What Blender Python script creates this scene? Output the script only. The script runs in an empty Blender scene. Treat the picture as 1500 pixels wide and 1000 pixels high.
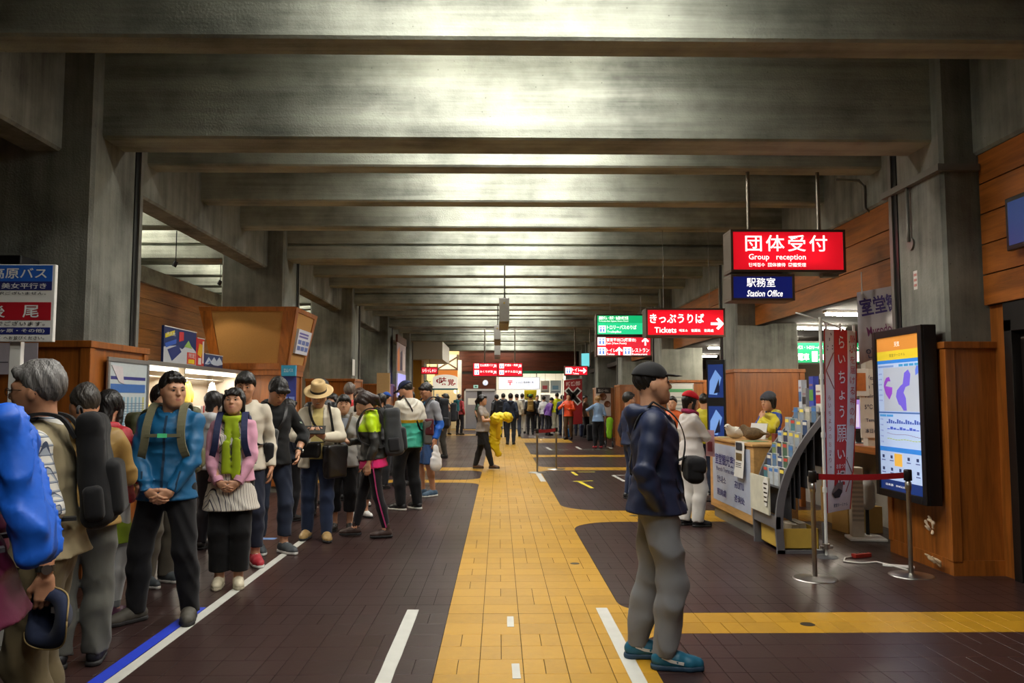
# Recreation of a mountain railway station hall: concrete beams, a queue of hikers, lit signs
import bpy, bmesh, math, random
import numpy as np
from mathutils import Vector, Matrix, Euler
SC = bpy.context.scene
COL = SC.collection
R = math.radians
random.seed(7)

# ---------------------------------------------------------------- camera, world, exposure
EYE = 1.52
PITCH = math.atan(85 / 1166.667)
YAW = math.atan(19 / 1166.667)
cam = bpy.data.cameras.new('camera')
cam.sensor_width = 36
cam.lens = 28
cam.clip_end = 200
cam_ob = bpy.data.objects.new('camera', cam)
cam_ob.location = (0, 0, EYE)
cam_ob.rotation_euler = (math.pi / 2 + PITCH, 0, -YAW)
COL.objects.link(cam_ob)
SC.camera = cam_ob
world = bpy.data.worlds.new('world')
SC.world = world
world.use_nodes = True
world.node_tree.nodes['Background'].inputs[0].default_value = (0.8, 0.88, 1.0, 1)
world.node_tree.nodes['Background'].inputs[1].default_value = 0.05
SC.view_settings.view_transform = 'Standard'
SC.view_settings.look = 'None'
EXPOSURE = 0.67
SC.view_settings.exposure = EXPOSURE
SIGN = 2 ** -EXPOSURE     # signs and screens are set by how bright they look
SC.view_settings.gamma = 1
SC.view_settings.use_curve_mapping = False
SC.cycles.max_bounces = 6
SC.cycles.diffuse_bounces = 3
SC.cycles.glossy_bounces = 3
SC.cycles.sample_clamp_indirect = 4.0

# lamps of the hall: tubes up between the beams, one bay after another
PB = 7.13            # front of the first column beam
MODULE = 6.3
STEP = MODULE / 4
HALL_LAMP = 33.0    # radiance of the bare tubes
AISLE_LAMP = 90.0
OFFICE_LAMP = 85.0
def area(name, loc, sx, sy, power, color=(1, 0.965, 0.89), rot=(0, 0, 0), spread=math.pi):
    li = bpy.data.lights.new(name, 'AREA')
    li.shape = 'RECTANGLE'
    li.size = sx
    li.size_y = sy
    li.energy = power
    li.color = color
    li.spread = spread
    o = bpy.data.objects.new(name, li)
    o.location = loc
    o.rotation_euler = rot
    COL.objects.link(o)
    return o
BAYS = [PB - 0.5 * STEP + 0.25 + STEP * k for k in range(-5, 23)]
for by in BAYS:        # downlights added under the tubes to brighten people more than the beams
    area('added_downlight', (0.1, by - 0.05, 4.56), 2.4, 0.16, 32, (1, 0.97, 0.92))

# ---------------------------------------------------------------- from the photograph's pixels to places in the hall
FPX = 1166.667
_cp, _sp, _cy, _sy = math.cos(PITCH), math.sin(PITCH), math.cos(YAW), math.sin(YAW)
def ray(x, y):
    u, v = (x - 750) / FPX, (500 - y) / FPX
    fy, fz = _cp - v * _sp, _sp + v * _cp
    return (u * _cy + fy * _sy, fy * _cy - u * _sy, fz)
def ground(x, y, z=0.0):
    r = ray(x, y)
    t = (z - EYE) / r[2]
    return (r[0] * t, r[1] * t)
def at(x, y, Y):
    r = ray(x, y)
    t = Y / r[1]
    return Vector((r[0] * t, Y, EYE + r[2] * t))
def at_x(x, y, X):
    r = ray(x, y)
    t = X / r[0]
    return Vector((X, r[1] * t, EYE + r[2] * t))

# ---------------------------------------------------------------- materials
MATS = {}
def lin(c):
    return tuple((v / 12.92 if v <= 0.04045 else ((v + 0.055) / 1.055) ** 2.4) for v in (x / 255 for x in c))
def node_mat(name):
    m = bpy.data.materials.new(name)
    m.use_nodes = True
    nt = m.node_tree
    return m, nt, nt.nodes['Principled BSDF']
def N(nt, t, **kw):
    n = nt.nodes.new(t)
    for k, v in kw.items():
        if k in n.inputs.keys():
            n.inputs[k].default_value = v
        else:
            setattr(n, k, v)
    return n
def mat(key, rgb, rough=0.6, metal=0.0, var=0.08, scale=20.0, bump=0.0, bscale=60.0, sheen=0.0, spec=0.5, coat=0.0, alpha=1.0, stretch=(1, 1, 1)):
    """a plain procedural material: colour with slight noise, optional fine relief"""
    if key in MATS:
        return MATS[key]
    m, nt, b = node_mat(key)
    c = lin(rgb)
    tc = N(nt, 'ShaderNodeTexCoord')
    mp = N(nt, 'ShaderNodeMapping')
    mp.inputs['Scale'].default_value = stretch
    nt.links.new(tc.outputs['Object'], mp.inputs['Vector'])
    nz = N(nt, 'ShaderNodeTexNoise', Scale=scale, Detail=3.0)
    nt.links.new(mp.outputs['Vector'], nz.inputs['Vector'])
    mx = N(nt, 'ShaderNodeMix', data_type='RGBA')
    mx.inputs[6].default_value = (*[v * (1 - var) for v in c], 1)
    mx.inputs[7].default_value = (*[min(1, v * (1 + var)) for v in c], 1)
    nt.links.new(nz.outputs['Fac'], mx.inputs[0])
    nt.links.new(mx.outputs[2], b.inputs['Base Color'])
    b.inputs['Roughness'].default_value = rough
    b.inputs['Metallic'].default_value = metal
    b.inputs['Specular IOR Level'].default_value = spec
    if sheen:
        b.inputs['Sheen Weight'].default_value = sheen
    if coat:
        b.inputs['Coat Weight'].default_value = coat
    if alpha < 1:
        b.inputs['Transmission Weight'].default_value = 1 - alpha
    if bump:
        n2 = N(nt, 'ShaderNodeTexNoise', Scale=bscale, Detail=2.0)
        nt.links.new(mp.outputs['Vector'], n2.inputs['Vector'])
        bp = N(nt, 'ShaderNodeBump', Strength=bump, Distance=0.01)
        nt.links.new(n2.outputs['Fac'], bp.inputs['Height'])
        nt.links.new(bp.outputs['Normal'], b.inputs['Normal'])
    MATS[key] = m
    return m
def emit(key, rgb, strength):
    """a lit face: sign panel, screen, lamp tube"""
    if key in MATS:
        return MATS[key]
    m, nt, b = node_mat(key)
    c = (*lin(rgb), 1)
    b.inputs['Base Color'].default_value = c
    b.inputs['Emission Color'].default_value = c
    b.inputs['Emission Strength'].default_value = strength * SIGN if strength < 2 else strength
    b.inputs['Roughness'].default_value = 0.3
    MATS[key] = m
    return m
def glow_panel(key, rgb, s_mid, s_edge):
    """back-lit acrylic: tubes behind make the middle brighter than the rim"""
    m, nt, b = node_mat(key)
    c = (*lin(rgb), 1)
    b.inputs['Base Color'].default_value = c
    b.inputs['Emission Color'].default_value = c
    b.inputs['Roughness'].default_value = 0.25
    tc = N(nt, 'ShaderNodeTexCoord')
    sx = N(nt, 'ShaderNodeSeparateXYZ')
    nt.links.new(tc.outputs['Generated'], sx.inputs[0])
    def hump(o):
        a = N(nt, 'ShaderNodeMath', operation='PINGPONG')
        a.inputs[1].default_value = 0.5
        nt.links.new(o, a.inputs[0])
        r = N(nt, 'ShaderNodeMapRange', interpolation_type='SMOOTHSTEP')
        r.inputs[1].default_value = 0.0
        r.inputs[2].default_value = 0.3
        nt.links.new(a.outputs[0], r.inputs[0])
        return r.outputs[0]
    mu = N(nt, 'ShaderNodeMath', operation='MULTIPLY')
    nt.links.new(hump(sx.outputs['X']), mu.inputs[0])
    nt.links.new(hump(sx.outputs['Z']), mu.inputs[1])
    r = N(nt, 'ShaderNodeMapRange')
    r.inputs[3].default_value = s_edge * SIGN
    r.inputs[4].default_value = s_mid * SIGN
    nt.links.new(mu.outputs[0], r.inputs[0])
    nt.links.new(r.outputs[0], b.inputs['Emission Strength'])
    return m
def concrete(key, stretch, rgb=(150, 154, 142), dark=0.36):
    """board-marked fair-faced concrete with streaks, patches and pin holes"""
    m, nt, b = node_mat(key)
    g = N(nt, 'ShaderNodeNewGeometry')
    mp = N(nt, 'ShaderNodeMapping')
    mp.inputs['Scale'].default_value = stretch
    nt.links.new(g.outputs['Position'], mp.inputs['Vector'])
    n1 = N(nt, 'ShaderNodeTexNoise', Scale=1.0, Detail=6.0, Roughness=0.65)
    nt.links.new(mp.outputs['Vector'], n1.inputs['Vector'])
    n2 = N(nt, 'ShaderNodeTexNoise', Scale=1.3, Detail=5.0, Roughness=0.6)
    nt.links.new(g.outputs['Position'], n2.inputs['Vector'])
    n3 = N(nt, 'ShaderNodeTexNoise', Scale=55.0, Detail=3.0)
    nt.links.new(g.outputs['Position'], n3.inputs['Vector'])
    a = N(nt, 'ShaderNodeMath', operation='MULTIPLY_ADD')
    nt.links.new(n1.outputs['Fac'], a.inputs[0])
    a.inputs[1].default_value = 0.7
    nt.links.new(n2.outputs['Fac'], a.inputs[2])
    cr = N(nt, 'ShaderNodeValToRGB')
    c = lin(rgb)
    cr.color_ramp.elements[0].position = 0.58
    cr.color_ramp.elements[0].color = (c[0] * dark, c[1] * dark, c[2] * dark, 1)
    cr.color_ramp.elements[1].position = 1.02
    cr.color_ramp.elements[1].color = (*[min(1, v * 1.25) for v in c], 1)
    nt.links.new(a.outputs[0], cr.inputs[0])
    vor = N(nt, 'ShaderNodeTexVoronoi', Scale=9.0)
    nt.links.new(g.outputs['Position'], vor.inputs['Vector'])
    pin = N(nt, 'ShaderNodeMapRange')
    pin.inputs[1].default_value = 0.02
    pin.inputs[2].default_value = 0.07
    pin.inputs[3].default_value = 0.45
    pin.inputs[4].default_value = 1.0
    nt.links.new(vor.outputs['Distance'], pin.inputs[0])
    mx = N(nt, 'ShaderNodeMix', data_type='RGBA', blend_type='MULTIPLY')
    mx.inputs[0].default_value = 1.0
    nt.links.new(cr.outputs[0], mx.inputs[6])
    nt.links.new(pin.outputs[0], mx.inputs[7])
    nt.links.new(mx.outputs[2], b.inputs['Base Color'])
    b.inputs['Roughness'].default_value = 0.72
    b.inputs['Specular IOR Level'].default_value = 0.3
    s = N(nt, 'ShaderNodeMath', operation='ADD')
    nt.links.new(n1.outputs['Fac'], s.inputs[0])
    nt.links.new(n3.outputs['Fac'], s.inputs[1])
    bp = N(nt, 'ShaderNodeBump', Strength=0.35, Distance=0.012)
    nt.links.new(s.outputs[0], bp.inputs['Height'])
    nt.links.new(bp.outputs['Normal'], b.inputs['Normal'])
    return m
def wood(key, rgb, stretch=(9, 9, 0.7), rough=0.38, contrast=0.45):
    m, nt, b = node_mat(key)
    g = N(nt, 'ShaderNodeNewGeometry')
    oi = N(nt, 'ShaderNodeObjectInfo')
    ad = N(nt, 'ShaderNodeVectorMath', operation='ADD')
    nt.links.new(g.outputs['Position'], ad.inputs[0])
    sc = N(nt, 'ShaderNodeVectorMath', operation='SCALE')
    sc.inputs[0].default_value = (7, 3, 5)
    nt.links.new(oi.outputs['Random'], sc.inputs['Scale'])
    nt.links.new(sc.outputs[0], ad.inputs[1])
    mp = N(nt, 'ShaderNodeMapping')
    mp.inputs['Scale'].default_value = stretch
    nt.links.new(ad.outputs[0], mp.inputs['Vector'])
    n1 = N(nt, 'ShaderNodeTexNoise', Scale=1.2, Detail=4.0, Distortion=1.2)
    nt.links.new(mp.outputs['Vector'], n1.inputs['Vector'])
    w = N(nt, 'ShaderNodeTexNoise', Scale=9.0, Detail=3.0)
    nt.links.new(mp.outputs['Vector'], w.inputs['Vector'])
    a = N(nt, 'ShaderNodeMath', operation='MULTIPLY_ADD')
    nt.links.new(w.outputs['Fac'], a.inputs[0])
    a.inputs[1].default_value = 0.4
    nt.links.new(n1.outputs['Fac'], a.inputs[2])
    c = lin(rgb)
    cr = N(nt, 'ShaderNodeValToRGB')
    cr.color_ramp.elements[0].position = 0.45
    cr.color_ramp.elements[0].color = (*[v * (1 - contrast) for v in c], 1)
    cr.color_ramp.elements[1].position = 0.95
    cr.color_ramp.elements[1].color = (*[min(1, v * (1 + contrast * 0.7)) for v in c], 1)
    nt.links.new(a.outputs[0], cr.inputs[0])
    nt.links.new(cr.outputs[0], b.inputs['Base Color'])
    b.inputs['Roughness'].default_value = rough
    MATS[key] = m
    return m
def tile_mat(key, rgb, rough, var):
    """vinyl floor tile: every tile a shade of its own, scuffs and faint mottling"""
    m, nt, b = node_mat(key)
    oi = N(nt, 'ShaderNodeObjectInfo')
    g = N(nt, 'ShaderNodeNewGeometry')
    ad = N(nt, 'ShaderNodeMath', operation='ADD')
    nt.links.new(oi.outputs['Random'], ad.inputs[0])
    nt.links.new(g.outputs['Random Per Island'], ad.inputs[1])
    fr = N(nt, 'ShaderNodeMath', operation='FRACT')
    nt.links.new(ad.outputs[0], fr.inputs[0])
    nz = N(nt, 'ShaderNodeTexNoise', Scale=14.0, Detail=5.0, Roughness=0.7)
    nt.links.new(g.outputs['Position'], nz.inputs['Vector'])
    n2 = N(nt, 'ShaderNodeTexNoise', Scale=0.9, Detail=3.0)
    nt.links.new(g.outputs['Position'], n2.inputs['Vector'])
    a = N(nt, 'ShaderNodeMath', operation='MULTIPLY_ADD')
    nt.links.new(fr.outputs[0], a.inputs[0])
    a.inputs[1].default_value = 0.6
    nt.links.new(nz.outputs['Fac'], a.inputs[2])
    c = lin(rgb)
    mx = N(nt, 'ShaderNodeMix', data_type='RGBA')
    mx.inputs[6].default_value = (*[v * (1 - var) for v in c], 1)
    mx.inputs[7].default_value = (*[min(1, v * (1 + var)) for v in c], 1)
    nt.links.new(a.outputs[0], mx.inputs[0])
    nt.links.new(mx.outputs[2], b.inputs['Base Color'])
    b.inputs['Specular IOR Level'].default_value = 0.38
    r = N(nt, 'ShaderNodeMapRange')
    r.inputs[3].default_value = rough - 0.08
    r.inputs[4].default_value = rough + 0.12
    nt.links.new(n2.outputs['Fac'], r.inputs[0])
    nt.links.new(r.outputs[0], b.inputs['Roughness'])
    n3 = N(nt, 'ShaderNodeTexNoise', Scale=25.0, Detail=2.0)
    nt.links.new(g.outputs['Position'], n3.inputs['Vector'])
    bp = N(nt, 'ShaderNodeBump', Strength=0.06, Distance=0.01)
    nt.links.new(n3.outputs['Fac'], bp.inputs['Height'])
    nt.links.new(bp.outputs['Normal'], b.inputs['Normal'])
    MATS[key] = m
    return m

# ---------------------------------------------------------------- mesh building
class MB:
    """collects shapes; build() links them as one mesh object"""
    def __init__(s):
        s.v, s.f, s.m, s.sm = [], [], [], []
        s.cur = 0
    def add(s, vs, fs, smooth=False):
        o = len(s.v)
        s.v += [tuple(p) for p in vs]
        for f in fs:
            s.f.append([i + o for i in f])
            s.m.append(s.cur)
            s.sm.append(smooth)
        return s
    def box(s, lo, hi, rz=0, M=None):
        x0, y0, z0 = lo
        x1, y1, z1 = hi
        vs = [Vector((x, y, z)) for z in (z0, z1) for x, y in ((x0, y0), (x1, y0), (x1, y1), (x0, y1))]
        if M is not None:
            vs = [M @ v for v in vs]
        return s.add(vs, [(3, 2, 1, 0), (4, 5, 6, 7), (0, 1, 5, 4), (1, 2, 6, 5), (2, 3, 7, 6), (3, 0, 4, 7)])
    def prism(s, pts, h, M):
        """flat outline pts (x, y) extruded to z 0..h, then moved by M"""
        n = len(pts)
        vs = [M @ Vector((p[0], p[1], 0)) for p in pts] + [M @ Vector((p[0], p[1], h)) for p in pts]
        fs = [list(range(n))[::-1], list(range(n, 2 * n))] + [(i, (i + 1) % n, n + (i + 1) % n, n + i) for i in range(n)]
        return s.add(vs, fs)
    def lathe(s, prof, M=Matrix(), n=24, smooth=True):
        """prof (r, z) list turned about z"""
        vs, fs = [], []
        for r, z in prof:
            for i in range(n):
                a = 2 * math.pi * i / n
                vs.append(M @ Vector((r * math.cos(a), r * math.sin(a), z)))
        for j in range(len(prof) - 1):
            for i in range(n):
                k = (i + 1) % n
                fs.append((j * n + i, j * n + k, (j + 1) * n + k, (j + 1) * n + i))
        s.add(vs, fs, smooth)
        return s
    def cyl(s, p, q, r, r2=None, n=16, smooth=True):
        p, q = Vector(p), Vector(q)
        d = q - p
        L = d.length
        M = Matrix.Translation(p) @ d.to_track_quat('Z', 'Y').to_matrix().to_4x4()
        r2 = r if r2 is None else r2
        s.lathe([(r, 0), (r2, L)], M, n, smooth)
        s.lathe([(0.0001, 0), (r, 0)], M, n, False)
        s.lathe([(r2, L), (0.0001, L)], M, n, False)
        return s
    def tube(s, pts, r, n=8):
        pts = [Vector(p) for p in pts]
        vs, fs = [], []
        up = Vector((0.13, 0.21, 0.97))
        for i, p in enumerate(pts):
            d = (pts[min(i + 1, len(pts) - 1)] - pts[max(i - 1, 0)]).normalized()
            a = d.cross(up).normalized()
            b = d.cross(a)
            for k in range(n):
                t = 2 * math.pi * k / n
                vs.append(p + a * (r * math.cos(t)) + b * (r * math.sin(t)))
        for i in range(len(pts) - 1):
            for k in range(n):
                j = (k + 1) % n
                fs.append((i * n + k, i * n + j, (i + 1) * n + j, (i + 1) * n + k))
        fs.append(list(range(n))[::-1])
        fs.append([(len(pts) - 1) * n + k for k in range(n)])
        return s.add(vs, fs, True)
    def ribbon(s, pts, side, w, t):
        """a flat strap along pts, width w along side, thickness t"""
        pts = [Vector(p) for p in pts]
        if 3 < len(pts) < 10:      # round the strap's corners
            e = [pts[0] * 2 - pts[1]] + pts + [pts[-1] * 2 - pts[-2]]
            q = []
            for i in range(1, len(e) - 2):
                for u in (0, 0.25, 0.5, 0.75):
                    q.append(((e[i] * 2) + (e[i + 1] - e[i - 1]) * u + (e[i - 1] * 2 - e[i] * 5 + e[i + 1] * 4 - e[i + 2]) * u * u + (e[i] * 3 - e[i - 1] - e[i + 1] * 3 + e[i + 2]) * u ** 3) / 2)
            pts = q + [pts[-1]]
        vs, fs = [], []
        for i, p in enumerate(pts):
            d = (pts[min(i + 1, len(pts) - 1)] - pts[max(i - 1, 0)]).normalized()
            sd = side(i) if callable(side) else Vector(side)
            sd = (sd - d * sd.dot(d)).normalized()
            nn = d.cross(sd)
            for a, b in ((-1, -1), (1, -1), (1, 1), (-1, 1)):
                vs.append(p + sd * (a * w / 2) + nn * (b * t / 2))
        for i in range(len(pts) - 1):
            for k in range(4):
                j = (k + 1) % 4
                fs.append((i * 4 + k, i * 4 + j, (i + 1) * 4 + j, (i + 1) * 4 + k))
        fs.append((3, 2, 1, 0))
        L = (len(pts) - 1) * 4
        fs.append((L, L + 1, L + 2, L + 3))
        return s.add(vs, fs)
    def mesh(s, name):
        me = bpy.data.meshes.new(name)
        me.from_pydata(s.v, [], s.f)
        me.polygons.foreach_set('material_index', s.m)
        me.polygons.foreach_set('use_smooth', s.sm)
        me.update()
        bm = bmesh.new()
        bm.from_mesh(me)
        bmesh.ops.recalc_face_normals(bm, faces=bm.faces)
        bm.to_mesh(me)
        bm.free()
        return me
    def build(s, name, mats, parent=None, loc=None, bevel=0.0):
        return link(name, s.mesh(name), mats, parent, loc, bevel)
def link(name, me, mats, parent=None, loc=None, bevel=0.0):
    for m in (mats if isinstance(mats, (list, tuple)) else [mats]):
        me.materials.append(m)
    o = bpy.data.objects.new(name, me)
    COL.objects.link(o)
    if parent is not None:
        o.parent = parent
    if loc is not None:
        o.location = loc
    if bevel:
        b = o.modifiers.new('bevel', 'BEVEL')
        b.width = bevel
        b.segments = 2
        b.limit_method = 'ANGLE'
    return o
def tag(o, label=None, cat=None, group=None, kind=None):
    if label:
        o['label'] = label
    if cat:
        o['category'] = cat
    if group:
        o['group'] = group
    if kind:
        o['kind'] = kind
    return o
def empty(name, loc=(0, 0, 0), rz=0.0, **kw):
    o = bpy.data.objects.new(name, None)
    o.empty_display_size = 0.1
    o.location = loc
    o.rotation_euler = (0, 0, rz)
    COL.objects.link(o)
    return tag(o, **kw)
def wm(o):
    M = o.matrix_basis.copy()
    while o.parent is not None:
        o = o.parent
        M = o.matrix_basis @ M
    return M
def struct(o):
    o['kind'] = 'structure'
    return o
def boxo(name, lo, hi, m, parent=None, bevel=0.0):
    """a box object with its origin at its base centre"""
    c = Vector(((lo[0] + hi[0]) / 2, (lo[1] + hi[1]) / 2, lo[2]))
    b = MB().box(Vector(lo) - c, Vector(hi) - c)
    return b.build(name, m, parent, c, bevel)
def frame_M(origin, right, up):
    """matrix whose local x runs along right, y along up, z out of the face"""
    r = Vector(right).normalized()
    u = Vector(up)
    u = (u - r * u.dot(r)).normalized()
    n = r.cross(u)
    return Matrix(((r.x, u.x, n.x, origin[0]), (r.y, u.y, n.y, origin[1]), (r.z, u.z, n.z, origin[2]), (0, 0, 0, 1)))
def facing(x, y, z, deg=0.0):
    """face frame at a point, normal to the camera's side (-y), turned by deg about z (positive turns it to face +x)"""
    a = R(deg)
    return frame_M((x, y, z), (math.cos(a), math.sin(a), 0), (0, 0, 1))
_TXT = {}
def text(parent, s, m, M, w=None, h=0.1, bold=0.0, align='C', name='lettering', thick=0.002, shear=0.0, spacing=1.0, lift=0.001, stretch=True):
    """lettering as thin raised print in the face frame M: (0,0) is its centre (or left/right end)"""
    key = (s, bold, shear, spacing)
    if key not in _TXT:
        cu = bpy.data.curves.new('text', 'FONT')
        cu.body = s
        cu.size = 1.0
        cu.offset = bold
        cu.shear = shear
        cu.resolution_u = 2
        cu.space_character = spacing
        to = bpy.data.objects.new('text', cu)
        COL.objects.link(to)
        dg = bpy.context.evaluated_depsgraph_get()
        me = bpy.data.meshes.new_from_object(to.evaluated_get(dg))
        bpy.data.objects.remove(to)
        n = len(me.vertices)
        co = np.zeros(n * 3)
        me.vertices.foreach_get('co', co)
        _TXT[key] = (co.reshape(-1, 3), [list(p.vertices) for p in me.polygons])
        bpy.data.meshes.remove(me)
    co, fs = _TXT[key]
    if not len(co):
        return None
    lo, hi = co.min(0), co.max(0)
    sy = h / (hi[1] - lo[1])
    sx = w / (hi[0] - lo[0]) if w and (stretch or (hi[0] - lo[0]) * sy > w) else sy
    ox = {'C': (lo[0] + hi[0]) / 2, 'L': lo[0], 'R': hi[0]}[align]
    vs = [M @ Vector(((p[0] - ox) * sx, (p[1] - (lo[1] + hi[1]) / 2) * sy, lift + thick)) for p in co]
    b = MB()
    b.add(vs, fs)
    o = M.translation.copy()
    b.v = [tuple(Vector(v) - o) for v in b.v]
    me = bpy.data.meshes.new(name)
    me.from_pydata(b.v, [], b.f)
    if parent is not None:
        pw = wm(parent)
        me.transform(pw.inverted() @ Matrix.Translation(o))
        return link(name, me, m, parent)
    return link(name, me, m, None, o)
def quad(parent, M, x0, y0, x1, y1, m, name='panel', t=0.004, lift=0.0):
    """a thin plate on the face frame M"""
    b = MB()
    pw = wm(parent).inverted() if parent is not None else Matrix()
    b.prism([(x0, y0), (x1, y0), (x1, y1), (x0, y1)], t, pw @ M @ Matrix.Translation((0, 0, lift)))
    return b.build(name, m, parent)
def poly(parent, M, pts, m, name='panel', t=0.004, lift=0.0):
    b = MB()
    pw = wm(parent).inverted() if parent is not None else Matrix()
    b.prism(pts, t, pw @ M @ Matrix.Translation((0, 0, lift)))
    return b.build(name, m, parent)
def bx(M):
    """box helper in a face frame: returns fn(mb, x0, y0, z0, x1, y1, z1)"""
    return lambda mb, lo, hi: mb.box(lo, hi, M=M)
# ================================================================ people: bodies and clothes grown from distance fields
def V3(*a):
    return np.array(a, float)
def _smin(a, b, k):
    h = np.maximum(k - np.abs(a - b), 0)
    return np.minimum(a, b) - h * h / (4 * k)
class Field:
    """smooth union of rounded shapes; after() adds cuts and wrinkles"""
    def __init__(s, k=0.02):
        s.k = k
        s.items = []
        s.post = []
        s.lo, s.hi = np.full(3, 1e9), np.full(3, -1e9)
    def grow(s, *pr):
        for p, r in pr:
            s.lo = np.minimum(s.lo, np.asarray(p) - r)
            s.hi = np.maximum(s.hi, np.asarray(p) + r)
    def cone(s, a, b, ra, rb=None, flat=None, cut=None, cuta=None, k=None):
        """rounded cone a-b; flat=(axis, factor) squashes along axis; cut/cuta end it with a flat face"""
        a, b = np.asarray(a, float), np.asarray(b, float)
        rb = ra if rb is None else rb
        d = b - a
        L2 = max(d @ d, 1e-9)
        L = math.sqrt(L2)
        u = d / L
        if flat is not None:
            n = np.asarray(flat[0], float)
            n = n / np.linalg.norm(n)
            fs = 1 / flat[1] - 1
        def f(P):
            q = P - a
            if flat is not None:
                q = q + np.outer(q @ n, n) * fs
            h = np.clip((q @ d) / L2, 0, 1)
            r = np.linalg.norm(q - h[:, None] * d, axis=1) - (ra + (rb - ra) * h)
            if cut is not None:
                r = np.maximum(r, (P - b) @ u - cut)
            if cuta is not None:
                r = np.maximum(r, (a - P) @ u - cuta)
            return r
        s.items.append((f, s.k if k is None else k))
        s.grow((a, max(ra, 0)), (b, max(rb, 0)))
        return s
    def ell(s, c, r, Rm=None, k=None):
        c, r = np.asarray(c, float), np.asarray(r, float)
        def f(P):
            q = P - c
            if Rm is not None:
                q = q @ Rm
            q = q / r
            n = np.linalg.norm(q, axis=1)
            n2 = np.linalg.norm(q / r, axis=1)
            return n * (n - 1) / np.maximum(n2, 1e-6)
        s.items.append((f, s.k if k is None else k))
        s.grow((c, r.max()))
        return s
    def rbox(s, c, half, rad, Rm=None, k=None, taper=0.0):
        c, half = np.asarray(c, float), np.asarray(half, float) - rad
        def f(P):
            q = P - c
            if Rm is not None:
                q = q @ Rm
            if taper:
                sc = 1 - taper * np.clip(q[:, 2] / (half[2] + rad), -1, 1)
                q = np.stack([q[:, 0] / sc, q[:, 1] / sc, q[:, 2]], 1)
            e = np.abs(q) - half
            return np.linalg.norm(np.maximum(e, 0), axis=1) + np.minimum(e.max(1), 0) - rad
        s.items.append((f, s.k if k is None else k))
        s.grow((c, np.linalg.norm(half + rad)))
        return s
    def after(s, f):
        s.post.append(f)
        return s
    def __call__(s, P):
        d = None
        for f, k in s.items:
            e = f(P)
            d = e if d is None else (_smin(d, e, k) if k > 0 else np.minimum(d, e))
        for f in s.post:
            d = f(d, P)
        return d
def plane_cut(p, n):
    """keeps what lies behind the plane through p with outward normal n"""
    p, n = np.asarray(p, float), np.asarray(n, float)
    n = n / np.linalg.norm(n)
    return lambda d, P: np.maximum(d, (P - p) @ n)
def wrinkles(amp, seed=0, freq=38.0):
    rs = np.random.RandomState(seed)
    A = rs.normal(size=(4, 3))
    ph = rs.uniform(0, 6, 6)
    def f(d, P):
        w = np.sin(P @ A[0] * 7 + ph[0]) + np.sin(P @ A[1] * 13 + ph[1]) * 0.6
        m = 0.55 + 0.45 * np.sin(P @ A[2] * 8 + ph[2])
        r1 = np.abs(np.sin(freq * 0.5 * (P[:, 2] + P[:, 0] * 0.5) + w * 1.7 + ph[3]))
        r2 = np.abs(np.sin(freq * 0.36 * (P[:, 2] * 0.8 - P[:, 0] * 0.9 + P[:, 1] * 0.6) + w * 1.3 + ph[4]))
        return d + amp * 1.9 * ((r1 * m + r2 * (1 - m)) - 0.55)
    return f
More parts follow.
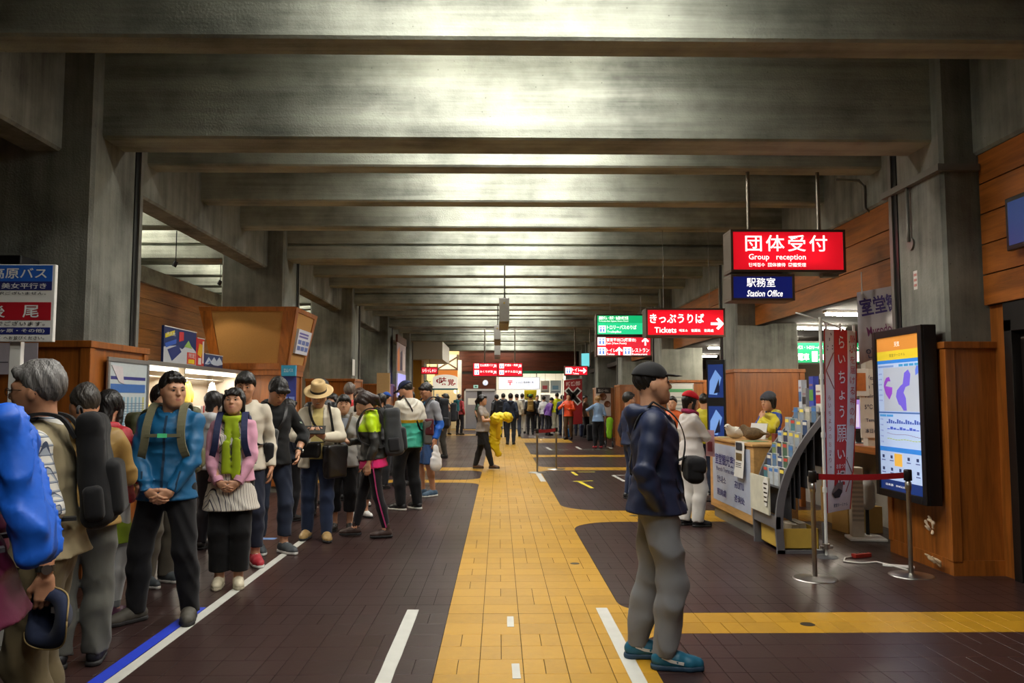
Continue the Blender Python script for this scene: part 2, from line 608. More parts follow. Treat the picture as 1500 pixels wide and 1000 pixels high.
def surface(F, res, slack=1.6):
    """surface nets over the field, evaluated only near the surface"""
    B = 8
    lo = F.lo - 2.5 * res
    n = np.maximum(np.ceil((F.hi + 2.5 * res - lo) / (res * B)).astype(int), 1)
    nb = n
    N3 = nb * B + 1
    ci = np.stack(np.meshgrid(*[np.arange(k) for k in nb], indexing='ij'), -1).reshape(-1, 3)
    cc = lo + (ci + 0.5) * (B * res)
    dc = F(cc)
    D = np.repeat(np.repeat(np.repeat(dc.reshape(nb), B, 0), B, 1), B, 2)
    D = np.pad(D, ((0, 1),) * 3, mode='edge').astype(np.float32)
    keep = np.abs(dc) < B * res * 0.87 * slack + 0.012
    kb = ci[keep]
    if not len(kb):
        return np.zeros((0, 3)), np.zeros((0, 4), int)
    off = np.stack(np.meshgrid(*[np.arange(B + 1)] * 3, indexing='ij'), -1).reshape(-1, 3)
    gi = (kb[:, None, :] * B + off[None]).reshape(-1, 3)
    flat = np.unique((gi[:, 0] * N3[1] + gi[:, 1]) * N3[2] + gi[:, 2])
    gz = flat % N3[2]
    gy = (flat // N3[2]) % N3[1]
    gx = flat // (N3[2] * N3[1])
    P = lo + np.stack([gx, gy, gz], 1) * res
    D[gx, gy, gz] = F(P)
    S = D < 0
    c = [S[dx:N3[0] - 1 + dx, dy:N3[1] - 1 + dy, dz:N3[2] - 1 + dz] for dx in (0, 1) for dy in (0, 1) for dz in (0, 1)]
    cnt = sum(x.astype(np.int8) for x in c)
    act = (cnt > 0) & (cnt < 8)
    ai = np.argwhere(act)
    idx = np.full(act.shape, -1, np.int64)
    idx[tuple(ai.T)] = np.arange(len(ai))
    acc = np.zeros((len(ai), 3))
    num = np.zeros(len(ai))
    corners = [(dx, dy, dz) for dx in (0, 1) for dy in (0, 1) for dz in (0, 1)]
    val = {q: D[ai[:, 0] + q[0], ai[:, 1] + q[1], ai[:, 2] + q[2]] for q in corners}
    for q in corners:
        for ax in range(3):
            if q[ax]:
                continue
            q2 = list(q)
            q2[ax] = 1
            v0, v1 = val[q], val[tuple(q2)]
            m = (v0 < 0) != (v1 < 0)
            t = v0[m] / (v0[m] - v1[m])
            p = np.tile(np.array(q, float), (m.sum(), 1))
            p[:, ax] = t
            acc[m] += p
            num[m] += 1
    verts = lo + (ai + acc / num[:, None]) * res
    quads = []
    for ax in range(3):
        sl0, sl1 = [slice(1, -1)] * 3, [slice(1, -1)] * 3
        sl0[ax] = slice(0, -1)
        sl1[ax] = slice(1, None)
        a, b = S[tuple(sl0)], S[tuple(sl1)]
        e = np.argwhere(a != b)
        inside = a[tuple(e.T)]
        base = e.copy()
        for o in range(3):
            if o != ax:
                base[:, o] += 1
        u, v = [(1, 2), (2, 0), (0, 1)][ax]
        def cell(du, dv):
            q = base.copy()
            q[:, u] -= du
            q[:, v] -= dv
            return idx[tuple(q.T)]
        q4 = np.stack([cell(1, 1), cell(0, 1), cell(0, 0), cell(1, 0)], 1)
        q4[~inside] = q4[~inside][:, ::-1]
        quads.append(q4)
    Q = np.concatenate(quads)
    Q = Q[(Q >= 0).all(1)]
    return verts, Q
def field_mesh(name, parts, paint=None):
    """parts: list of (field, res); one mesh; paint(centres) -> material index per face"""
    vs, fs, o = [], [], 0
    for F, res in parts:
        v, q = surface(F, res)
        vs.append(v)
        fs.append(q + o)
        o += len(v)
    v, q = np.concatenate(vs), np.concatenate(fs)
    me = bpy.data.meshes.new(name)
    me.vertices.add(len(v))
    me.vertices.foreach_set('co', v.ravel())
    me.loops.add(len(q) * 4)
    me.loops.foreach_set('vertex_index', q.ravel().astype(np.int32))
    me.polygons.add(len(q))
    me.polygons.foreach_set('loop_start', np.arange(0, len(q) * 4, 4, dtype=np.int32))
    me.polygons.foreach_set('use_smooth', np.ones(len(q), bool))
    if paint is not None and len(q):
        me.polygons.foreach_set('material_index', paint(v[q].mean(1)).astype(np.int32))
    me.update(calc_edges=True)
    return me
def field_obj(name, parts, mats, parent, paint=None):
    if isinstance(parts, tuple):
        parts = [parts]
    return link(name, field_mesh(name, parts, paint), mats, parent)
def rotm(axis, deg):
    return np.array(Matrix.Rotation(R(deg), 3, axis))
def unit(v):
    v = np.asarray(v, float)
    return v / max(np.linalg.norm(v), 1e-9)
def ik(a, t, l1, l2, pole):
    """the middle joint between a and t"""
    d = t - a
    L = np.linalg.norm(d)
    if L > (l1 + l2) * 0.999:
        t = a + d / L * (l1 + l2) * 0.999
        d = t - a
        L = np.linalg.norm(d)
    x = (l1 * l1 - l2 * l2 + L * L) / (2 * L)
    h = math.sqrt(max(l1 * l1 - x * x, 0))
    u = d / L
    p = np.asarray(pole, float)
    p = unit(p - u * (p @ u))
    return a + u * x + p * h, t
# ---- cloth and skin colours
def skin_mat(tone=0):
    c = [(200, 150, 118), (188, 136, 104), (210, 164, 134), (172, 122, 92)][tone]
    key = 'skin_%d' % tone
    if key not in MATS:
        m = mat(key, c, 0.5, var=0.06, scale=30, bump=0.05, bscale=300)
        b = m.node_tree.nodes['Principled BSDF']
        b.inputs['Subsurface Weight'].default_value = 0.06
        b.inputs['Subsurface Radius'].default_value = (0.01, 0.004, 0.002)
    return MATS[key]
def lip_mat():
    return mat('lips', (172, 108, 92), 0.45)
def hair_mat(c=(22, 19, 18)):
    return mat('hair_%d_%d_%d' % c, c, 0.42, var=0.5, scale=40, bump=0.5, bscale=160, stretch=(1, 1, 0.12))
def cloth(c, rough=0.8, weave=500, bump=0.12, var=0.1):
    return mat('cloth_%d_%d_%d_%g' % (*c, rough), c, rough, var=var, scale=12, bump=bump, bscale=weave, sheen=0.08, spec=0.25)
def shell(c):
    """smooth rain-jacket cloth"""
    return mat('shell_%d_%d_%d' % c, c, 0.5, var=0.12, scale=9, bump=0.18, bscale=26, spec=0.4)
def pattern_mat(key, base, lines):
    """woven checks or stripes: lines = [(axis, period, width, colour)]"""
    if key in MATS:
        return MATS[key]
    m, nt, b = node_mat(key)
    tc = N(nt, 'ShaderNodeTexCoord')
    sx = N(nt, 'ShaderNodeSeparateXYZ')
    nt.links.new(tc.outputs['Object'], sx.inputs[0])
    col = None
    for ax, per, wid, c in lines:
        src = sx.outputs[ax]
        if ax == 'X':
            a = N(nt, 'ShaderNodeMath', operation='ADD')
            nt.links.new(sx.outputs['X'], a.inputs[0])
            nt.links.new(sx.outputs['Y'], a.inputs[1])
            src = a.outputs[0]
        f = N(nt, 'ShaderNodeMath', operation='WRAP')
        f.inputs[1].default_value = per
        f.inputs[2].default_value = 0
        nt.links.new(src, f.inputs[0])
        l = N(nt, 'ShaderNodeMath', operation='LESS_THAN')
        l.inputs[1].default_value = wid
        nt.links.new(f.outputs[0], l.inputs[0])
        mx = N(nt, 'ShaderNodeMix', data_type='RGBA')
        nt.links.new(l.outputs[0], mx.inputs[0])
        if col is None:
            mx.inputs[6].default_value = (*lin(base), 1)
        else:
            nt.links.new(col, mx.inputs[6])
        mx.inputs[7].default_value = (*lin(c), 1)
        col = mx.outputs[2]
    nt.links.new(col, b.inputs['Base Color'])
    b.inputs['Roughness'].default_value = 0.85
    MATS[key] = m
    return m

class Body:
    """joints of a standing figure in its own frame: facing -y, its left at +x, feet on z = 0"""
    def __init__(s, h=1.70, female=False, lean=0.0, twist=0.0, side=0.0, feet=None, head=(0, 0, 0), arms=None, build=1.0, hips=(0, 0), bend=0.0):
        k = h / 1.70
        s.k, s.h, s.female, s.bw = k, h, female, build
        sw = (0.140 if female else 0.160) * (0.6 + 0.4 * build)
        feet = feet or [(0.10, 0.0, 8), (-0.10, 0.0, -8)]
        s.pel = V3(hips[0], hips[1], 0.93 - bend) * k
        T = rotm('Z', twist) @ rotm('X', lean) @ rotm('Y', side)
        s.T = T
        def up(x, y, z):
            return s.pel + T @ (V3(x, y, z - 0.93) * k)
        s.up = up
        s.waist, s.chest, s.neck = up(0, 0, 1.07), up(0, 0.012, 1.26), up(0, 0.028, 1.425)
        s.sh = {1: up(sw, 0.02, 1.365), -1: up(-sw, 0.02, 1.365)}
        # head: yaw, pitch (positive looks down), roll
        s.HR = rotm('Z', twist) @ rotm('X', lean * 0.6) @ rotm('Z', head[0]) @ rotm('X', head[1]) @ rotm('Y', head[2])
        s.skull = s.neck + (T @ V3(0, -0.012, 0.062)) * k
        s.head = s.skull + s.HR @ (V3(0, -0.012, 0.094) * k)
        # legs
        s.hip, s.knee, s.ank, s.toe = {}, {}, {}, {}
        Z = rotm('Z', twist * 0.5)
        for g, (fx, fy, fyaw) in zip((1, -1), feet):
            s.hip[g] = s.pel + Z @ (V3(0.09 * g, 0, -0.03) * k)
            fw = rotm('Z', fyaw) @ V3(0, -1, 0)
            a = V3(fx * k, fy * k, 0.085 * k) - fw * 0.02
            kn, a = ik(s.hip[g], a, 0.425 * k, 0.40 * k, fw)
            s.knee[g], s.ank[g], s.toe[g] = kn, a, fw
        # arms: per side a wrist target, elbow pole, finger direction, palm normal, curl
        s.elb, s.wri, s.hd, s.hn, s.curl = {}, {}, {}, {}, {}
        arms = arms or {}
        for g in (1, -1):
            spec = arms.get(g, 'hang')
            if isinstance(spec, str):
                spec = {'hang': dict(w=(0.235 * g, -0.02, 0.865), pole=(0.3 * g, 1, 0), d=(0.02 * g, -0.12, -1), n=(-g, 0, 0), curl=28),
                        'swing': dict(w=(0.24 * g, -0.14, 0.90), pole=(0.3 * g, 1, 0), d=(0, -0.4, -1), n=(-g, 0.1, 0), curl=35),
                        'clasp': dict(w=(0.075 * g, -0.19, 0.90), pole=(g, 0.35, -0.2), d=(-0.75 * g, -0.3, -0.55), n=(-0.25 * g, 0.7, 0.2), curl=38),
                        'pocket': dict(w=(0.172 * g, -0.015, 0.872), pole=(0.7 * g, 1, 0), d=(-0.45 * g, -0.1, -1), n=(-g, 0, 0), curl=12),
                        'phone': dict(w=(0.085 * g, -0.27, 1.12), pole=(g, 0.5, -0.8), d=(-0.5 * g, -0.55, 0.45), n=(-0.5 * g, 0.3, 0.8), curl=48),
                        'fold': dict(w=(-0.06 * g, -0.19, 1.12), pole=(g, -0.1, -0.6), d=(-1 * g, 0.05, 0.1), n=(0, 1, 0), curl=40),
                        'strap': dict(w=(0.13 * g, -0.17, 1.27), pole=(g, 0.2, -0.7), d=(-0.35 * g, 0.1, 0.85), n=(-0.3 * g, 0.9, 0), curl=70),
                        'back': dict(w=(0.06 * g, 0.18, 0.93), pole=(g, 0.4, 0), d=(-0.8 * g, 0.1, -0.5), n=(0, -1, 0), curl=40)}[spec]
            t = s.pel + T @ ((V3(*spec['w']) - V3(0, 0, 0.93)) * k) if not spec.get('abs') else V3(*spec['w'])
            s.elb[g], s.wri[g] = ik(s.sh[g], t, 0.285 * k, 0.25 * k, T @ V3(*spec['pole']))
            s.hd[g] = unit(T @ V3(*spec['d']))
            n = T @ V3(*spec['n'])
            s.hn[g] = unit(n - s.hd[g] * (n @ s.hd[g]))
            s.curl[g] = spec.get('curl', 30)
        s.fwd = T @ V3(0, -1, 0)
    # ---------------- skin
    def torso_field(s, F, i=0.0, zlow=None):
        k, up, b = s.k, s.up, s.bw
        fl = (s.fwd, 0.74)
        F.cone(s.pel + V3(0, 0, 0.02), s.waist, (0.150 if s.female else 0.145) * k * b + i, (0.118 if s.female else 0.130) * k * b + i, fl)
        F.cone(s.waist, s.chest, (0.118 if s.female else 0.130) * k * b + i, (0.135 if s.female else 0.150) * k * b + i, fl)
        sw = s.sh[1] - s.sh[-1]
        dn = (s.T @ V3(0, 0, -1)) * k
        F.cone(s.sh[-1] + sw * 0.2 + dn * 0.03, s.sh[1] - sw * 0.2 + dn * 0.03, 0.070 * k + i, None, (s.fwd, 0.86))
        for g in (1, -1):
            F.cone(s.sh[g] - sw * 0.1 * g + dn * 0.002, s.neck - dn * 0.004, 0.046 * k + i * 0.8, 0.046 * k + i * 0.5, (s.fwd, 0.8))
        if s.female and i < 0.06:
            for g in (1, -1):
                F.ell(up(0.068 * g, -0.07, 1.24), V3(0.06, 0.055, 0.06) * k + i * 0.7, k=0.04)
    def arm_field(s, F, i0=0.0, i1=0.0, frac=1.0, cut=True, only=None, ka=0.014):
        """sleeves: inflated by i0 at the shoulder, i1 at the end; frac of the whole arm's length"""
        k = s.k
        for g in (1, -1):
            if only and g != only:
                continue
            a, e, w = s.sh[g], s.elb[g], s.wri[g]
            im = (i0 + i1) / 2
            fat = 0.86 if s.female else 1.0
            r0, r1, r2 = 0.052 * k * fat, 0.041 * k * fat, 0.028 * k
            if frac <= 0.5:
                t = frac / 0.5
                F.cone(a, a + (e - a) * t, r0 + i0, r0 + (r1 - r0) * t + i1, cut=0.0 if cut else None, k=ka)
            else:
                F.cone(a, e, r0 + i0, r1 + im, k=ka)
                t = (frac - 0.5) / 0.5
                m = e + (w - e) * 0.3
                if t > 0.3:
                    F.cone(e, m, r1 + im, 0.043 * k * fat + im, k=ka)
                    F.cone(m, e + (w - e) * t, 0.043 * k * fat + im, 0.043 * k * fat * (1 - (t - 0.3) / 0.7) + r2 * (t - 0.3) / 0.7 + i1, cut=0.0 if cut else None, k=ka)
                else:
                    F.cone(e, e + (w - e) * t, r1 + im, 0.043 * k * fat + i1, cut=0.0 if cut else None, k=ka)
    def leg_field(s, F, i0=0.0, i1=0.0, end=1.0, cut=True, knee=0.0):
        """trouser legs; end 1 = ankle, 0.5 = knee"""
        k = s.k
        for g in (1, -1):
            h, n, a = s.hip[g], s.knee[g], s.ank[g]
            im = (i0 + i1) / 2 + knee
            rb = 0.082 * k * s.bw
            if end <= 0.5:
                t = end / 0.5
                F.cone(h, h + (n - h) * t, rb + i0, rb + (0.056 * k - rb) * t + i1, cut=0.0 if cut else None)
                continue
            F.cone(h, n, rb + i0, 0.056 * k + im)
            t = (end - 0.5) / 0.5
            c = n + (a - n) * 0.35 + V3(0, 0.008, 0)
            e = n + (a - n) * t
            if t > 0.35:
                F.cone(n, c, 0.052 * k + im, 0.055 * k + im)
                u = (t - 0.35) / 0.65
                F.cone(c, e, 0.055 * k + im, (0.055 * (1 - u) + 0.037 * u) * k + i1, cut=0.0 if cut else None)
            else:
                F.cone(n, e, 0.052 * k + im, 0.055 * k + i1, cut=0.0 if cut else None)
    def hand_field(s, g, fine):
        k = s.k * (0.92 if s.female else 1.0)
        F = Field(0.012)
        w, d, n = s.wri[g], s.hd[g], s.hn[g]
        t = unit(np.cross(n, d)) * g          # towards the thumb
        e = s.elb[g]
        F.cone(w + (e - w) * 0.18, w + d * 0.012 * k, 0.029 * k, 0.026 * k)
        kn = []
        for j, (o, L) in enumerate(((0.029, 0.085), (0.010, 0.09), (-0.010, 0.086), (-0.028, 0.077))):
            p = w + d * L * k + t * o * k
            kn.append(p)
            F.cone(w + d * 0.015 * k + t * o * 0.55 * k, p, 0.019 * k, 0.0115 * k, (n, 0.85))
        c = s.curl[g]
        for j, L in enumerate((0.070, 0.078, 0.072, 0.056)):
            p, a = kn[j], R(c * (0.6 + 0.08 * j))
            r = 0.0098 * k
            sp = (1.5 - j) * 0.05
            for q, (fr, more) in enumerate(((0.45, 0.9), (0.31, 0.7), (0.24, 0))):
                v = unit(d * math.cos(a) + n * math.sin(a) + t * sp * math.cos(a))
                p2 = p + v * L * fr * k
                F.cone(p, p2, r, r * 0.9, k=0.004 if fine else 0.01)
                p, r = p2, r * 0.9
                a += R(c * more)
        a0 = w + d * 0.02 * k + t * 0.022 * k
        a1 = a0 + unit(d * 0.75 + t * 0.7 + n * 0.35) * 0.042 * k
        a2 = a1 + unit(d * 0.95 + t * 0.15 + n * 0.45) * 0.030 * k
        a3 = a2 + unit(d * 0.95 + n * 0.3) * 0.024 * k
        F.cone(a0, a1, 0.0155 * k, 0.0125 * k)
        F.cone(a1, a2, 0.0122 * k, 0.011 * k, k=0.004)
        F.cone(a2, a3, 0.011 * k, 0.009 * k, k=0.004)
        return F
    def hp(s, x, y, z):
        return s.head + s.HR @ (V3(x, y, z) * s.k)
    def head_field(s, lod):
        k, hp, H = s.k, s.hp, s.HR
        F = Field(0.03)
        fw = H @ V3(0, -1, 0)
        up = H @ V3(0, 0, 1)
        F.ell(hp(0, 0.018, 0.035), V3(0.074, 0.092, 0.083) * k, H)
        F.cone(hp(0, -0.022, -0.005), hp(0, -0.047, -0.060), 0.066 * k, 0.042 * k, (H @ V3(1, 0, 0), 0.92))
        F.cone(hp(-0.014, -0.060, -0.090), hp(0.014, -0.060, -0.090), 0.022 * k, None, k=0.03)
        for g in (1, -1):
            F.cone(hp(0.050 * g, 0.0, -0.03), hp(0.030 * g, -0.040, -0.078), 0.022 * k, 0.020 * k, k=0.035)
            F.ell(hp(0.041 * g, -0.060, -0.020), V3(0.022, 0.020, 0.022) * k, H, k=0.03)
        F.cone(s.neck - (s.T @ V3(0, 0, 0.05)) * k, hp(0, 0.024, -0.05), (0.050 if s.female else 0.058) * k, (0.047 if s.female else 0.054) * k)
        if lod < 2:
            F.cone(hp(0, -0.080, 0.022), hp(0, -0.100, -0.014), 0.007 * k, 0.0105 * k, k=0.016)
            F.ell(hp(0, -0.095, -0.020), V3(0.0165, 0.0115, 0.0085) * k, H, k=0.01)
            for g in (1, -1):
                F.cone(hp(0.050 * g, -0.022, 0.0), hp(0.038 * g, -0.036, -0.052), 0.026 * k, 0.026 * k, k=0.03)
            F.ell(hp(0, -0.070, -0.054), V3(0.034, 0.020, 0.022) * k, H, k=0.02)
            F.cone(hp(-0.017, -0.0825, -0.0495), hp(0.017, -0.0825, -0.0495), 0.0045 * k, None, k=0.008)
            F.cone(hp(-0.013, -0.0825, -0.0585), hp(0.013, -0.0825, -0.0585), 0.0050 * k, None, k=0.008)
            F.cone(hp(-0.044, -0.068, 0.030), hp(0.044, -0.068, 0.030), 0.0115 * k, None, k=0.025)
            eyes = [hp(0.031 * g, -0.096, 0.008) for g in (1, -1)]
            def sock(d, P):
                for e in eyes:
                    q = (np.linalg.norm((P - e) / np.array([1, 1, 1]), axis=1) - 0.0135 * k)
                    h = np.maximum(0.012 - np.abs(d + q), 0)
                    d = np.maximum(d, -q) + h * h / 0.048
                return d
            F.after(sock)
        for g in (1, -1):
            F.ell(hp(0.074 * g, 0.012, -0.004), V3(0.010, 0.020, 0.031) * k, H @ rotm('Z', 18 * g), k=0.006)
        return F
    def hairline(s, front=0.062, ear=0.0, nape=-0.062, yside=-0.012):
        """keeps scalp above a line running forehead - temple - ear - nape"""
        k, H, c = s.k, s.HR, s.head
        def f(d, P):
            q = ((P - c) @ H) / k
            y, z, x = q[:, 1], q[:, 2], np.abs(q[:, 0])
            fr = np.where(y < yside - 0.035, front - 0.25 * np.maximum(x - 0.035, 0), np.where(y < yside, ear + 0.012 + (front - ear) * np.clip((yside - 0.008 - y) / 0.03, 0, 1), np.where(y < 0.03, ear, ear + (nape - ear) * np.clip((y - 0.03) / 0.045, 0, 1))))
            fr = fr + np.where(y < yside, 0.006 * np.sin(q[:, 0] * 190 + 1) + 0.004 * np.sin(q[:, 0] * 410), 0.004 * np.sin(y * 300))
            return np.maximum(d, (fr - z) * k * 0.8)
        return f
def strands(s, amp=0.0035, n=26):
    k, H, c = s.k, s.HR, s.head
    def f(d, P):
        q = ((P - c) @ H) / k
        a = np.arctan2(q[:, 0], -q[:, 1] + 0.02)
        return d + amp * k * (np.sin(a * n + 7 * np.sin(q[:, 2] * 30)) * 0.6 + np.sin(a * n * 0.43 + q[:, 2] * 60) * 0.6)
    return f
def add_hair(s, root, style, c, res, hat=False):
    F = Field(0.02)
    k, hp, H = s.k, s.hp, s.HR
    fr = 0.06
    if style in ('short', 'tidy', 'thin', 'mop'):
        t = {'short': 0.014, 'tidy': 0.010, 'thin': 0.006, 'mop': 0.022}[style]
        if hat:
            t = 0.006
        F.ell(hp(0, 0.020, 0.040), V3(0.074 + t * 0.7, 0.092 + t * 0.9, 0.083 + t * 1.2) * k, H)
        if style == 'mop':
            F.cone(hp(-0.045, -0.072, 0.075), hp(0.05, -0.075, 0.07), 0.026 * k)
            for g in (1, -1):
                F.cone(hp(0.074 * g, -0.01, 0.05), hp(0.076 * g, 0.0, 0.01), 0.018 * k, 0.012 * k)
        else:
            if not hat:
                F.cone(hp(-0.048, -0.058, 0.088), hp(0.02, -0.066, 0.092), 0.018 * k)
                F.cone(hp(0.02, -0.066, 0.092), hp(0.056, -0.046, 0.080), 0.018 * k, 0.014 * k)
                F.cone(hp(0.0, -0.01, 0.115), hp(0.0, 0.06, 0.105), 0.026 * k, 0.034 * k)
        F.after(strands(s))
        F.after(s.hairline({'mop': 0.045, 'thin': 0.074}.get(style, 0.066), -0.004, -0.075))
    elif style in ('bob', 'pony', 'long', 'bun'):
        F.ell(hp(0, 0.022, 0.038), (V3(0.081, 0.098, 0.086) if hat else V3(0.090, 0.106, 0.098)) * k, H)
        low = {'bob': -0.075, 'pony': -0.02, 'long': -0.16, 'bun': -0.02}[style]
        for g in (1, -1):
            F.cone(hp(0.076 * g, -0.012, 0.03), hp(0.078 * g, 0.008, low), 0.026 * k, 0.02 * k)
        F.cone(hp(0, 0.075, 0.02), hp(0, 0.078, min(low, -0.06)), 0.055 * k, 0.035 * k)
        if not hat:
            F.cone(hp(-0.045, -0.066, 0.078), hp(0.045, -0.066, 0.078), 0.026 * k)
        F.cone(hp(-0.04, -0.086, 0.058), hp(0.04, -0.086, 0.058), 0.014 * k)
        if style == 'pony':
            F.cone(hp(0, 0.11, 0.02), hp(0, 0.15, -0.03), 0.03 * k, 0.032 * k)
            F.cone(hp(0, 0.15, -0.03), hp(0, 0.135, -0.15), 0.03 * k, 0.012 * k)
        if style == 'bun':
            F.ell(hp(0, 0.115, 0.04), V3(0.045, 0.04, 0.045) * k, H)
        F.after(strands(s))
        c0, kk = s.head, k
        def face(d, P):
            q = ((P - c0) @ H) / kk
            # the face stays clear: an arch from temple to temple
            e = np.sqrt((q[:, 0] / 0.066) ** 2 + ((q[:, 2] + 0.03) / 0.086) ** 2) - 1
            front = np.maximum(e * 0.06, q[:, 1] + 0.025)
            return np.maximum(d, -front * kk)
        F.after(face)
    o = field_obj('hair', (F, res), hair_mat(c), root)
    return o
def add_cap(s, root, c, res, brim=True, back=False):
    k, hp, H = s.k, s.hp, s.HR
    F = Field(0.012)
    F.ell(hp(0, 0.018, 0.044), V3(0.090, 0.108, 0.096) * k, H)
    F.after(plane_cut(hp(0, -0.06, 0.036), H @ V3(0, 0.18, -1)))
    cap = field_obj('cap', (F, res), c, root)
    Bf = Field(0.01)
    Bf.cone(hp(-0.035, -0.095, 0.052), hp(-0.03, -0.132, 0.036), 0.040 * k, 0.036 * k, (H @ V3(0, -0.15, 1), 0.12))
    Bf.cone(hp(0.035, -0.095, 0.052), hp(0.03, -0.132, 0.036), 0.040 * k, 0.036 * k, (H @ V3(0, -0.15, 1), 0.12))
    Bf.cone(hp(0, -0.09, 0.056), hp(0, -0.140, 0.036), 0.045 * k, 0.036 * k, (H @ V3(0, -0.15, 1), 0.12))
    field_obj('brim', (Bf, min(res, 0.006)), c, cap)
    MB().lathe([(0.0001, 0.008), (0.006, 0.006), (0.008, 0)], Matrix.Translation(Vector(hp(0, 0.018, 0.137))), n=8).build('cap_button', c, cap)
    return cap
def add_sunhat(s, root, c, c2, res, kind='fedora'):
    k, hp, H = s.k, s.hp, s.HR
    M = Matrix(H.tolist()).to_4x4()
    M.translation = Vector(hp(0, 0.015, 0.052))
    sc = Matrix.Diagonal((0.92, 1.0, 1.0, 1.0))
    r = k
    if kind == 'fedora':
        b = MB()
        b.lathe([(0.093 * r, -0.002), (0.15 * r, -0.012 * r), (0.172 * r, 0.0), (0.174 * r, 0.004), (0.15 * r, -0.006 * r), (0.094 * r, 0.004)], M @ sc, 36)
        b.lathe([(0.094 * r, 0), (0.09 * r, 0.06 * r), (0.080 * r, 0.105 * r), (0.066 * r, 0.118 * r), (0.035 * r, 0.104 * r), (0.0001, 0.096 * r)], M @ sc, 36)
        hat = b.build('hat', c, root)
        MB().lathe([(0.0965 * r, 0.004), (0.0945 * r, 0.03 * r)], M @ sc, 36).build('hat_band', c2, hat)
    elif kind == 'bucket':
        b = MB()
        b.lathe([(0.094 * r, 0.0), (0.125 * r, -0.04 * r), (0.128 * r, -0.037 * r), (0.097 * r, 0.005 * r), (0.09 * r, 0.065 * r), (0.076 * r, 0.082 * r), (0.0001, 0.09 * r)], M @ sc, 28)
        hat = b.build('hat', c, root)
    else:        # knitted hat
        F = Field(0.02)
        F.ell(hp(0, 0.022, 0.058), V3(0.094, 0.108, 0.098) * k, H)
        F.cone(hp(-0.05, -0.02, 0.055), hp(0.05, -0.02, 0.055), 0.06 * k)
        kk, c0 = k, s.head
        F.after(plane_cut(hp(0, -0.06, 0.036), H @ V3(0, 0.25, -1)))
        def rib(d, P):
            q = ((P - c0) @ H) / kk
            return d + 0.0015 * np.sin(np.arctan2(q[:, 0], q[:, 1]) * 40)
        F.after(rib)
        hat = field_obj('knit_hat', (F, res), c, root)
        if kind == 'bobble':
            MB().lathe([(0.0001, 0.03), (0.022, 0.02), (0.03, 0), (0.022, -0.02), (0.0001, -0.03)], Matrix.Translation(Vector(hp(0, 0.03, 0.17))), n=12).build('bobble', c, hat)
    return hat
def add_face(s, root, lod, glasses=None, brow=(28, 24, 22)):
    k, hp, H = s.k, s.hp, s.HR
    if lod > 1:
        return
    M3 = Matrix(H.tolist()).to_4x4()
    for g in (1, -1):
        M = M3.copy()
        M.translation = Vector(hp(0.031 * g, -0.0745, 0.008))
        r = 0.0112 * k
        b = MB()
        prof = [(0.0001, -r), (r * 0.7, -r * 0.7), (r, 0), (r * 0.7, r * 0.7), (0.0001, r)]
        Mx = M @ Matrix.Rotation(math.pi / 2, 4, 'X') @ Matrix.Diagonal((1.15, 0.45, 1, 1))
        b.lathe(prof, Mx, 12)
        b.cur = 1
        b.lathe([(0.0001, r * 1.08), (r * 0.5, r * 0.98), (r * 0.58, r * 0.88)], Mx @ Matrix.Diagonal((1, 1.5, 1, 1)), 12)
        b.build('eye', [mat('eye_white', (214, 206, 198), 0.3), mat('iris', (20, 14, 12), 0.2)], root)
        Fb = Field(0.004)
        Fb.cone(hp(0.016 * g, -0.085, 0.028), hp(0.033 * g, -0.082, 0.033), 0.0042 * k, 0.0045 * k)
        Fb.cone(hp(0.033 * g, -0.082, 0.033), hp(0.049 * g, -0.072, 0.028), 0.0045 * k, 0.0025 * k)
        field_obj('eyebrow', (Fb, 0.0035), hair_mat(brow), root)
        Fl = Field(0.004)
        Fl.cone(hp(0.017 * g, -0.081, 0.0115), hp(0.033 * g, -0.085, 0.0140), 0.0024 * k, 0.0028 * k)
        Fl.cone(hp(0.033 * g, -0.085, 0.0140), hp(0.047 * g, -0.075, 0.0100), 0.0028 * k, 0.0022 * k)
        if lod == 0:
            field_obj('eyelid', (Fl, 0.0025), mat('lash', (60, 40, 34), 0.6), root)
    if glasses is not None:
        b = MB()
        for g in (1, -1):
            pts = []
            for j in range(15):
                t = 2 * math.pi * j / 14
                pts.append(hp(0.033 * g + 0.022 * math.cos(t), -0.103 + 0.004 * abs(math.cos(t)), 0.006 + 0.0155 * math.sin(t)))
            b.tube(pts, 0.0014, 5)
            b.tube([hp(0.055 * g, -0.100, 0.012), hp(0.078 * g, -0.05, 0.012), hp(0.079 * g, 0.01, 0.008), hp(0.077 * g, 0.03, -0.01)], 0.0015, 5)
        b.tube([hp(-0.011, -0.103, 0.01), hp(0, -0.108, 0.013), hp(0.011, -0.103, 0.01)], 0.0014, 5)
        b.build('glasses', glasses, root)
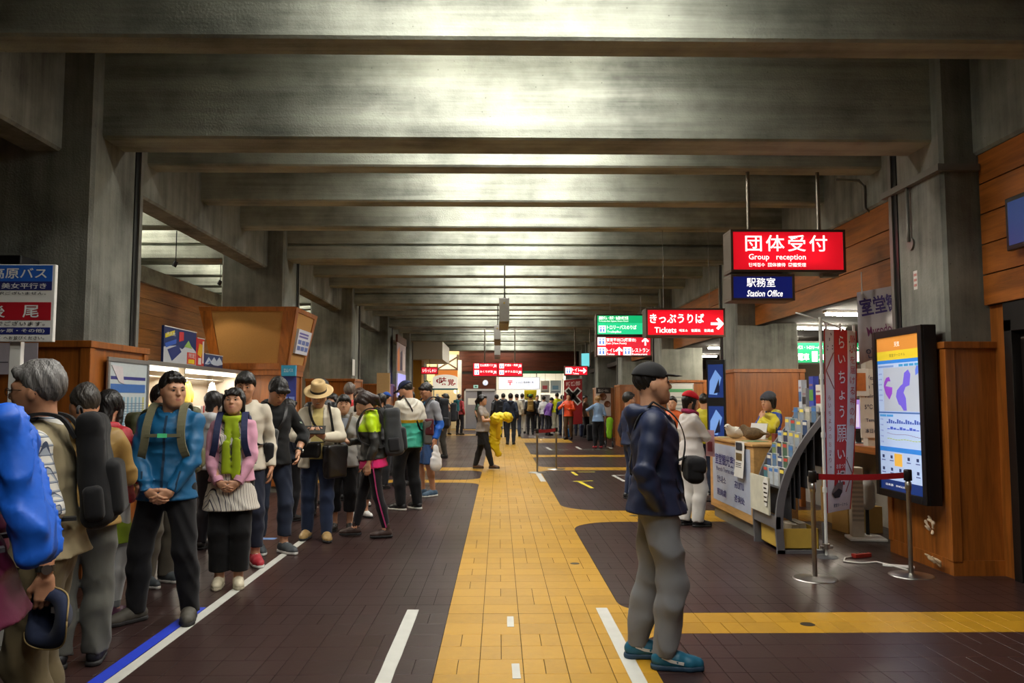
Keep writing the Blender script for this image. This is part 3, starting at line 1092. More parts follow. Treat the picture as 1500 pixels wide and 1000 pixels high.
def shoe(s, root, g, upper, sole, lace=None, high=0.0, lod=0, res=0.008):
    k = s.k * (0.96 if s.female else 1.07)
    a, f = s.ank[g], s.toe[g]
    l = np.cross(f, V3(0, 0, 1)) * -1
    o = V3(a[0], a[1], 0)
    lift = max(0.0, a[2] - 0.085 * s.k)
    def p(x, y, z):
        return o + l * x * k + f * y * k + V3(0, 0, z * k + lift)
    F = Field(0.02)
    F.cone(p(0, -0.035, 0.05), p(0, 0.06, 0.05), 0.040 * k, 0.044 * k)
    F.cone(p(0, 0.06, 0.048), p(0.004, 0.165, 0.034), 0.045 * k, 0.032 * k)
    F.cone(p(-0.012, 0.12, 0.034), p(0.014, 0.13, 0.034), 0.034 * k)
    F.cone(p(0, 0.0, 0.05), p(0, 0.0 - 0.005, 0.085 + high), 0.043 * k, 0.044 * k, cut=0.01)
    F.after(plane_cut(p(0, 0, 0.02), (0, 0, -1)))
    up = field_obj('shoe', (F, res), upper, root)
    S = Field(0.02)
    S.cone(p(0, -0.035, 0.014), p(0, 0.06, 0.014), 0.044 * k, 0.043 * k)
    S.cone(p(0, 0.06, 0.014), p(0.004, 0.165, 0.014), 0.043 * k, 0.034 * k)
    S.cone(p(-0.012, 0.12, 0.014), p(0.014, 0.13, 0.014), 0.036 * k)
    S.after(plane_cut(p(0, 0, 0.028), (0, 0, 1)))
    S.after(plane_cut(p(0, 0, 0.0), (0, 0, -1)))
    field_obj('sole', (S, res), sole, up)
    if lace is not None and lod < 2:
        b = MB()
        for j in range(4):
            y = 0.055 + 0.02 * j
            z = 0.098 - 0.0095 * j - 0.0018 * j * j
            b.tube([p(-0.024, y - 0.008, z - 0.010), p(0, y, z), p(0.024, y + 0.008, z - 0.010)], 0.0032 * k, 5)
            b.tube([p(0.024, y - 0.008, z - 0.010), p(0, y, z + 0.001), p(-0.024, y + 0.008, z - 0.010)], 0.0032 * k, 5)
        b.build('laces', lace, up)
    return up
def person(place, yaw, label, b, lod=1, skin=0, hair='short', hair_c=(22, 19, 18), hat=None, glasses=None, top=None, inner=None, legs=None,
           shoes=None, scarf=None, group=None, paint_skin=None, extra=None, bare_legs=False, bare_arms=False):
    """one figure: body mesh as the thing; hair and clothing as its parts. place = (x, y)"""
    rB = (0.021, 0.024, 0.032)[lod]
    rH = (0.0058, 0.0085, 0.016)[lod]
    rC = (0.0105, 0.014, 0.022)[lod]
    parts = []
    F = Field(0.03)
    b.torso_field(F, -0.006)
    b.arm_field(F, cut=False)
    b.leg_field(F, cut=False)
    for g in (1, -1):
        F.cone(b.ank[g], b.ank[g] + b.toe[g] * 0.06 * b.k - V3(0, 0, 0.035 * b.k), 0.037 * b.k, 0.03 * b.k)
    parts.append((F, rB if not bare_arms else rB * 0.7))
    if lod < 2:
        for g in (1, -1):
            parts.append((b.hand_field(g, lod == 0), 0.0046 if lod == 0 else 0.0078))
    else:
        for g in (1, -1):
            F.cone(b.wri[g], b.wri[g] + b.hd[g] * 0.14 * b.k, 0.026 * b.k, 0.018 * b.k, (b.hn[g], 0.6))
    Hf = b.head_field(lod)
    parts.append((Hf, rH))
    mats = [skin_mat(skin), lip_mat()]
    H, hc, kk = b.HR, b.head, b.k
    def paint(c):
        q = ((c - hc) @ H) / kk
        lips = (np.abs(q[:, 0]) < 0.022 - 1.1 * np.abs(q[:, 2] + 0.054)) & (np.abs(q[:, 2] + 0.054) < 0.0085) & (q[:, 1] < -0.075)
        return lips.astype(int)
    o = field_obj('person', parts, mats, None, paint)
    o.location = (place[0], place[1], 0)
    o.rotation_euler = (0, 0, R(yaw))
    tag(o, label, 'person', group)
    if hair:
        add_hair(b, o, hair, hair_c, (0.0065, 0.009, 0.015)[lod], hat is not None)
    add_face(b, o, lod, glasses, hair_c if hair_c[0] < 90 else (60, 56, 54))
    if hat:
        hat(b, o, (0.006, 0.009, 0.014)[lod])
    if legs:
        legs(b, o, rC, lod)
    if inner:
        inner(b, o, rC, lod)
    if top:
        top(b, o, rC, lod)
    if shoes:
        for g in (1, -1):
            shoe(b, o, g, *shoes[:3], high=shoes[3] if len(shoes) > 3 else 0.0, lod=lod, res=(0.008, 0.011, 0.018)[lod])
    if scarf:
        scarf(b, o, rC, lod)
    if extra:
        extra(b, o, rC, lod)
    return o
# ---------------- clothes
def trousers(c, i0=0.015, i1=0.022, end=1.03, wr=0.004, name='trousers', knee=0.0, paint=None, seed=3):
    def f(b, o, res, lod):
        F = Field(0.025)
        k = b.k
        F.cone(b.pel + V3(0, 0, -0.03) * k, b.pel + (b.T @ V3(0, 0, 0.07)) * k, (0.142 if b.female else 0.14) * k * b.bw + i0 * 0.6, 0.128 * k * b.bw + i0 * 0.5, (b.fwd, 0.72), cut=0.0)
        b.leg_field(F, i0, i1, end, True, knee)
        if wr:
            F.after(wrinkles(wr, seed, 30))
        return field_obj(name, (F, res), c, o, paint)
    return f
def skirt(c, end=0.52, flare=0.05, name='skirt', paint=None, wr=0.004):
    def f(b, o, res, lod):
        F = Field(0.03)
        k = b.k
        m = (b.knee[1] + b.knee[-1]) / 2
        t = end / 0.5
        low = b.pel * (1 - t) + m * t
        F.cone(b.pel + (b.T @ V3(0, 0, 0.07)) * k, low, 0.137 * k, (0.145 + flare) * k, (b.fwd, 0.8), cut=0.0, cuta=0.03)
        F.after(wrinkles(wr, 5, 22))
        return field_obj(name, (F, res), c, o, paint)
    return f
def both(*fs):
    def f(b, o, res, lod):
        for g in fs:
            g(b, o, res, lod)
    return f
def jacket(c, infl=0.026, hem=0.84, sleeve=1.0, cuff=0.012, hood=None, collar=0.035, wr=0.005, zipc=None, name="jacket", paint=None, flare=0.04,
           seed=1, hemband=None, pockets=False, open_front=None, cuffs=None, vest=False, side_only=None):
    """an upper garment; hem is the height of its lower edge on a 1.70 m figure"""
    def f(b, o, res, lod):
        F = Field(0.028)
        k = b.k
        b.torso_field(F, infl)
        lowz = b.up(0, 0, hem)
        if hem < 0.97:
            F.cone(b.pel + (b.T @ V3(0, 0, 0.03)) * k, lowz - (b.T @ V3(0, 0, 0.03)) * k, (0.150 if b.female else 0.145) * k * b.bw + infl, (0.150 if b.female else 0.147) * k * b.bw + infl + flare, (b.fwd, 0.82))
        if not vest:
            b.arm_field(F, infl * 0.62, cuff, sleeve, True)
        if collar:
            F.cone(b.neck - (b.T @ V3(0, 0, 0.03)) * k, b.neck + (b.T @ V3(0, -0.004, collar)) * k, 0.082 * k + infl * 0.4, 0.070 * k + infl * 0.2, cut=0.0)
        if wr:
            F.after(wrinkles(wr, seed, 34))
        dn = b.T @ V3(0, 0, -1)
        F.after(plane_cut(lowz, dn))
        if collar:
            nk, ax = b.neck + (b.T @ V3(0, -0.012, 0)) * k, unit(b.T @ V3(0, -0.10, 1))
            r_in = 0.062 * k
            def hollow(d, P):
                q = P - nk
                h = q @ ax
                rr = np.linalg.norm(q - np.outer(h, ax), axis=1) - r_in
                return np.maximum(d, -np.maximum(rr, 0.0 - h))
            F.after(hollow)
        if open_front is not None:
            # an open coat: a wedge down the front shows what is worn beneath
            wtop, wbot = open_front
            sd, T, pel, fwd = b.T @ V3(1, 0, 0), b.T, b.pel, b.fwd
            upv = T @ V3(0, 0, 1)
            def wedge(d, P):
                q = P - pel
                z = np.clip((q @ upv) / (0.5 * k), -0.3, 1)
                w = wbot + (wtop - wbot) * np.clip(z, 0, 1)
                e = np.maximum(np.abs(q @ sd) - w * k, -(q @ fwd) + 0.03 * k)
                return np.maximum(d, -e)
            F.after(wedge)
        ob = field_obj(name, (F, res), c, o, paint)
        ffr = b.fwd
        zn = b.T @ V3(0, 0, 1)
        if zipc is not None:
            pts = []
            for j in range(15):
                z = hem + 0.01 + (1.44 - hem) * j / 14
                p0 = b.up(0, 0, z)
                ts = np.linspace(0.03, 0.32, 60)
                P = p0 + np.outer(ts * k, ffr)
                d = F(P)
                w = np.where(d < 0.001)[0]
                if len(w):
                    pts.append(P[w[-1]] + ffr * 0.001)
            if len(pts) > 3:
                MB().ribbon(pts, tuple(b.T @ V3(1, 0, 0)), 0.016 * k, 0.012).build('zip', zipc, ob)
        if hood is not None:
            Hd = Field(0.03)
            n = b.neck
            tp = lambda x, y, z: n + (b.T @ V3(x, y, z)) * k
            Hd.cone(tp(-0.085, 0.03, 0.005), tp(-0.03, 0.098, 0.0), 0.034 * k, 0.044 * k)
            Hd.cone(tp(0.085, 0.03, 0.005), tp(0.03, 0.098, 0.0), 0.034 * k, 0.044 * k)
            Hd.cone(tp(-0.03, 0.098, 0.0), tp(0.03, 0.098, 0.0), 0.046 * k)
            Hd.cone(tp(-0.085, 0.02, 0.0), tp(-0.055, -0.065, -0.03), 0.03 * k, 0.018 * k)
            Hd.cone(tp(0.085, 0.02, 0.0), tp(0.055, -0.065, -0.03), 0.03 * k, 0.018 * k)
            Hd.cone(tp(0, 0.105, -0.02), tp(0, 0.11, -0.11), 0.06 * k, 0.03 * k, (ffr, 0.6))
            Hd.after(wrinkles(0.006, seed + 4, 50))
            field_obj('hood', (Hd, res), hood, ob)
        if pockets:
            for g in (1, -1):
                z0 = hem + 0.08
                pts = []
                for j in range(6):
                    p0 = b.up(0.105 * g + 0.004 * j * g, 0, z0 + 0.025 * j)
                    ts = np.linspace(0.0, 0.3, 60)
                    P = p0 + np.outer(ts * k, ffr)
                    w = np.where(F(P) < 0.001)[0]
                    if len(w):
                        pts.append(P[w[-1]] + ffr * 0.001)
                if len(pts) > 2:
                    MB().ribbon(pts, tuple(b.T @ V3(1, 0, 0)), 0.012 * k, 0.005).build('pocket_zip', zipc or c, ob)
        if cuffs is not None:
            for g in (1, -1):
                u = unit(b.wri[g] - b.elb[g])
                p = b.wri[g] - u * 0.004
                MB().cyl(p - u * 0.045, p - u * 0.002, 0.036 * k + cuff, 0.031 * k + cuff, 14).build('cuff', cuffs, ob)
        return ob
    return f
def scarf_part(c, long=0.35, name='scarf'):
    def f(b, o, res, lod):
        F = Field(0.02)
        k = b.k
        tp = lambda x, y, z: b.neck + (b.T @ V3(x, y, z)) * k
        ring = [tp(0.088 * math.sin(t), -0.012 - 0.082 * math.cos(t), 0.028 - 0.02 * math.cos(t)) for t in np.linspace(0, 2 * math.pi, 13)]
        for p, q in zip(ring, ring[1:]):
            F.cone(p, q, 0.026 * k)
        if long:
            F.cone(tp(0.02, -0.105, 0.0), tp(0.055, -0.195, -0.18), 0.03 * k, 0.036 * k, (b.fwd, 0.45))
            F.cone(tp(0.055, -0.195, -0.18), tp(0.06, -0.195, -long), 0.036 * k, 0.042 * k, (b.fwd, 0.45), cut=0.0)
            F.cone(tp(-0.03, -0.105, 0.0), tp(-0.03, -0.195, -0.2), 0.03 * k, 0.034 * k, (b.fwd, 0.45))
            F.cone(tp(-0.03, -0.195, -0.2), tp(-0.025, -0.195, -long * 0.9), 0.034 * k, 0.04 * k, (b.fwd, 0.45), cut=0.0)
        F.after(wrinkles(0.0016, 9, 90))
        field_obj(name, (F, min(res, 0.011)), c, o)
    return f
# ---------------- packs and bags worn by people are things of their own
def backpack(o, b, label, c, c2=None, strapc=None, size=(0.30, 0.46, 0.17), lift=0.0, lod=1, cover=False, infl=0.03, pocket=True, name='backpack', chest=None, cat='backpack', group=None, dx=0.0):
    k = b.k
    c2 = c2 or c
    strapc = strapc or c2
    w, h, d = [v / 2 for v in size]
    root = empty(name, o.location, o.rotation_euler[2], label=label, cat=cat, group=group)
    T = b.T
    cz = 1.44 + lift - h / k
    cc = b.up(dx, 0.115 + (infl + 0.012 + d) / k, cz)
    F = Field(0.02)
    F.rbox(cc, (w, d, h), 0.06, T, taper=0.12)
    if not cover:
        F.rbox(cc + T @ V3(0, d * 0.05, h * 0.9), (w * 0.92, d * 0.9, 0.055), 0.045, T)
    F.after(wrinkles(0.017 if cover else 0.004, 11, 40))
    body = field_obj('pack_cover' if cover else 'pack_body', (F, (0.010, 0.014, 0.022)[lod]), c, root)
    if pocket and not cover:
        P = Field(0.02)
        P.rbox(cc + T @ V3(0, d * 0.98, -h * 0.3), (w * 0.74, 0.045, h * 0.52), 0.035, T)
        field_obj('front_pocket', (P, (0.010, 0.013, 0.022)[lod]), c2, root)
        if lod < 2:
            for g in (1, -1):
                S = Field(0.02)
                S.rbox(cc + T @ V3(w * 0.98 * g, 0, -h * 0.5), (0.03, d * 0.65, h * 0.32), 0.025, T)
                field_obj('side_pocket', (S, 0.013), c2, root)
    for g in (1, -1):
        pts = [b.up(0.085 * g, 0.135 + infl, 1.37), b.up(0.095 * g, 0.09 + infl, 1.435 + infl), b.up(0.1 * g, 0.02, 1.462 + infl), b.up(0.105 * g, -0.06, 1.425 + infl), b.up(0.112 * g, -0.105 - infl, 1.34),
               b.up(0.122 * g, -0.115 - infl, 1.22), b.up(0.15 * g, -0.075 - infl, 1.12), b.up(0.172 * g, 0.02, 1.06), b.up(0.15 * g, 0.12 + infl, 1.04)]
        MB().ribbon([Vector(p) for p in pts], tuple(T @ V3(1, 0, 0)), 0.052 * k, 0.014).build('shoulder_strap', strapc, root)
    if chest:
        MB().ribbon([Vector(b.up(x, -0.125 - infl - 0.01 * (1 - abs(x) / 0.12), 1.275)) for x in (-0.115, -0.06, 0, 0.06, 0.115)], tuple(T @ V3(0, 0, 1)), 0.022, 0.008).build('chest_strap', strapc, root)
        p = b.up(0.0, -0.14 - infl, 1.275)
        bb = MB().box((-0.03, -0.008, -0.014), (0.03, 0.008, 0.014), M=Matrix.Translation(Vector(p)) @ Matrix(T.tolist()).to_4x4())
        bb.build('buckle', chest, root)
    if not cover:
        q = [cc + T @ V3(0.05 * math.cos(t), -d * 0.7, h + 0.03 + 0.03 * math.sin(t)) for t in np.linspace(0, math.pi, 7)]
        MB().tube(q, 0.006).build('grab_handle', strapc, root)
    return root
def shoulder_bag(o, b, label, c, at, size=(0.24, 0.18, 0.09), side=1, lod=1, strapc=None, name='shoulder_bag', cat='bag', rad=0.03, infl=0.03, flap=None, cross=True, group=None):
    """a bag at a point of the wearer's frame, hung from the opposite (cross) or same shoulder"""
    k = b.k
    root = empty(name, o.location, o.rotation_euler[2], label=label, cat=cat, group=group)
    c0 = b.up(*at)
    F = Field(0.02)
    F.rbox(c0, (size[0] / 2, size[2] / 2, size[1] / 2), rad, b.T @ rotm('Z', math.degrees(math.atan2(at[0], -at[1])) if abs(at[0]) + abs(at[1]) > 0.01 else 0), taper=-0.06)
    F.after(wrinkles(0.004, 7, 45))
    body = field_obj('bag_body', (F, (0.008, 0.012, 0.02)[lod]), c, root)
    if flap is not None:
        F2 = Field(0.02)
        rot = b.T @ rotm('Z', math.degrees(math.atan2(at[0], -at[1])))
        F2.rbox(c0 + rot @ V3(0, -size[2] * 0.12, size[1] * 0.2), (size[0] * 0.51, size[2] * 0.5, size[1] * 0.34), rad * 0.8, rot)
        field_obj('bag_flap', (F2, (0.008, 0.012, 0.02)[lod]), flap, root)
    sg = -side if cross else side
    top = b.up(0.10 * sg, 0.02, 1.455 + infl)
    fr = [top, b.up(0.085 * sg, -0.075 - infl, 1.40), b.up(0.03 * sg, -0.135 - infl, 1.26), b.up(0.1 * side, -0.13 - infl, 1.08)] if cross else [top, b.up(0.14 * sg, -0.09 - infl, 1.36), b.up(0.17 * sg, -0.12 - infl, 1.2)]
    bk = [top, b.up(0.085 * sg, 0.095 + infl * 0.6, 1.38), b.up(0.0, 0.115 + infl * 0.6, 1.22), b.up(0.13 * side, 0.10 + infl * 0.6, 1.04)] if cross else [top, b.up(0.14 * sg, 0.11 + infl, 1.36), b.up(0.18 * sg, 0.1 + infl, 1.2)]
    e = c0 + V3(0, 0, size[1] / 2)
    MB().ribbon([Vector(p) for p in bk[::-1] + fr[1:]] if False else [Vector(p) for p in fr + [e]], tuple(b.T @ V3(1, 0, 0.3)), 0.026, 0.006).build('bag_strap', strapc or c, root)
    MB().ribbon([Vector(p) for p in bk + [e + (b.T @ V3(0.04 * side, 0.03, 0))]], tuple(b.T @ V3(1, 0, 0.3)), 0.026, 0.006).build('bag_strap', strapc or c, root)
    return root
# ================================================================ the hall
CONC_BEAM = concrete('concrete_beam', (0.35, 6.0, 9.0))
CONC_COL = concrete('concrete_column', (7.0, 7.0, 0.5), (126, 127, 118))
CONC_SLAB = concrete('concrete_slab', (1.0, 4.0, 4.0))
WOOD = wood('orange_wood', (154, 88, 31))
WOOD_H = wood('orange_wood_boards', (154, 88, 31), stretch=(9, 0.7, 9))
WOOD_D = wood('dark_red_wood', (84, 40, 24), stretch=(0.8, 8, 8))
STEEL = mat('brushed_steel', (176, 174, 168), 0.3, 1.0, 0.05)
GREY_METAL = mat('grey_paint', (120, 118, 112), 0.5, 0.3)
DARK_METAL = mat('dark_bronze', (58, 50, 44), 0.45, 0.5)
BLACK = mat('black_plastic', (16, 16, 18), 0.4)
WHITE = mat('white_paint', (225, 224, 218), 0.5, var=0.03)
COLY = [7.0 + MODULE * k for k in range(-1, 6)]
CX, CW, CD = 3.99, 1.05, 1.0       # inner face, width, depth of the columns
CXL = 3.6
ZP, ZS, ZG = EYE + 2.37, EYE + 2.585, EYE + 2.2
SLAB = 4.75
END = 42.0
# floor slab, roof slab, far and side walls
FLOOR = struct(boxo('floor', (-12, -10, -0.3), (12, END + 0.5, -0.006), mat('screed', (24, 18, 16), 0.9)))
struct(boxo('ceiling', (-12, -10, SLAB), (12, END + 0.5, SLAB + 0.25), CONC_SLAB))
struct(boxo('wall_left', (-9.4, -10, 0), (-9.2, END, SLAB), mat('wall_render', (120, 110, 96), 0.8)))
struct(boxo('wall_back', (-12, -10.2, 0), (12, -10.0, SLAB), mat('wall_render', (120, 110, 96), 0.8)))
# beams across the hall: a deep one at every column, three shallower ones between
for k in range(-10, 23):
    y = PB + STEP * k
    deep = k % 4 == 0
    w = 0.45 if deep else 0.3
    zb = ZP if deep else ZS
    b = MB()
    for x0, x1 in ((-9.2, -CXL - 0.55), (-CXL - 0.3, CX + 0.3)) if not deep else ((-9.2, -CXL), (-CXL, CX)):
        c = 0.02
        M = Matrix.Translation((x0, y, zb))
        if deep and k >= 4:     # the far column beams carry a shadow groove along the lower face
            pts = [(c, 0), (w - c, 0), (w, c), (w, SLAB - zb), (0, SLAB - zb), (0, 0.28), (0.05, 0.27), (0.05, 0.235), (0, 0.225), (0, c)]
        else:
            pts = [(c, 0), (w - c, 0), (w, c), (w, SLAB - zb), (0, SLAB - zb), (0, c)]
        b.prism(pts, x1 - x0, Matrix(((0, 0, 1, x0), (1, 0, 0, y), (0, 1, 0, zb), (0, 0, 0, 1))))
    struct(b.build('ceiling_beam', CONC_BEAM))
# girders along the two column lines and the columns
def girder(x0, x1, y0, y1):
    c = 0.025
    pts = [(c, 0), (x1 - x0 - c, 0), (x1 - x0, c), (x1 - x0, SLAB - ZG), (0, SLAB - ZG), (0, c)]
    b = MB().prism(pts, y1 - y0, Matrix(((1, 0, 0, x0), (0, 0, -1, y1), (0, 1, 0, ZG), (0, 0, 0, 1))))
    struct(b.build('ceiling_girder', CONC_COL))
for i, y in enumerate(COLY):
    yn = (COLY[i + 1] if i + 1 < len(COLY) else END)
    girder(-CXL - 0.62, -CXL - 0.29, y + CD - 0.02, yn + 0.02)
    girder(CX + 0.3, CX + 0.65, y + CD - 0.02, yn + 0.02)
girder(-CXL - 0.62, -CXL - 0.29, -10, COLY[0] + 0.02)
girder(CX + 0.3, CX + 0.65, -10, COLY[0] + 0.02)
def column(x0, x1, y):
    c = 0.03
    pts = [(x0 + c, y), (x1 - c, y), (x1, y + c), (x1, y + CD - c), (x1 - c, y + CD), (x0 + c, y + CD), (x0, y + CD - c), (x0, y + c)]
    o = MB().prism(pts, SLAB, Matrix()).build('column', CONC_COL)
    return struct(o)
def cladding(col, x0, x1, y, top, side):
    """wooden casing round a column's foot: plinth, stiles, rails and inset panels"""
    d = 0.07
    X0, X1, Y0, Y1 = x0 - d, x1 + d, y - d, y + CD + d
    b = MB()
    b.box((X0 + 0.02, Y0 + 0.02, 0.12), (X1 - 0.02, Y1 - 0.02, top - 0.02))
    b.build('casing_panel', WOOD, col)
    f = MB()
    e = 0.012
    f.box((X0 - e, Y0 - e, top - 0.06), (X1 + e, Y1 + e, top))
    for xx, yy in ((X0, Y0), (X1 - 0.09, Y0), (X0, Y1 - 0.09), (X1 - 0.09, Y1 - 0.09)):
        f.box((xx, yy, 0.12), (xx + 0.09, yy + 0.09, top - 0.06))
    f.build('casing_frame', WOOD, col, bevel=0.006)
    p = MB().box((X0 + 0.01, Y0 + 0.01, 0), (X1 - 0.01, Y1 - 0.01, 0.13))
    p.build('casing_plinth', WOOD, col)
RCOL, LCOL = [], []
for i, y in enumerate(COLY):
    a = column(-CXL - CW, -CXL, y)
    b = column(CX, CX + CW, y)
    LCOL.append(a)
    RCOL.append(b)
    if i and i < 6:
        if i != 2:
            cladding(a, -CXL - CW, -CXL, y, 2.03, 1)
        cladding(b, CX, CX + CW, y, 2.03 if i < 3 else 2.0, -1)
    # the dark conduit slot down the inner face
    for o, x in ((a, -CXL), (b, CX)):
        if i:
            s = 1 if x < 0 else -1
            boxo('conduit', (min(x, x + 0.03 * s), y + 0.86, 2.03), (max(x, x + 0.03 * s), y + 0.92, ZG + 0.3), GREY_METAL, o)
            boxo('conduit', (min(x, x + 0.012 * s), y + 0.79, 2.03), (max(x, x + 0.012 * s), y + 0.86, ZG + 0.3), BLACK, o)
# steel ledge, drop conduit, hook plate and sticker on the near right column
rc = RCOL[1]
lb = MB().box((CX - 0.06, COLY[1] - 0.06, EYE + 2.05), (CX + 0.32, COLY[1] + CD + 0.02, EYE + 2.11))
lb.build('ledge', GREY_METAL, rc)
cb = MB().tube([(CX - 0.03, COLY[1] + 0.55, EYE + 2.05), (CX - 0.03, COLY[1] + 0.55, EYE + 1.62), (CX - 0.03, COLY[1] + 0.55, EYE + 1.52)], 0.016)
cb.build('drop_conduit', GREY_METAL, rc)
MB().cyl((CX + 0.005, COLY[1] + 0.55, EYE + 1.5), (CX - 0.02, COLY[1] + 0.55, EYE + 1.5), 0.06).build('hook_plate', GREY_METAL, rc)
quad(rc, facing(CX, COLY[1] + 0.5, EYE + 1.14, -90), -0.035, -0.09, 0.035, 0.09, WHITE, 'sticker')
for zz in (-0.05, 0.0, 0.05):
    quad(rc, facing(CX, COLY[1] + 0.5, EYE + 1.14 + zz, -90), -0.022, -0.012, 0.022, 0.012, mat('pale_red', (200, 140, 130), 0.6), 'sticker_mark', lift=0.004)
# small conduit running from beam to girder beside the reception sign
MB().tube([(CX - 0.05, 9.1, ZS - 0.02), (CX + 0.22, 9.1, ZS - 0.03), (CX + 0.28, 9.1, ZS - 0.1), (CX + 0.28, 9.1, ZG + 0.03), (CX + 0.35, 9.1, ZG - 0.02)], 0.018).build('trim_1', GREY_METAL)['kind'] = 'structure'

# right side: boarded wall before the first column, boarded spandrel over the office openings
WX = CX + 0.33
def boards(name, x, y0, y1, z0, z1, n, m, parent_kind=True):
    w = struct(boxo(name, (x + 0.03, y0, z0), (x + 0.15, y1, z1), mat('dark_backing', (30, 20, 14), 0.8)))
    h = (z1 - z0) / n
    c = wm(w).inverted()
    for i in range(n):
        b = MB().box((x, y0, z0 + i * h + 0.006), (x + 0.04, y1, z0 + (i + 1) * h - 0.006), M=c)
        b.build('board', m, w)
    return w
boards('wall_right', WX, -10, COLY[1] - 0.02, 2.35, ZG, 5, WOOD_H)
for i in (1, 2, 3):
    boards('trim_right', WX, COLY[i] + CD, COLY[i + 1], 2.76, ZG, 3, WOOD_H)
# lower right wall with the dark door beside the column
struct(boxo('wall_right_lower', (WX + 0.06, 6.72, 0), (WX + 0.2, COLY[1], 2.35), WOOD))
struct(boxo('wall_right_lower', (WX + 0.12, -10, 0), (WX + 0.3, 5.7, 2.35), WOOD))
dr = struct(boxo('door_1', (WX + 0.1, 5.7, 0), (WX + 0.16, 6.72, 2.1), mat('dark_door', (30, 24, 22), 0.35)))
dw = wm(dr).inverted()
fr = MB()
for lo, hi in (((WX + 0.02, 6.66, 0), (WX + 0.18, 6.76, 2.2)), ((WX + 0.02, 5.64, 0), (WX + 0.18, 5.74, 2.2)), ((WX + 0.02, 5.64, 2.1), (WX + 0.18, 6.76, 2.35))):
    fr.box(lo, hi, M=dw)
fr.build('door_frame', mat('dark_frame', (24, 20, 18), 0.4), dr, bevel=0.004)
MB().box((WX + 0.05, 6.2, 2.0), (WX + 0.1, 6.5, 2.06), M=dw).build('door_closer', STEEL, dr)
b = MB().cyl(dw @ Vector((WX + 0.04, 6.55, 2.03)), dw @ Vector((WX + 0.06, 6.0, 2.07)), 0.012)
b.build('closer_arm', STEEL, dr)
quad(dr, facing(WX + 0.1, 6.2, 1.72, -90), -0.3, -0.2, 0.3, 0.2, WHITE, 'paper_notice')
MB().cyl(dw @ Vector((WX + 0.04, 5.85, 1.0)), dw @ Vector((WX + 0.1, 5.85, 1.0)), 0.025).build('door_knob', STEEL, dr)

# office beyond the right columns: back wall and low ceiling with tubes
struct(boxo('wall_office', (8.6, 6.0, 0), (8.8, END, 3.0), mat('office_wall', (116, 104, 90), 0.8)))
struct(boxo('wall_office_near', (WX + 0.2, COLY[1] - 0.05, 0), (8.8, COLY[1] + 0.05, 3.0), mat('office_wall', (116, 104, 90), 0.8)))
struct(boxo('ceiling_office', (WX + 0.06, COLY[1], 2.8), (8.8, END, 2.95), mat('office_ceiling', (60, 52, 46), 0.9)))
TUBE = emit('tube_light', (255, 246, 226), OFFICE_LAMP)
TUBE_H = emit('tube_hall', (255, 249, 238), HALL_LAMP)
TUBE_A = emit('tube_aisle', (255, 247, 230), AISLE_LAMP)
def tube_lamp(x, y, L=1.25, z=2.8, rz=0.0, group='tube lamps on the office ceiling', label='slim white tube lamp on the low ceiling of the office'):
    o = empty('tube_lamp', (x, y, z), rz, label=label, cat='ceiling lamp', group=group)
    MB().box((-L / 2, -0.06, -0.035), (L / 2, 0.06, 0)).build('lamp_housing', WHITE, o)
    MB().cyl((-L / 2 + 0.02, 0, -0.055), (L / 2 - 0.02, 0, -0.055), 0.024, n=10).build('lamp_tube', TUBE, o)
    return o
for x, y in ((5.3, 9.4), (5.3, 11.4), (5.4, 13.6), (5.6, 16.4), (5.6, 19.0), (5.6, 22.5), (5.4, 7.7)):  # the last, nearest tube is added to brighten the hanging banner
    tube_lamp(x, y, rz=R(8))
# fittings of the hall lamps up on the roof slab
for by in BAYS:
    o = empty('batten_lamp', (0.1, by - 0.05, SLAB), label='tube lamp on the roof slab hidden between two concrete beams', cat='ceiling lamp', group='lamps between the beams')
    MB().box((-1.3, -0.06, -0.06), (1.3, 0.06, 0)).build('lamp_housing', WHITE, o)
    MB().cyl((-1.25, 0, -0.14), (1.25, 0, -0.14), 0.02, n=8).build('lamp_tube', TUBE_H, o)
    if by > 9:
        o = empty('batten_lamp', (-6.0, by - 0.05, SLAB), label='tube lamp on the roof slab over the shop aisle', cat='ceiling lamp', group='lamps over the shop aisle')
        MB().box((-0.6, -0.06, -0.06), (0.6, 0.06, 0)).build('lamp_housing', WHITE, o)
        MB().cyl((-0.55, 0, -0.09), (0.55, 0, -0.09), 0.02, n=8).build('lamp_tube', TUBE_A, o)
# ================================================================ floor: brown and yellow vinyl tiles
BROWN = tile_mat('brown_tile', (50, 34, 32), 0.32, 0.16)
YELLOW = tile_mat('yellow_tile', (168, 126, 30), 0.36, 0.2)
G0, T = -0.36, 0.25                 # tile grid: the yellow walk is five tiles wide
PX0, PX1 = -0.36, 0.89
BANDS = [(1, 5.3, 5.8), (1, 10.05, 11.05), (1, 17.3, 18.05), (-1, 14.8, 15.3), (-1, 17.3, 18.05), (1, 21.3, 22.05), (-1, 34.05, 35.05), (-1, 40.3, 41.05)]
HALF = (1, 28.3, 31.3)
def is_yellow(x, y):
    if PX0 < x < PX1:
        return True
    for s, a, b in BANDS:
        if a < y < b and (x > 0 if s > 0 else x < 0):
            return True
    return HALF[1] < y < HALF[2] and PX1 < x < 2.6
rt = random.Random(3)
near_y, near_b = [], []
far_y, far_b = MB(), MB()
def tile_cells():
    for j in range(-4, 148):
        y = 5.3 + (j - 4) * T
        for i in range(-32, 34):
            x = G0 + i * T
            yield x, y
NEAR = []
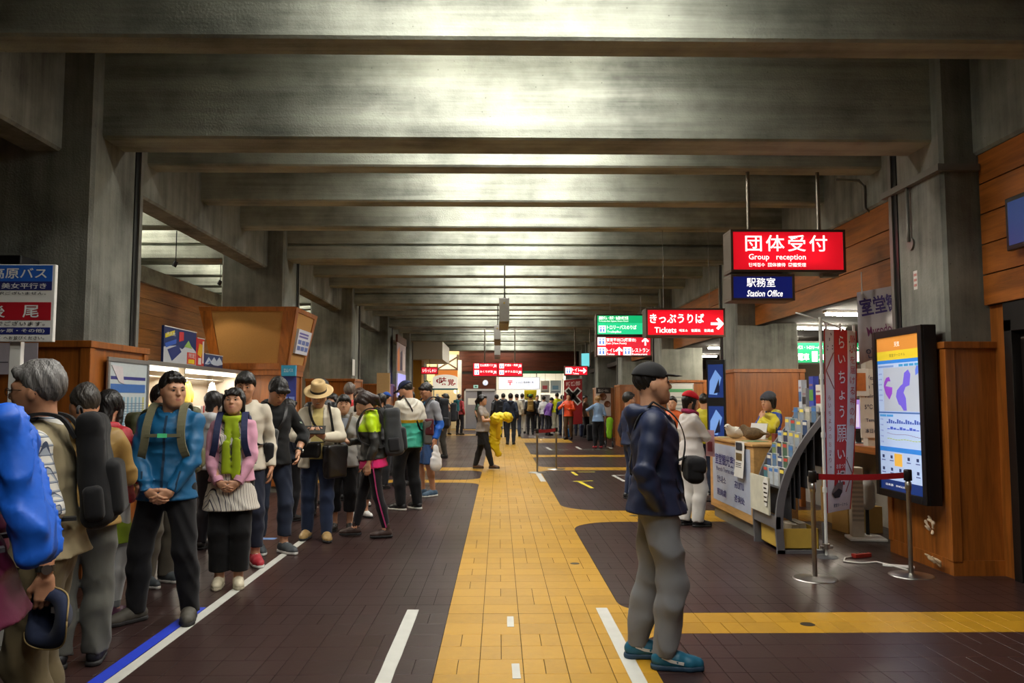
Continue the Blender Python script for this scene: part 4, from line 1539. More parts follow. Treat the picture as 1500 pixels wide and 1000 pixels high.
for x, y in tile_cells():
    cx, cy = x + T / 2, y + T / 2
    yl = is_yellow(cx, cy)
    cuts = [x, x + T]
    if rt.random() < 0.45:
        cuts = [x, x + T / 2, x + T]
    vis = abs(cx - 0.05) < cy * 0.66 + 0.2 and cy > 4.3
    for a, c in zip(cuts, cuts[1:]):
        if vis and cy < 6.7:
            NEAR.append((cy, yl, a, c, y))
        else:
            m = far_y if yl else far_b
            g = 0.0018
            m.add([(a + g, y + g, 0), (c - g, y + g, 0), (c - g, y + T - g, 0), (a + g, y + T - g, 0)], [(0, 1, 2, 3)])
NEAR.sort()
TILE_ME = {}
fz = wm(FLOOR).inverted()
for n, (cy, yl, a, c, y) in enumerate(NEAR):
    if n < 285:
        k = (yl, round(c - a, 3))
        if k not in TILE_ME:
            w, g = (c - a) / 2, 0.0018
            e = 0.0012
            b = MB()
            lo, hi = (-w + g, -T / 2 + g), (w - g, T / 2 - g)
            vs = [(lo[0], lo[1], -0.006), (hi[0], lo[1], -0.006), (hi[0], hi[1], -0.006), (lo[0], hi[1], -0.006)]
            vs += [(p[0], p[1], -0.0012) for p in vs[:4]]
            vs += [(lo[0] + e, lo[1] + e, 0), (hi[0] - e, lo[1] + e, 0), (hi[0] - e, hi[1] - e, 0), (lo[0] + e, hi[1] - e, 0)]
            b.add(vs, [(0, 1, 5, 4), (1, 2, 6, 5), (2, 3, 7, 6), (3, 0, 4, 7), (4, 5, 9, 8), (5, 6, 10, 9), (6, 7, 11, 10), (7, 4, 8, 11), (8, 9, 10, 11)])
            me = b.mesh('floor_tile')
            me.materials.append(YELLOW if yl else BROWN)
            TILE_ME[k] = me
        o = bpy.data.objects.new('floor_tile', TILE_ME[k])
        COL.objects.link(o)
        o.parent = FLOOR
        o.location = fz @ Vector(((a + c) / 2, y + T / 2, rt.uniform(-0.0004, 0)))
    else:
        m = far_y if yl else far_b
        g = 0.0018
        m.add([(a + g, y + g, 0), (c - g, y + g, 0), (c - g, y + T - g, 0), (a + g, y + T - g, 0)], [(0, 1, 2, 3)])
for m, mm, nm in ((far_y, YELLOW, 'yellow_tiles'), (far_b, BROWN, 'brown_tiles')):
    m.v = [tuple(fz @ Vector(p)) for p in m.v]
    o = m.build(nm, mm, FLOOR)
    o['kind'] = 'stuff'
# rounded inner corners where the cross bands leave the yellow walk
def fillet(x, y, sx, sy, r):
    pts = [(0, 0), (r * sx, 0)]
    for k in range(1, 9):
        t = k / 9 * math.pi / 2
        pts.append((r * sx * (1 - math.sin(t)), r * sy * (1 - math.cos(t))))
    pts.append((0, r * sy))
    if sx * sy < 0:
        pts = pts[::-1]
    MB().prism(pts, 0.0072, fz @ Matrix.Translation((x, y, -0.006))).build('corner_tile', YELLOW, FLOOR)
for s, a, b in BANDS[:6]:
    x = PX1 if s > 0 else PX0
    r = 0.3 if a < 6 else (0.6 if a < 12 else 0.4)
    fillet(x, a, s, -1, r)
    fillet(x, b, s, 1, r)
# two round floor caps in the yellow tiles
for p, q in (((1183, 914), 0.05), ((842, 825), 0.045), ((928, 755), 0.06)):
    gx, gy = ground(*p)
    c = MB().lathe([(0.0001, 0.0015), (q * 0.9, 0.0015), (q, 0.0)], n=20, smooth=False).build('floor_drain', mat('cap_metal', (70, 62, 50), 0.4, 0.6), None, (gx, gy, 0.0002))
    tag(c, {0.05: 'round metal floor drain cover in the nearest yellow cross band', 0.045: 'round metal floor drain cover in the straight yellow walk', 0.06: 'round metal floor drain cover in the second yellow cross band'}[q], 'floor drain')
# tape on the floor
TAPE_W = mat('white_tape', (190, 190, 182), 0.5, var=0.12, scale=9)
TAPE_B = mat('blue_tape', (34, 60, 190), 0.45, var=0.15)
TAPE_Y = mat('yellow_tape', (220, 200, 40), 0.5)
def tape(p, q, w, m, label, name='tape_strip', group=None):
    p, q = Vector((*p, 0)), Vector((*q, 0))
    d = (q - p).normalized()
    s = Vector((-d.y, d.x, 0)) * w / 2
    c = (p + q) / 2
    n = max(2, int((q - p).length / 0.25))
    b = MB()
    rr = random.Random(len(label))
    vs = []
    for i in range(n + 1):
        u = p.lerp(q, i / n) - c
        e = s * (1 + rr.uniform(-0.04, 0.04))
        vs += [u - e, u + e]
    top = [v + Vector((0, 0, 0.0016)) for v in vs]
    k = len(vs)
    fs = [(2 * i, 2 * i + 2, 2 * i + 3, 2 * i + 1) for i in range(n)]
    b.add(vs + top, [tuple(j + k for j in f) for f in fs] + [(2 * i, 2 * i + 2, k + 2 * i + 2, k + 2 * i) for i in range(n)] + [(2 * i + 1, 2 * i + 3, k + 2 * i + 3, k + 2 * i + 1) for i in range(n)] + [(0, 1, k + 1, k), (2 * n, 2 * n + 1, k + 2 * n + 1, k + 2 * n)])
    o = b.build(name, m, None, (c.x, c.y, 0.0006))
    return tag(o, label, 'floor tape', group)
tape((-0.625, 3.6), (-0.62, 5.91), 0.085, TAPE_W, 'white tape strip on the brown floor just left of the yellow walk')
tape((0.765, 3.6), (0.75, 5.94), 0.085, TAPE_W, "white tape strip on the yellow walk by the capped man's shoes")
tape(ground(748, 918), ground(747.5, 903), 0.045, TAPE_W, 'short white tape dash in mid walk, the farther of two')
tape(ground(757, 994), ground(755, 972), 0.045, TAPE_W, 'short white tape dash in mid walk, the nearer of two')
tape((-2.08, 3.6), (-2.12, 8.9), 0.075, TAPE_W, 'long white tape line along the front of the queue')
tape((-2.165, 3.6), (-2.185, 6.0), 0.085, TAPE_B, "blue tape line beside the white one at the teal jacket man's feet")
tape(ground(352, 789), ground(404, 789), 0.11, mat('pale_blue_tape', (110, 150, 210), 0.5), 'pale blue tape across the floor behind the red sneakers')
tape(ground(880, 704), ground(788, 692), 0.09, TAPE_W, '')if False else None
tape(ground(796, 705), ground(788, 693), 0.1, TAPE_W, 'white tape strip at the foot of the far stanchions')
for (p, q, lab) in (((868, 715), (846, 704), 'slanting stroke of the yellow tape arrow on brown floor'), ((840, 705), (868, 704), 'cross stroke of the yellow tape arrow on brown floor'),
                    ((838, 691), (845, 696), 'short yellow tape tick beyond the tape arrow'), ((846, 691), (871, 691), 'thin yellow tape bar beyond the tape arrow'),
                    ((898, 696), (915, 705), "white tape corner mark beside the capped man's elbow"), ((899, 696), (925, 696), "white tape bar of the corner mark beside the capped man's elbow"),
                    ((801, 655), (807, 659), 'small white tape tick on far brown floor, first of the row'), ((844, 654), (851, 658), 'small white tape tick on far brown floor, middle of the row'),
                    ((890, 654), (896, 657), 'small white tape tick on far brown floor by the folded pushchair')):
    tape(ground(*p), ground(*q), 0.07 if p[1] > 680 else 0.09, TAPE_Y if 'yellow' in lab else TAPE_W, lab)
for a, b, lab in ((808, 842, 'row of pale floor lettering beyond the stanchions, first stretch'), (855, 890, 'row of pale floor lettering beyond the stanchions, second stretch')):
    p, q = ground(a, 658.5), ground(b, 658.5)
    o = empty('floor_lettering', ((p[0] + q[0]) / 2, p[1], 0), label=lab, cat='floor lettering')
    M = frame_M(((p[0] + q[0]) / 2, p[1], 0), (1, 0, 0), (0, 1, 0))
    text(o, 'のりば→きっぷ', mat('pale_green_print', (150, 190, 170), 0.6), M, w=q[0] - p[0], h=0.28)
# ================================================================ hanging lit signs
RED = glow_panel('red_sign', (236, 20, 38), 1.15, 0.62)
RED_S = emit('red_sign_small', (216, 22, 44), 0.9)
GREEN = emit('green_sign', (20, 178, 110), 0.95)
NAVY = emit('navy_sign', (14, 24, 92), 0.75)
LET = emit('lit_letters', (255, 250, 246), 1.25)
LETB = emit('lit_blue', (60, 120, 210), 0.8)
def rod(o, x, y, z0, z1, r=0.022, m=None):
    w = wm(o).inverted()
    b = MB().cyl(w @ Vector((x, y, z0)), w @ Vector((x, y, z1)), r, n=12)
    b.cyl(w @ Vector((x, y, z0)), w @ Vector((x, y, z0 + 0.02)), r * 2.1, n=12)
    b.build('hanger_rod', m or mat('rod_steel', (128, 120, 108), 0.35, 0.8), o)
def lit_sign(label, p0, p1, Y, t=0.3, panel=None, rods=(), ztop=None, cat='sign', frame=0.028):
    """p0, p1: top-left and bottom-right pixels of the face at depth Y"""
    a, b = at(*p0, Y), at(*p1, Y)
    cx, w, z0, z1 = (a.x + b.x) / 2, b.x - a.x, b.z, a.z
    o = empty('hanging_sign', (cx, Y, z0), label=label, cat=cat)
    h = z1 - z0
    m = MB()
    f = frame
    for lo, hi in (((-w / 2, 0, 0), (w / 2, t, f)), ((-w / 2, 0, h - f), (w / 2, t, h)), ((-w / 2, 0, f), (-w / 2 + f, t, h - f)), ((w / 2 - f, 0, f), (w / 2, t, h - f)), ((-w / 2 + f, 0.02, f), (w / 2 - f, t - 0.02, h - f))):
        m.box(lo, hi)
    m.build('housing', mat('sign_bronze', (92, 76, 66), 0.4, 0.55), o, bevel=0.003)
    if panel is not None:
        MB().box((-w / 2 + f, 0.008, f), (w / 2 - f, 0.02, h - f)).build('lit_panel', panel, o)
    for x in rods:
        rod(o, x, Y + t / 2, z1, ztop)
    return o, facing(cx, Y + 0.008, (z0 + z1) / 2), w, h
def arrow(o, M, x, y, s, deg, m=None, name='arrow'):
    """arrow of overall length s pointing along deg in the face plane"""
    pts = [(-0.5, -0.1), (0.12, -0.1), (-0.1, -0.33), (0.06, -0.46), (0.5, 0.0), (0.06, 0.46), (-0.1, 0.33), (0.12, 0.1), (-0.5, 0.1)]
    c, d = math.cos(R(deg)), math.sin(R(deg))
    poly(o, M, [(x + s * (p[0] * c - p[1] * d), y + s * (p[0] * d + p[1] * c)) for p in pts], m or LET, name, 0.003, 0.001)
def pictogram(o, M, x, y, s):
    quad(o, M, x - s / 2, y - s / 2, x + s / 2, y + s / 2, LET, 'pictogram_plate', 0.002, 0.001)
    for q in (-0.2, 0.2):
        poly(o, M, [(x + s * (q + 0.1 * math.cos(t)), y + s * (0.25 + 0.1 * math.sin(t))) for t in np.linspace(0, 2 * math.pi, 10)[:-1]], LETB, 'pictogram', 0.002, 0.003)
        poly(o, M, [(x + s * (q - 0.11), y - s * 0.36), (x + s * (q + 0.11), y - s * 0.36), (x + s * (q + 0.07), y + s * 0.1), (x + s * (q - 0.07), y + s * 0.1)], LETB, 'pictogram', 0.002, 0.003)
yA = PB + STEP
# group reception / station office
o, M, w, h = lit_sign('large red lit sign for group reception, over the blue office sign', (1070, 335.5), (1240, 398.5), yA + 0.02, 0.3, RED, (2.83, 3.63), ZS + 0.02)
text(o, '団体受付', LET, M @ Matrix.Translation((-0.02, 0.085, 0)), w=0.92, h=0.185, bold=0.010, spacing=1.25)
text(o, 'Group   reception', LET, M @ Matrix.Translation((-w / 2 + 0.2, -0.078, 0)), w=0.64, h=0.083, bold=0.012, align='L')
text(o, '단체접수  団体接待  團體受理', LET, M @ Matrix.Translation((-w / 2 + 0.2, -0.158, 0)), w=0.64, h=0.045, bold=0.012, align='L')
MB().box((0.42, 0.1, -0.035), (0.6, 0.2, 0.0)).build('junction_box', GREY_METAL, o)
o, M, w, h = lit_sign('small navy lit sign for the station office, under the red sign', (1070.5, 401), (1165, 440), yA + 0.02, 0.3, NAVY)
rod(o, at(1095, 400, yA).x, yA + 0.17, wm(o).translation.z + h, wm(o).translation.z + h + 0.04, 0.012)
rod(o, at(1150, 400, yA).x, yA + 0.17, wm(o).translation.z + h, wm(o).translation.z + h + 0.04, 0.012)
text(o, '駅務室', LET, M @ Matrix.Translation((-0.02, 0.055, 0)), w=0.32, h=0.105, bold=0.007)
text(o, 'Station Office', LET, M @ Matrix.Translation((0.02, -0.068, 0)), w=0.40, h=0.072, bold=0.012, shear=0.25)
# tickets
yC = PB + 3 * STEP
o, M, w, h = lit_sign('red lit tickets sign with white arrow, left of the reception sign', (946, 451), (1063, 493), yC + 0.02, 0.3, RED)
for xx in (2.5, 3.2):
    w_ = wm(o).inverted()
    MB().cyl(w_ @ Vector((xx, yC + 0.15, wm(o).translation.z + h)), w_ @ Vector((xx, yC + 0.15, ZS + 0.02)), 0.004, n=6).build('hanger_wire', GREY_METAL, o)
text(o, 'きっぷうりば', LET, M @ Matrix.Translation((-0.13, 0.06, 0)), w=0.82, h=0.145, bold=0.022)
text(o, 'Tickets', LET, M @ Matrix.Translation((-0.47, -0.115, 0)), w=0.33, h=0.085, bold=0.016, align='L')
text(o, '매표소　售票处　售票處', LET, M @ Matrix.Translation((-0.1, -0.122, 0)), w=0.52, h=0.045, bold=0.014, align='L')
arrow(o, M, 0.48, -0.02, 0.2, 0)
# green and red direction boards further on
yF = PB + 6 * STEP
o, M, w, h = lit_sign('green lit direction board with a paler lower band, above a red one', (873, 460), (946.5, 491.3), yF + 0.02, 0.28, GREEN)
for xx in (2.35, 3.0):
    w_ = wm(o).inverted()
    MB().cyl(w_ @ Vector((xx, yF + 0.15, wm(o).translation.z + h)), w_ @ Vector((xx, yF + 0.15, ZS + 0.02)), 0.004, n=6).build('hanger_wire', GREY_METAL, o)
quad(o, M, -w / 2 + 0.03, -h / 2 + 0.03, w / 2 - 0.03, 0.04, emit('green_sign_light', (40, 205, 140), 0.95), 'lit_band', 0.002, 0.0)
text(o, '黒部ダム・扇沢・信濃大町方面', LET, M @ Matrix.Translation((-w / 2 + 0.06, 0.145, 0)), w=0.62, h=0.075, bold=0.02, align='L', lift=0.003)
text(o, 'To Kurobe-Dam, Ogizawa, Shinano-Omachi', LET, M @ Matrix.Translation((-w / 2 + 0.06, 0.075, 0)), w=0.62, h=0.04, bold=0.01, align='L', lift=0.003)
pictogram(o, M, -w / 2 + 0.13, -0.09, 0.15)
text(o, 'トロリーバスのりば', LET, M @ Matrix.Translation((-w / 2 + 0.23, -0.05, 0)), w=0.62, h=0.09, bold=0.02, align='L', lift=0.003)
text(o, 'TrolleyBus', LET, M @ Matrix.Translation((-w / 2 + 0.23, -0.15, 0)), w=0.3, h=0.06, bold=0.012, align='L', lift=0.003)
o, M, w, h = lit_sign('red lit direction board with toilet and restaurant rows, under the green one', (873, 491.8), (955, 522), yF + 0.02, 0.28, RED_S)
pictogram(o, M, -w / 2 + 0.12, 0.105, 0.17)
pictogram(o, M, -w / 2 + 0.12, -0.105, 0.17)
pictogram(o, M, 0.07, -0.105, 0.17)
text(o, '室堂平出口(展望台)', LET, M @ Matrix.Translation((-w / 2 + 0.22, 0.13, 0)), w=0.62, h=0.085, bold=0.018, align='L')
text(o, 'Exit (View Point)', LET, M @ Matrix.Translation((-w / 2 + 0.22, 0.055, 0)), w=0.42, h=0.055, bold=0.012, align='L')
text(o, 'トイレ', LET, M @ Matrix.Translation((-w / 2 + 0.22, -0.085, 0)), w=0.2, h=0.08, bold=0.018, align='L')
text(o, 'Toilets', LET, M @ Matrix.Translation((-w / 2 + 0.22, -0.165, 0)), w=0.17, h=0.045, bold=0.012, align='L')
text(o, 'レストラン', LET, M @ Matrix.Translation((0.17, -0.085, 0)), w=0.36, h=0.085, bold=0.018, align='L')
text(o, 'Restaurant', LET, M @ Matrix.Translation((0.17, -0.165, 0)), w=0.32, h=0.045, bold=0.012, align='L')
arrow(o, M, 0.45, 0.1, 0.17, 90)
arrow(o, M, -0.10, -0.1, 0.17, 90)
# far direction board and toilet sign
yJ = PB + 13 * STEP
o, M, w, h = lit_sign('wide red lit direction board before the far brown wall', (692, 530.5), (766, 551.5), yJ + 0.02, 0.25, RED_S, (-0.5, 0.55), ZS + 0.02)
for sx in (-1, 1):
    for sy in (0.12, -0.1):
        x0 = -w / 2 + 0.06 if sx < 0 else 0.05
        pictogram(o, M, x0 + 0.09, sy, 0.16)
        text(o, {(-1, 0.12): '立山高原バス', (-1, -0.1): 'みくりが池', (1, 0.12): '展望台・売店', (1, -0.1): 'ホテル立山'}[(sx, sy)], LET, M @ Matrix.Translation((x0 + 0.2, sy + 0.03, 0)), w=0.45, h=0.085, bold=0.018, align='L')
        arrow(o, M, x0 + 0.72, sy, 0.14, 45)
MB().box((-0.012, -0.002, 0.03), (0.012, 0.008, h - 0.03)).build('mullion', mat('sign_bronze', (92, 76, 66), 0.4, 0.55), o)
o, M, w, h = lit_sign('small red lit toilet sign with arrow near the far wall', (827, 535.5), (861.5, 550), PB + 12 * STEP + 0.02, 0.25, RED_S, (2.5, 3.0), ZS + 0.02)
pictogram(o, M, -w / 2 + 0.13, 0, 0.2)
text(o, 'トイレ', LET, M @ Matrix.Translation((0.0, 0.03, 0)), w=0.28, h=0.11, bold=0.02)
text(o, 'Toilets', LET, M @ Matrix.Translation((-0.02, -0.09, 0)), w=0.2, h=0.06, bold=0.012)
arrow(o, M, w / 2 - 0.15, 0, 0.2, 0)
# long grey boxes hung along the middle of the hall
for px, y0, L, zt, zb_, lab in ((738.5, 14.6, 1.9, 436, 471, 'long grey metal box hung over mid hall, nearest of three'), (728.5, 19.9, 2.2, 476, 497, 'long grey metal box hung over mid hall, middle one of three'), (728.5, 26.5, 2.4, 500, 520, 'long grey metal box hung over mid hall, farthest of three')):
    a, b_ = at(px, zt, y0), at(px, zb_, y0)
    wv = 0.19 if y0 < 16 else (0.17 if y0 < 22 else 0.2)
    o = empty('hanging_box', (a.x, y0, b_.z), label=lab, cat='hanging box')
    boxo('box_body', (-wv / 2, 0, 0), (wv / 2, L, a.z - b_.z), mat('box_grey', (150, 148, 142), 0.5, 0.2), o, 0.008)
    MB().box((-wv / 2 + 0.02, 0.15, -0.012), (wv / 2 - 0.02, L - 0.15, 0.0)).build('bottom_grille', GREY_METAL, o)
    MB().cyl((0, -0.012, (a.z - b_.z) * 0.78), (0, 0.0, (a.z - b_.z) * 0.78), 0.016, n=10).build('lock', mat('brass', (190, 160, 70), 0.35, 0.8), o)
    for yy in (y0 + 0.1, y0 + 0.4):
        rod(o, a.x + 0.01, yy, a.z, ZS + 0.2 if abs(((yy - PB) % STEP)) < 0.3 else SLAB, 0.012, DARK_METAL)

# ================================================================ right-hand side
OAK = wood('pale_oak', (196, 152, 92), stretch=(9, 0.8, 9), contrast=0.25)
# information counter with poster
CY0, CY1, CX0, CX1, CH = 8.78, 10.6, 2.80, 3.28, 1.03
o = empty('information_counter', (CX0 + 0.27, 9.7, 0), label='pale oak information counter with a bilingual tourist poster on its side', cat='counter')
iw = wm(o).inverted()
MB().box((CX0 + 0.04, CY0 + 0.03, 0), (CX1 - 0.03, CY1 - 0.03, 0.14), M=iw).build('kick_plinth', GREY_METAL, o)
MB().box((CX0, CY0, 0.14), (CX1, CY1, CH - 0.03), M=iw).build('counter_body', OAK, o, bevel=0.006)
MB().box((CX0 - 0.02, CY0 - 0.02, CH - 0.03), (CX1 + 0.02, CY1 + 0.02, CH), M=iw).build('counter_top', OAK, o, bevel=0.006)
M = facing(CX0, 9.68, 0.6, -90)
poster_m = mat('poster_haze', (176, 186, 206), 0.4, var=0.22, scale=3)
quad(o, M, -0.78, -0.36, 0.78, 0.36, poster_m, 'poster', 0.003)
blu = mat('ink_blue', (40, 40, 120), 0.5)
text(o, '室堂観光案内所', blu, M @ Matrix.Translation((-0.08, 0.17, 0)), w=1.15, h=0.14, bold=0.015, lift=0.004)
text(o, 'Murodo Tourist information', blu, M @ Matrix.Translation((-0.08, 0.05, 0)), w=1.05, h=0.055, lift=0.004)
text(o, '안내소', blu, M @ Matrix.Translation((-0.38, -0.08, 0)), w=0.4, h=0.09, lift=0.004, bold=0.01)
text(o, 'สอบถาม', blu, M @ Matrix.Translation((0.36, -0.08, 0)), w=0.36, h=0.085, lift=0.004, bold=0.01)
text(o, '諮詢處', blu, M @ Matrix.Translation((-0.38, -0.24, 0)), w=0.4, h=0.09, lift=0.004, bold=0.01)
text(o, '咨询处', blu, M @ Matrix.Translation((0.36, -0.24, 0)), w=0.4, h=0.09, lift=0.004, bold=0.01)
# flyer over the counter's edge
fl = empty('flyer', (CX0 - 0.025, 9.2, CH), label='white printed flyer hanging over the edge of the oak counter', cat='flyer')
b = MB()
pts = [(CX0 + 0.02, CH + 0.003), (CX0 - 0.024, CH + 0.003), (CX0 - 0.028, CH - 0.1), (CX0 - 0.035, CH - 0.25), (CX0 - 0.05, CH - 0.4)]
vs, fs = [], []
for i, (x, z) in enumerate(pts):
    vs += [Vector((x, 9.03, z)), Vector((x, 9.37, z)), Vector((x + 0.002, 9.37, z + 0.002)), Vector((x + 0.002, 9.03, z + 0.002))]
for i in range(4):
    for k in range(4):
        fs.append((i * 4 + k, i * 4 + (k + 1) % 4, i * 4 + 4 + (k + 1) % 4, i * 4 + 4 + k))
fs += [(3, 2, 1, 0), (16, 17, 18, 19)]
fw = wm(fl).inverted()
b.add([fw @ v for v in vs], fs)
b.build('sheet', WHITE, fl)
Mf = facing(CX0 - 0.034, 9.2, CH - 0.13, -90)
for yy, c in ((0.08, (40, 44, 52)), (-0.04, (110, 90, 50))):
    quad(fl, Mf, -0.12, yy - 0.04, 0.1, yy + 0.045, mat('print_%d' % c[0], c, 0.5, var=0.5, scale=30), 'printed_photo', 0.002, 0.0)
for j in range(5):
    quad(fl, Mf, -0.12, -0.115 - j * 0.022, 0.09 - 0.02 * (j % 2), -0.107 - j * 0.022, mat('ink_grey', (90, 90, 96), 0.6), 'text_line', 0.002, 0.004)
# plush birds, pen box, leaflets on the counter
def plush(loc, yaw, c, c2, label, s=1.0):
    F = Field(0.03)
    F.ell((0, 0, 0.075 * s), V3(0.12, 0.085, 0.075) * s)
    F.cone((0.07 * s, 0, 0.10 * s), (0.115 * s, 0, 0.145 * s), 0.05 * s, 0.042 * s)
    F.cone((-0.08 * s, 0, 0.08 * s), (-0.17 * s, 0, 0.07 * s), 0.05 * s, 0.02 * s, ((0, 0, 1), 0.5))
    o = field_obj('plush_bird', (F, 0.011), c, None)
    o.location = loc
    o.rotation_euler[2] = R(yaw)
    tag(o, label, 'plush toy')
    W = Field(0.02)
    for g in (1, -1):
        W.ell((-0.02 * s, 0.075 * s * g, 0.085 * s), V3(0.09, 0.02, 0.05) * s)
    field_obj('wing', (W, 0.011), c2, o)
    B = MB().cyl((0.148 * s, 0, 0.145 * s), (0.178 * s, 0, 0.135 * s), 0.011 * s, 0.002, 8)
    B.build('beak', BLACK, o)
    for g in (1, -1):
        MB().lathe([(0.0001, 0.008 * s), (0.007 * s, 0), (0.0001, -0.008 * s)], Matrix.Translation((0.142 * s, 0.028 * s * g, 0.16 * s)), 8).build('eye', BLACK, o)
    return o
p1 = at(1071, 640, 9.9)
plush((2.98, 10.05, CH), 200, cloth((226, 220, 206)), cloth((236, 232, 222)), 'white plush ptarmigan on the counter facing the red hatted woman')
plush((3.1, 9.72, CH), 150, mat('speckle', (112, 92, 66), 0.9, var=0.6, scale=40), mat('speckle', (112, 92, 66), 0.9), 'brown speckled plush ptarmigan on the counter beside the white one')
bx_ = empty('pen_box', (3.2, 9.15, CH), label='small dark red pen box at the near end of the counter', cat='pen box')
boxo('box', (-0.05, -0.06, 0), (0.05, 0.06, 0.1), mat('red_wood', (110, 44, 30), 0.5), bx_, 0.004)
for q, c in ((-0.02, (30, 30, 30)), (0.01, (40, 60, 150)), (0.03, (150, 30, 30))):
    MB().cyl((q, 0.01, 0.06), (q + 0.015, 0.02, 0.17), 0.005, n=8).build('pen', mat('pen_%d' % c[0], c, 0.4), bx_)
for i, (x, y, rz, c, lab) in enumerate(((3.0, 9.35, 10, (120, 150, 110), 'green leaflet lying on the counter top'), (2.95, 10.38, -20, (190, 180, 140), 'cream leaflet lying on the far end of the counter'))):
    lf = boxo('leaflet', (x - 0.1, y - 0.14, CH), (x + 0.1, y + 0.14, CH + 0.006), mat('leaf_%d' % i, c, 0.5, var=0.3, scale=25))
    lf.rotation_euler[2] = R(rz)
    tag(lf, lab, 'leaflet')
st_ = empty('leaflet_stand', (3.22, 9.95, CH), R(-60), label='tilted white leaflet card standing on the counter behind the plush birds', cat='leaflet stand')
MB().box((-0.13, -0.004, 0), (0.13, 0.004, 0.2), M=Matrix.Rotation(R(-15), 4, 'X')).build('card', WHITE, st_)
MB().box((-0.1, 0, 0), (0.1, 0.08, 0.01)).build('foot', WHITE, st_)
# brochure rack: a curved sheet-metal stand, pockets stepped up the slope
RK = mat('rack_grey', (112, 112, 116), 0.42, 0.35)
RY0, RY1 = 7.95, 8.68
rk = empty('brochure_rack', (2.95, 8.3, 0), label='curved grey brochure rack full of leaflets beside the information counter', cat='brochure rack')
rw = wm(rk).inverted()
def rack_x(z):
    t = min(max((z - 0.25) / 1.12, 0), 1)
    return 2.74 + 0.06 * max(0, 0.25 - z) + 0.50 * t ** 2.1
for y0 in (RY0, RY1 - 0.035):
    b = MB()
    zs = [1.40 * i / 16 for i in range(17)]
    vs = []
    for z in zs:
        x = rack_x(z)
        wv = 0.075
        vs += [Vector((x, y0, z)), Vector((x + wv, y0, z - 0.0)), Vector((x + wv, y0 + 0.035, z)), Vector((x, y0 + 0.035, z))]
    fs = []
    for i in range(16):
        for k in range(4):
            fs.append((i * 4 + k, i * 4 + (k + 1) % 4, i * 4 + 4 + (k + 1) % 4, i * 4 + 4 + k))
    fs += [(3, 2, 1, 0), (64, 65, 66, 67)]
    b.add([rw @ v for v in vs], fs)
    b.build('side_frame', RK, rk)
MB().box((2.75, RY0, 0.0), (3.24, RY0 + 0.03, 0.035), M=rw).build('base_bar', RK, rk)
MB().box((2.75, RY1 - 0.03, 0.0), (3.24, RY1, 0.035), M=rw).build('base_bar', RK, rk)
MB().box((2.745, RY0, 0.24), (2.79, RY1, 0.36), M=rw).build('front_rail', RK, rk)
b = MB()
b.box((3.21, RY0, 0.0), (3.245, RY0 + 0.035, 0.30), M=rw)
b.build('rear_foot', RK, rk)
# back tray plates (the dark channels seen from the side)
rr = random.Random(5)
bro_cols = [(44, 70, 110), (60, 96, 74), (150, 160, 170), (90, 120, 150), (180, 178, 160), (70, 84, 60), (40, 50, 80), (120, 140, 90), (170, 150, 110), (80, 130, 140), (60, 60, 66), (190, 196, 200)]
names = ['navy', 'dark green', 'pale grey', 'steel blue', 'cream', 'olive', 'midnight blue', 'leaf green', 'sand', 'teal', 'charcoal', 'white']
rows = 6
ords = ['lowest', 'second', 'third', 'fourth', 'fifth', 'top']
cols_w = ['far', 'inner far', 'inner near', 'near']
for r in range(rows):
    z = 0.62 + 0.125 * r
    x = rack_x(z) + 0.05
    MB().box((x, RY0 + 0.03, z - 0.005), (x + 0.075, RY1 - 0.03, z), M=rw).build('pocket_tray', mat('tray_grey', (64, 64, 68), 0.5, 0.3), rk)
    MB().box((x + 0.066, RY0 + 0.03, z - 0.30 - 0.02 * r), (x + 0.075, RY1 - 0.03, z + 0.17), M=rw).build('back_plate', mat('tray_grey', (64, 64, 68), 0.5, 0.3), rk)
    MB().box((x - 0.004, RY0 + 0.03, z), (x, RY1 - 0.03, z + 0.022), M=rw).build('pocket_lip', RK, rk)
    for c in range(4):
        ci = rr.randrange(len(bro_cols))
        yc = RY1 - 0.115 - c * 0.165
        hh = rr.choice((0.19, 0.2, 0.21))
        e = empty('brochure', (x + 0.03, yc, z + 0.001), label='%s brochure in the %s row of the rack, %s pocket' % (names[ci], ords[r], cols_w[c]), cat='brochure', group='brochures in the grey rack')
        boxo('paper_stack', (-0.012, -0.058, 0), (0.018, 0.058, hh), WHITE, e)
        m = mat('cover_%d' % ci, bro_cols[ci], 0.35, var=0.4, scale=22)
        boxo('cover', (-0.014, -0.058, 0), (-0.012, 0.058, hh), m, e)
        boxo('title_band', (-0.016, -0.05, hh * 0.74), (-0.014, 0.05, hh * 0.9), mat('band_%d' % ((ci * 5) % 4), [(226, 222, 210), (200, 60, 50), (240, 220, 90), (60, 120, 190)][(ci * 5) % 4], 0.4), e)
# map board and folded white paper on the rack's front
mp_ = empty('map_board', (2.725, 8.36, 0.36), label='pale relief map board leaning on the front of the brochure rack', cat='map board')
boxo('board', (-0.01, -0.29, 0), (0.008, 0.29, 0.37), mat('relief_map', (206, 204, 184), 0.5, var=0.22, scale=8), mp_)
tp_ = empty('paper_notice', (2.708, 8.13, 0.55), label='cut-out white notice taped on the map board', cat='notice')
b = MB()
pts = [(0.09 * math.cos(t) * (0.8 + 0.25 * math.sin(3 * t)), 0.15 * math.sin(t) + 0.02) for t in np.linspace(0, 2 * math.pi, 22)[:-1]]
b.prism(pts, 0.004, wm(tp_).inverted() @ facing(2.709, 8.13, 0.57, -90))
b.build('paper', WHITE, tp_)
for j in range(5):
    quad(tp_, facing(2.7045, 8.13, 0.57, -90), -0.05, 0.09 - j * 0.045, 0.05 - 0.02 * (j % 2), 0.105 - j * 0.045, BLACK, 'brush_mark', 0.0015, 0.0005)
CARD = mat('cardboard', (176, 140, 76), 0.75, var=0.1)
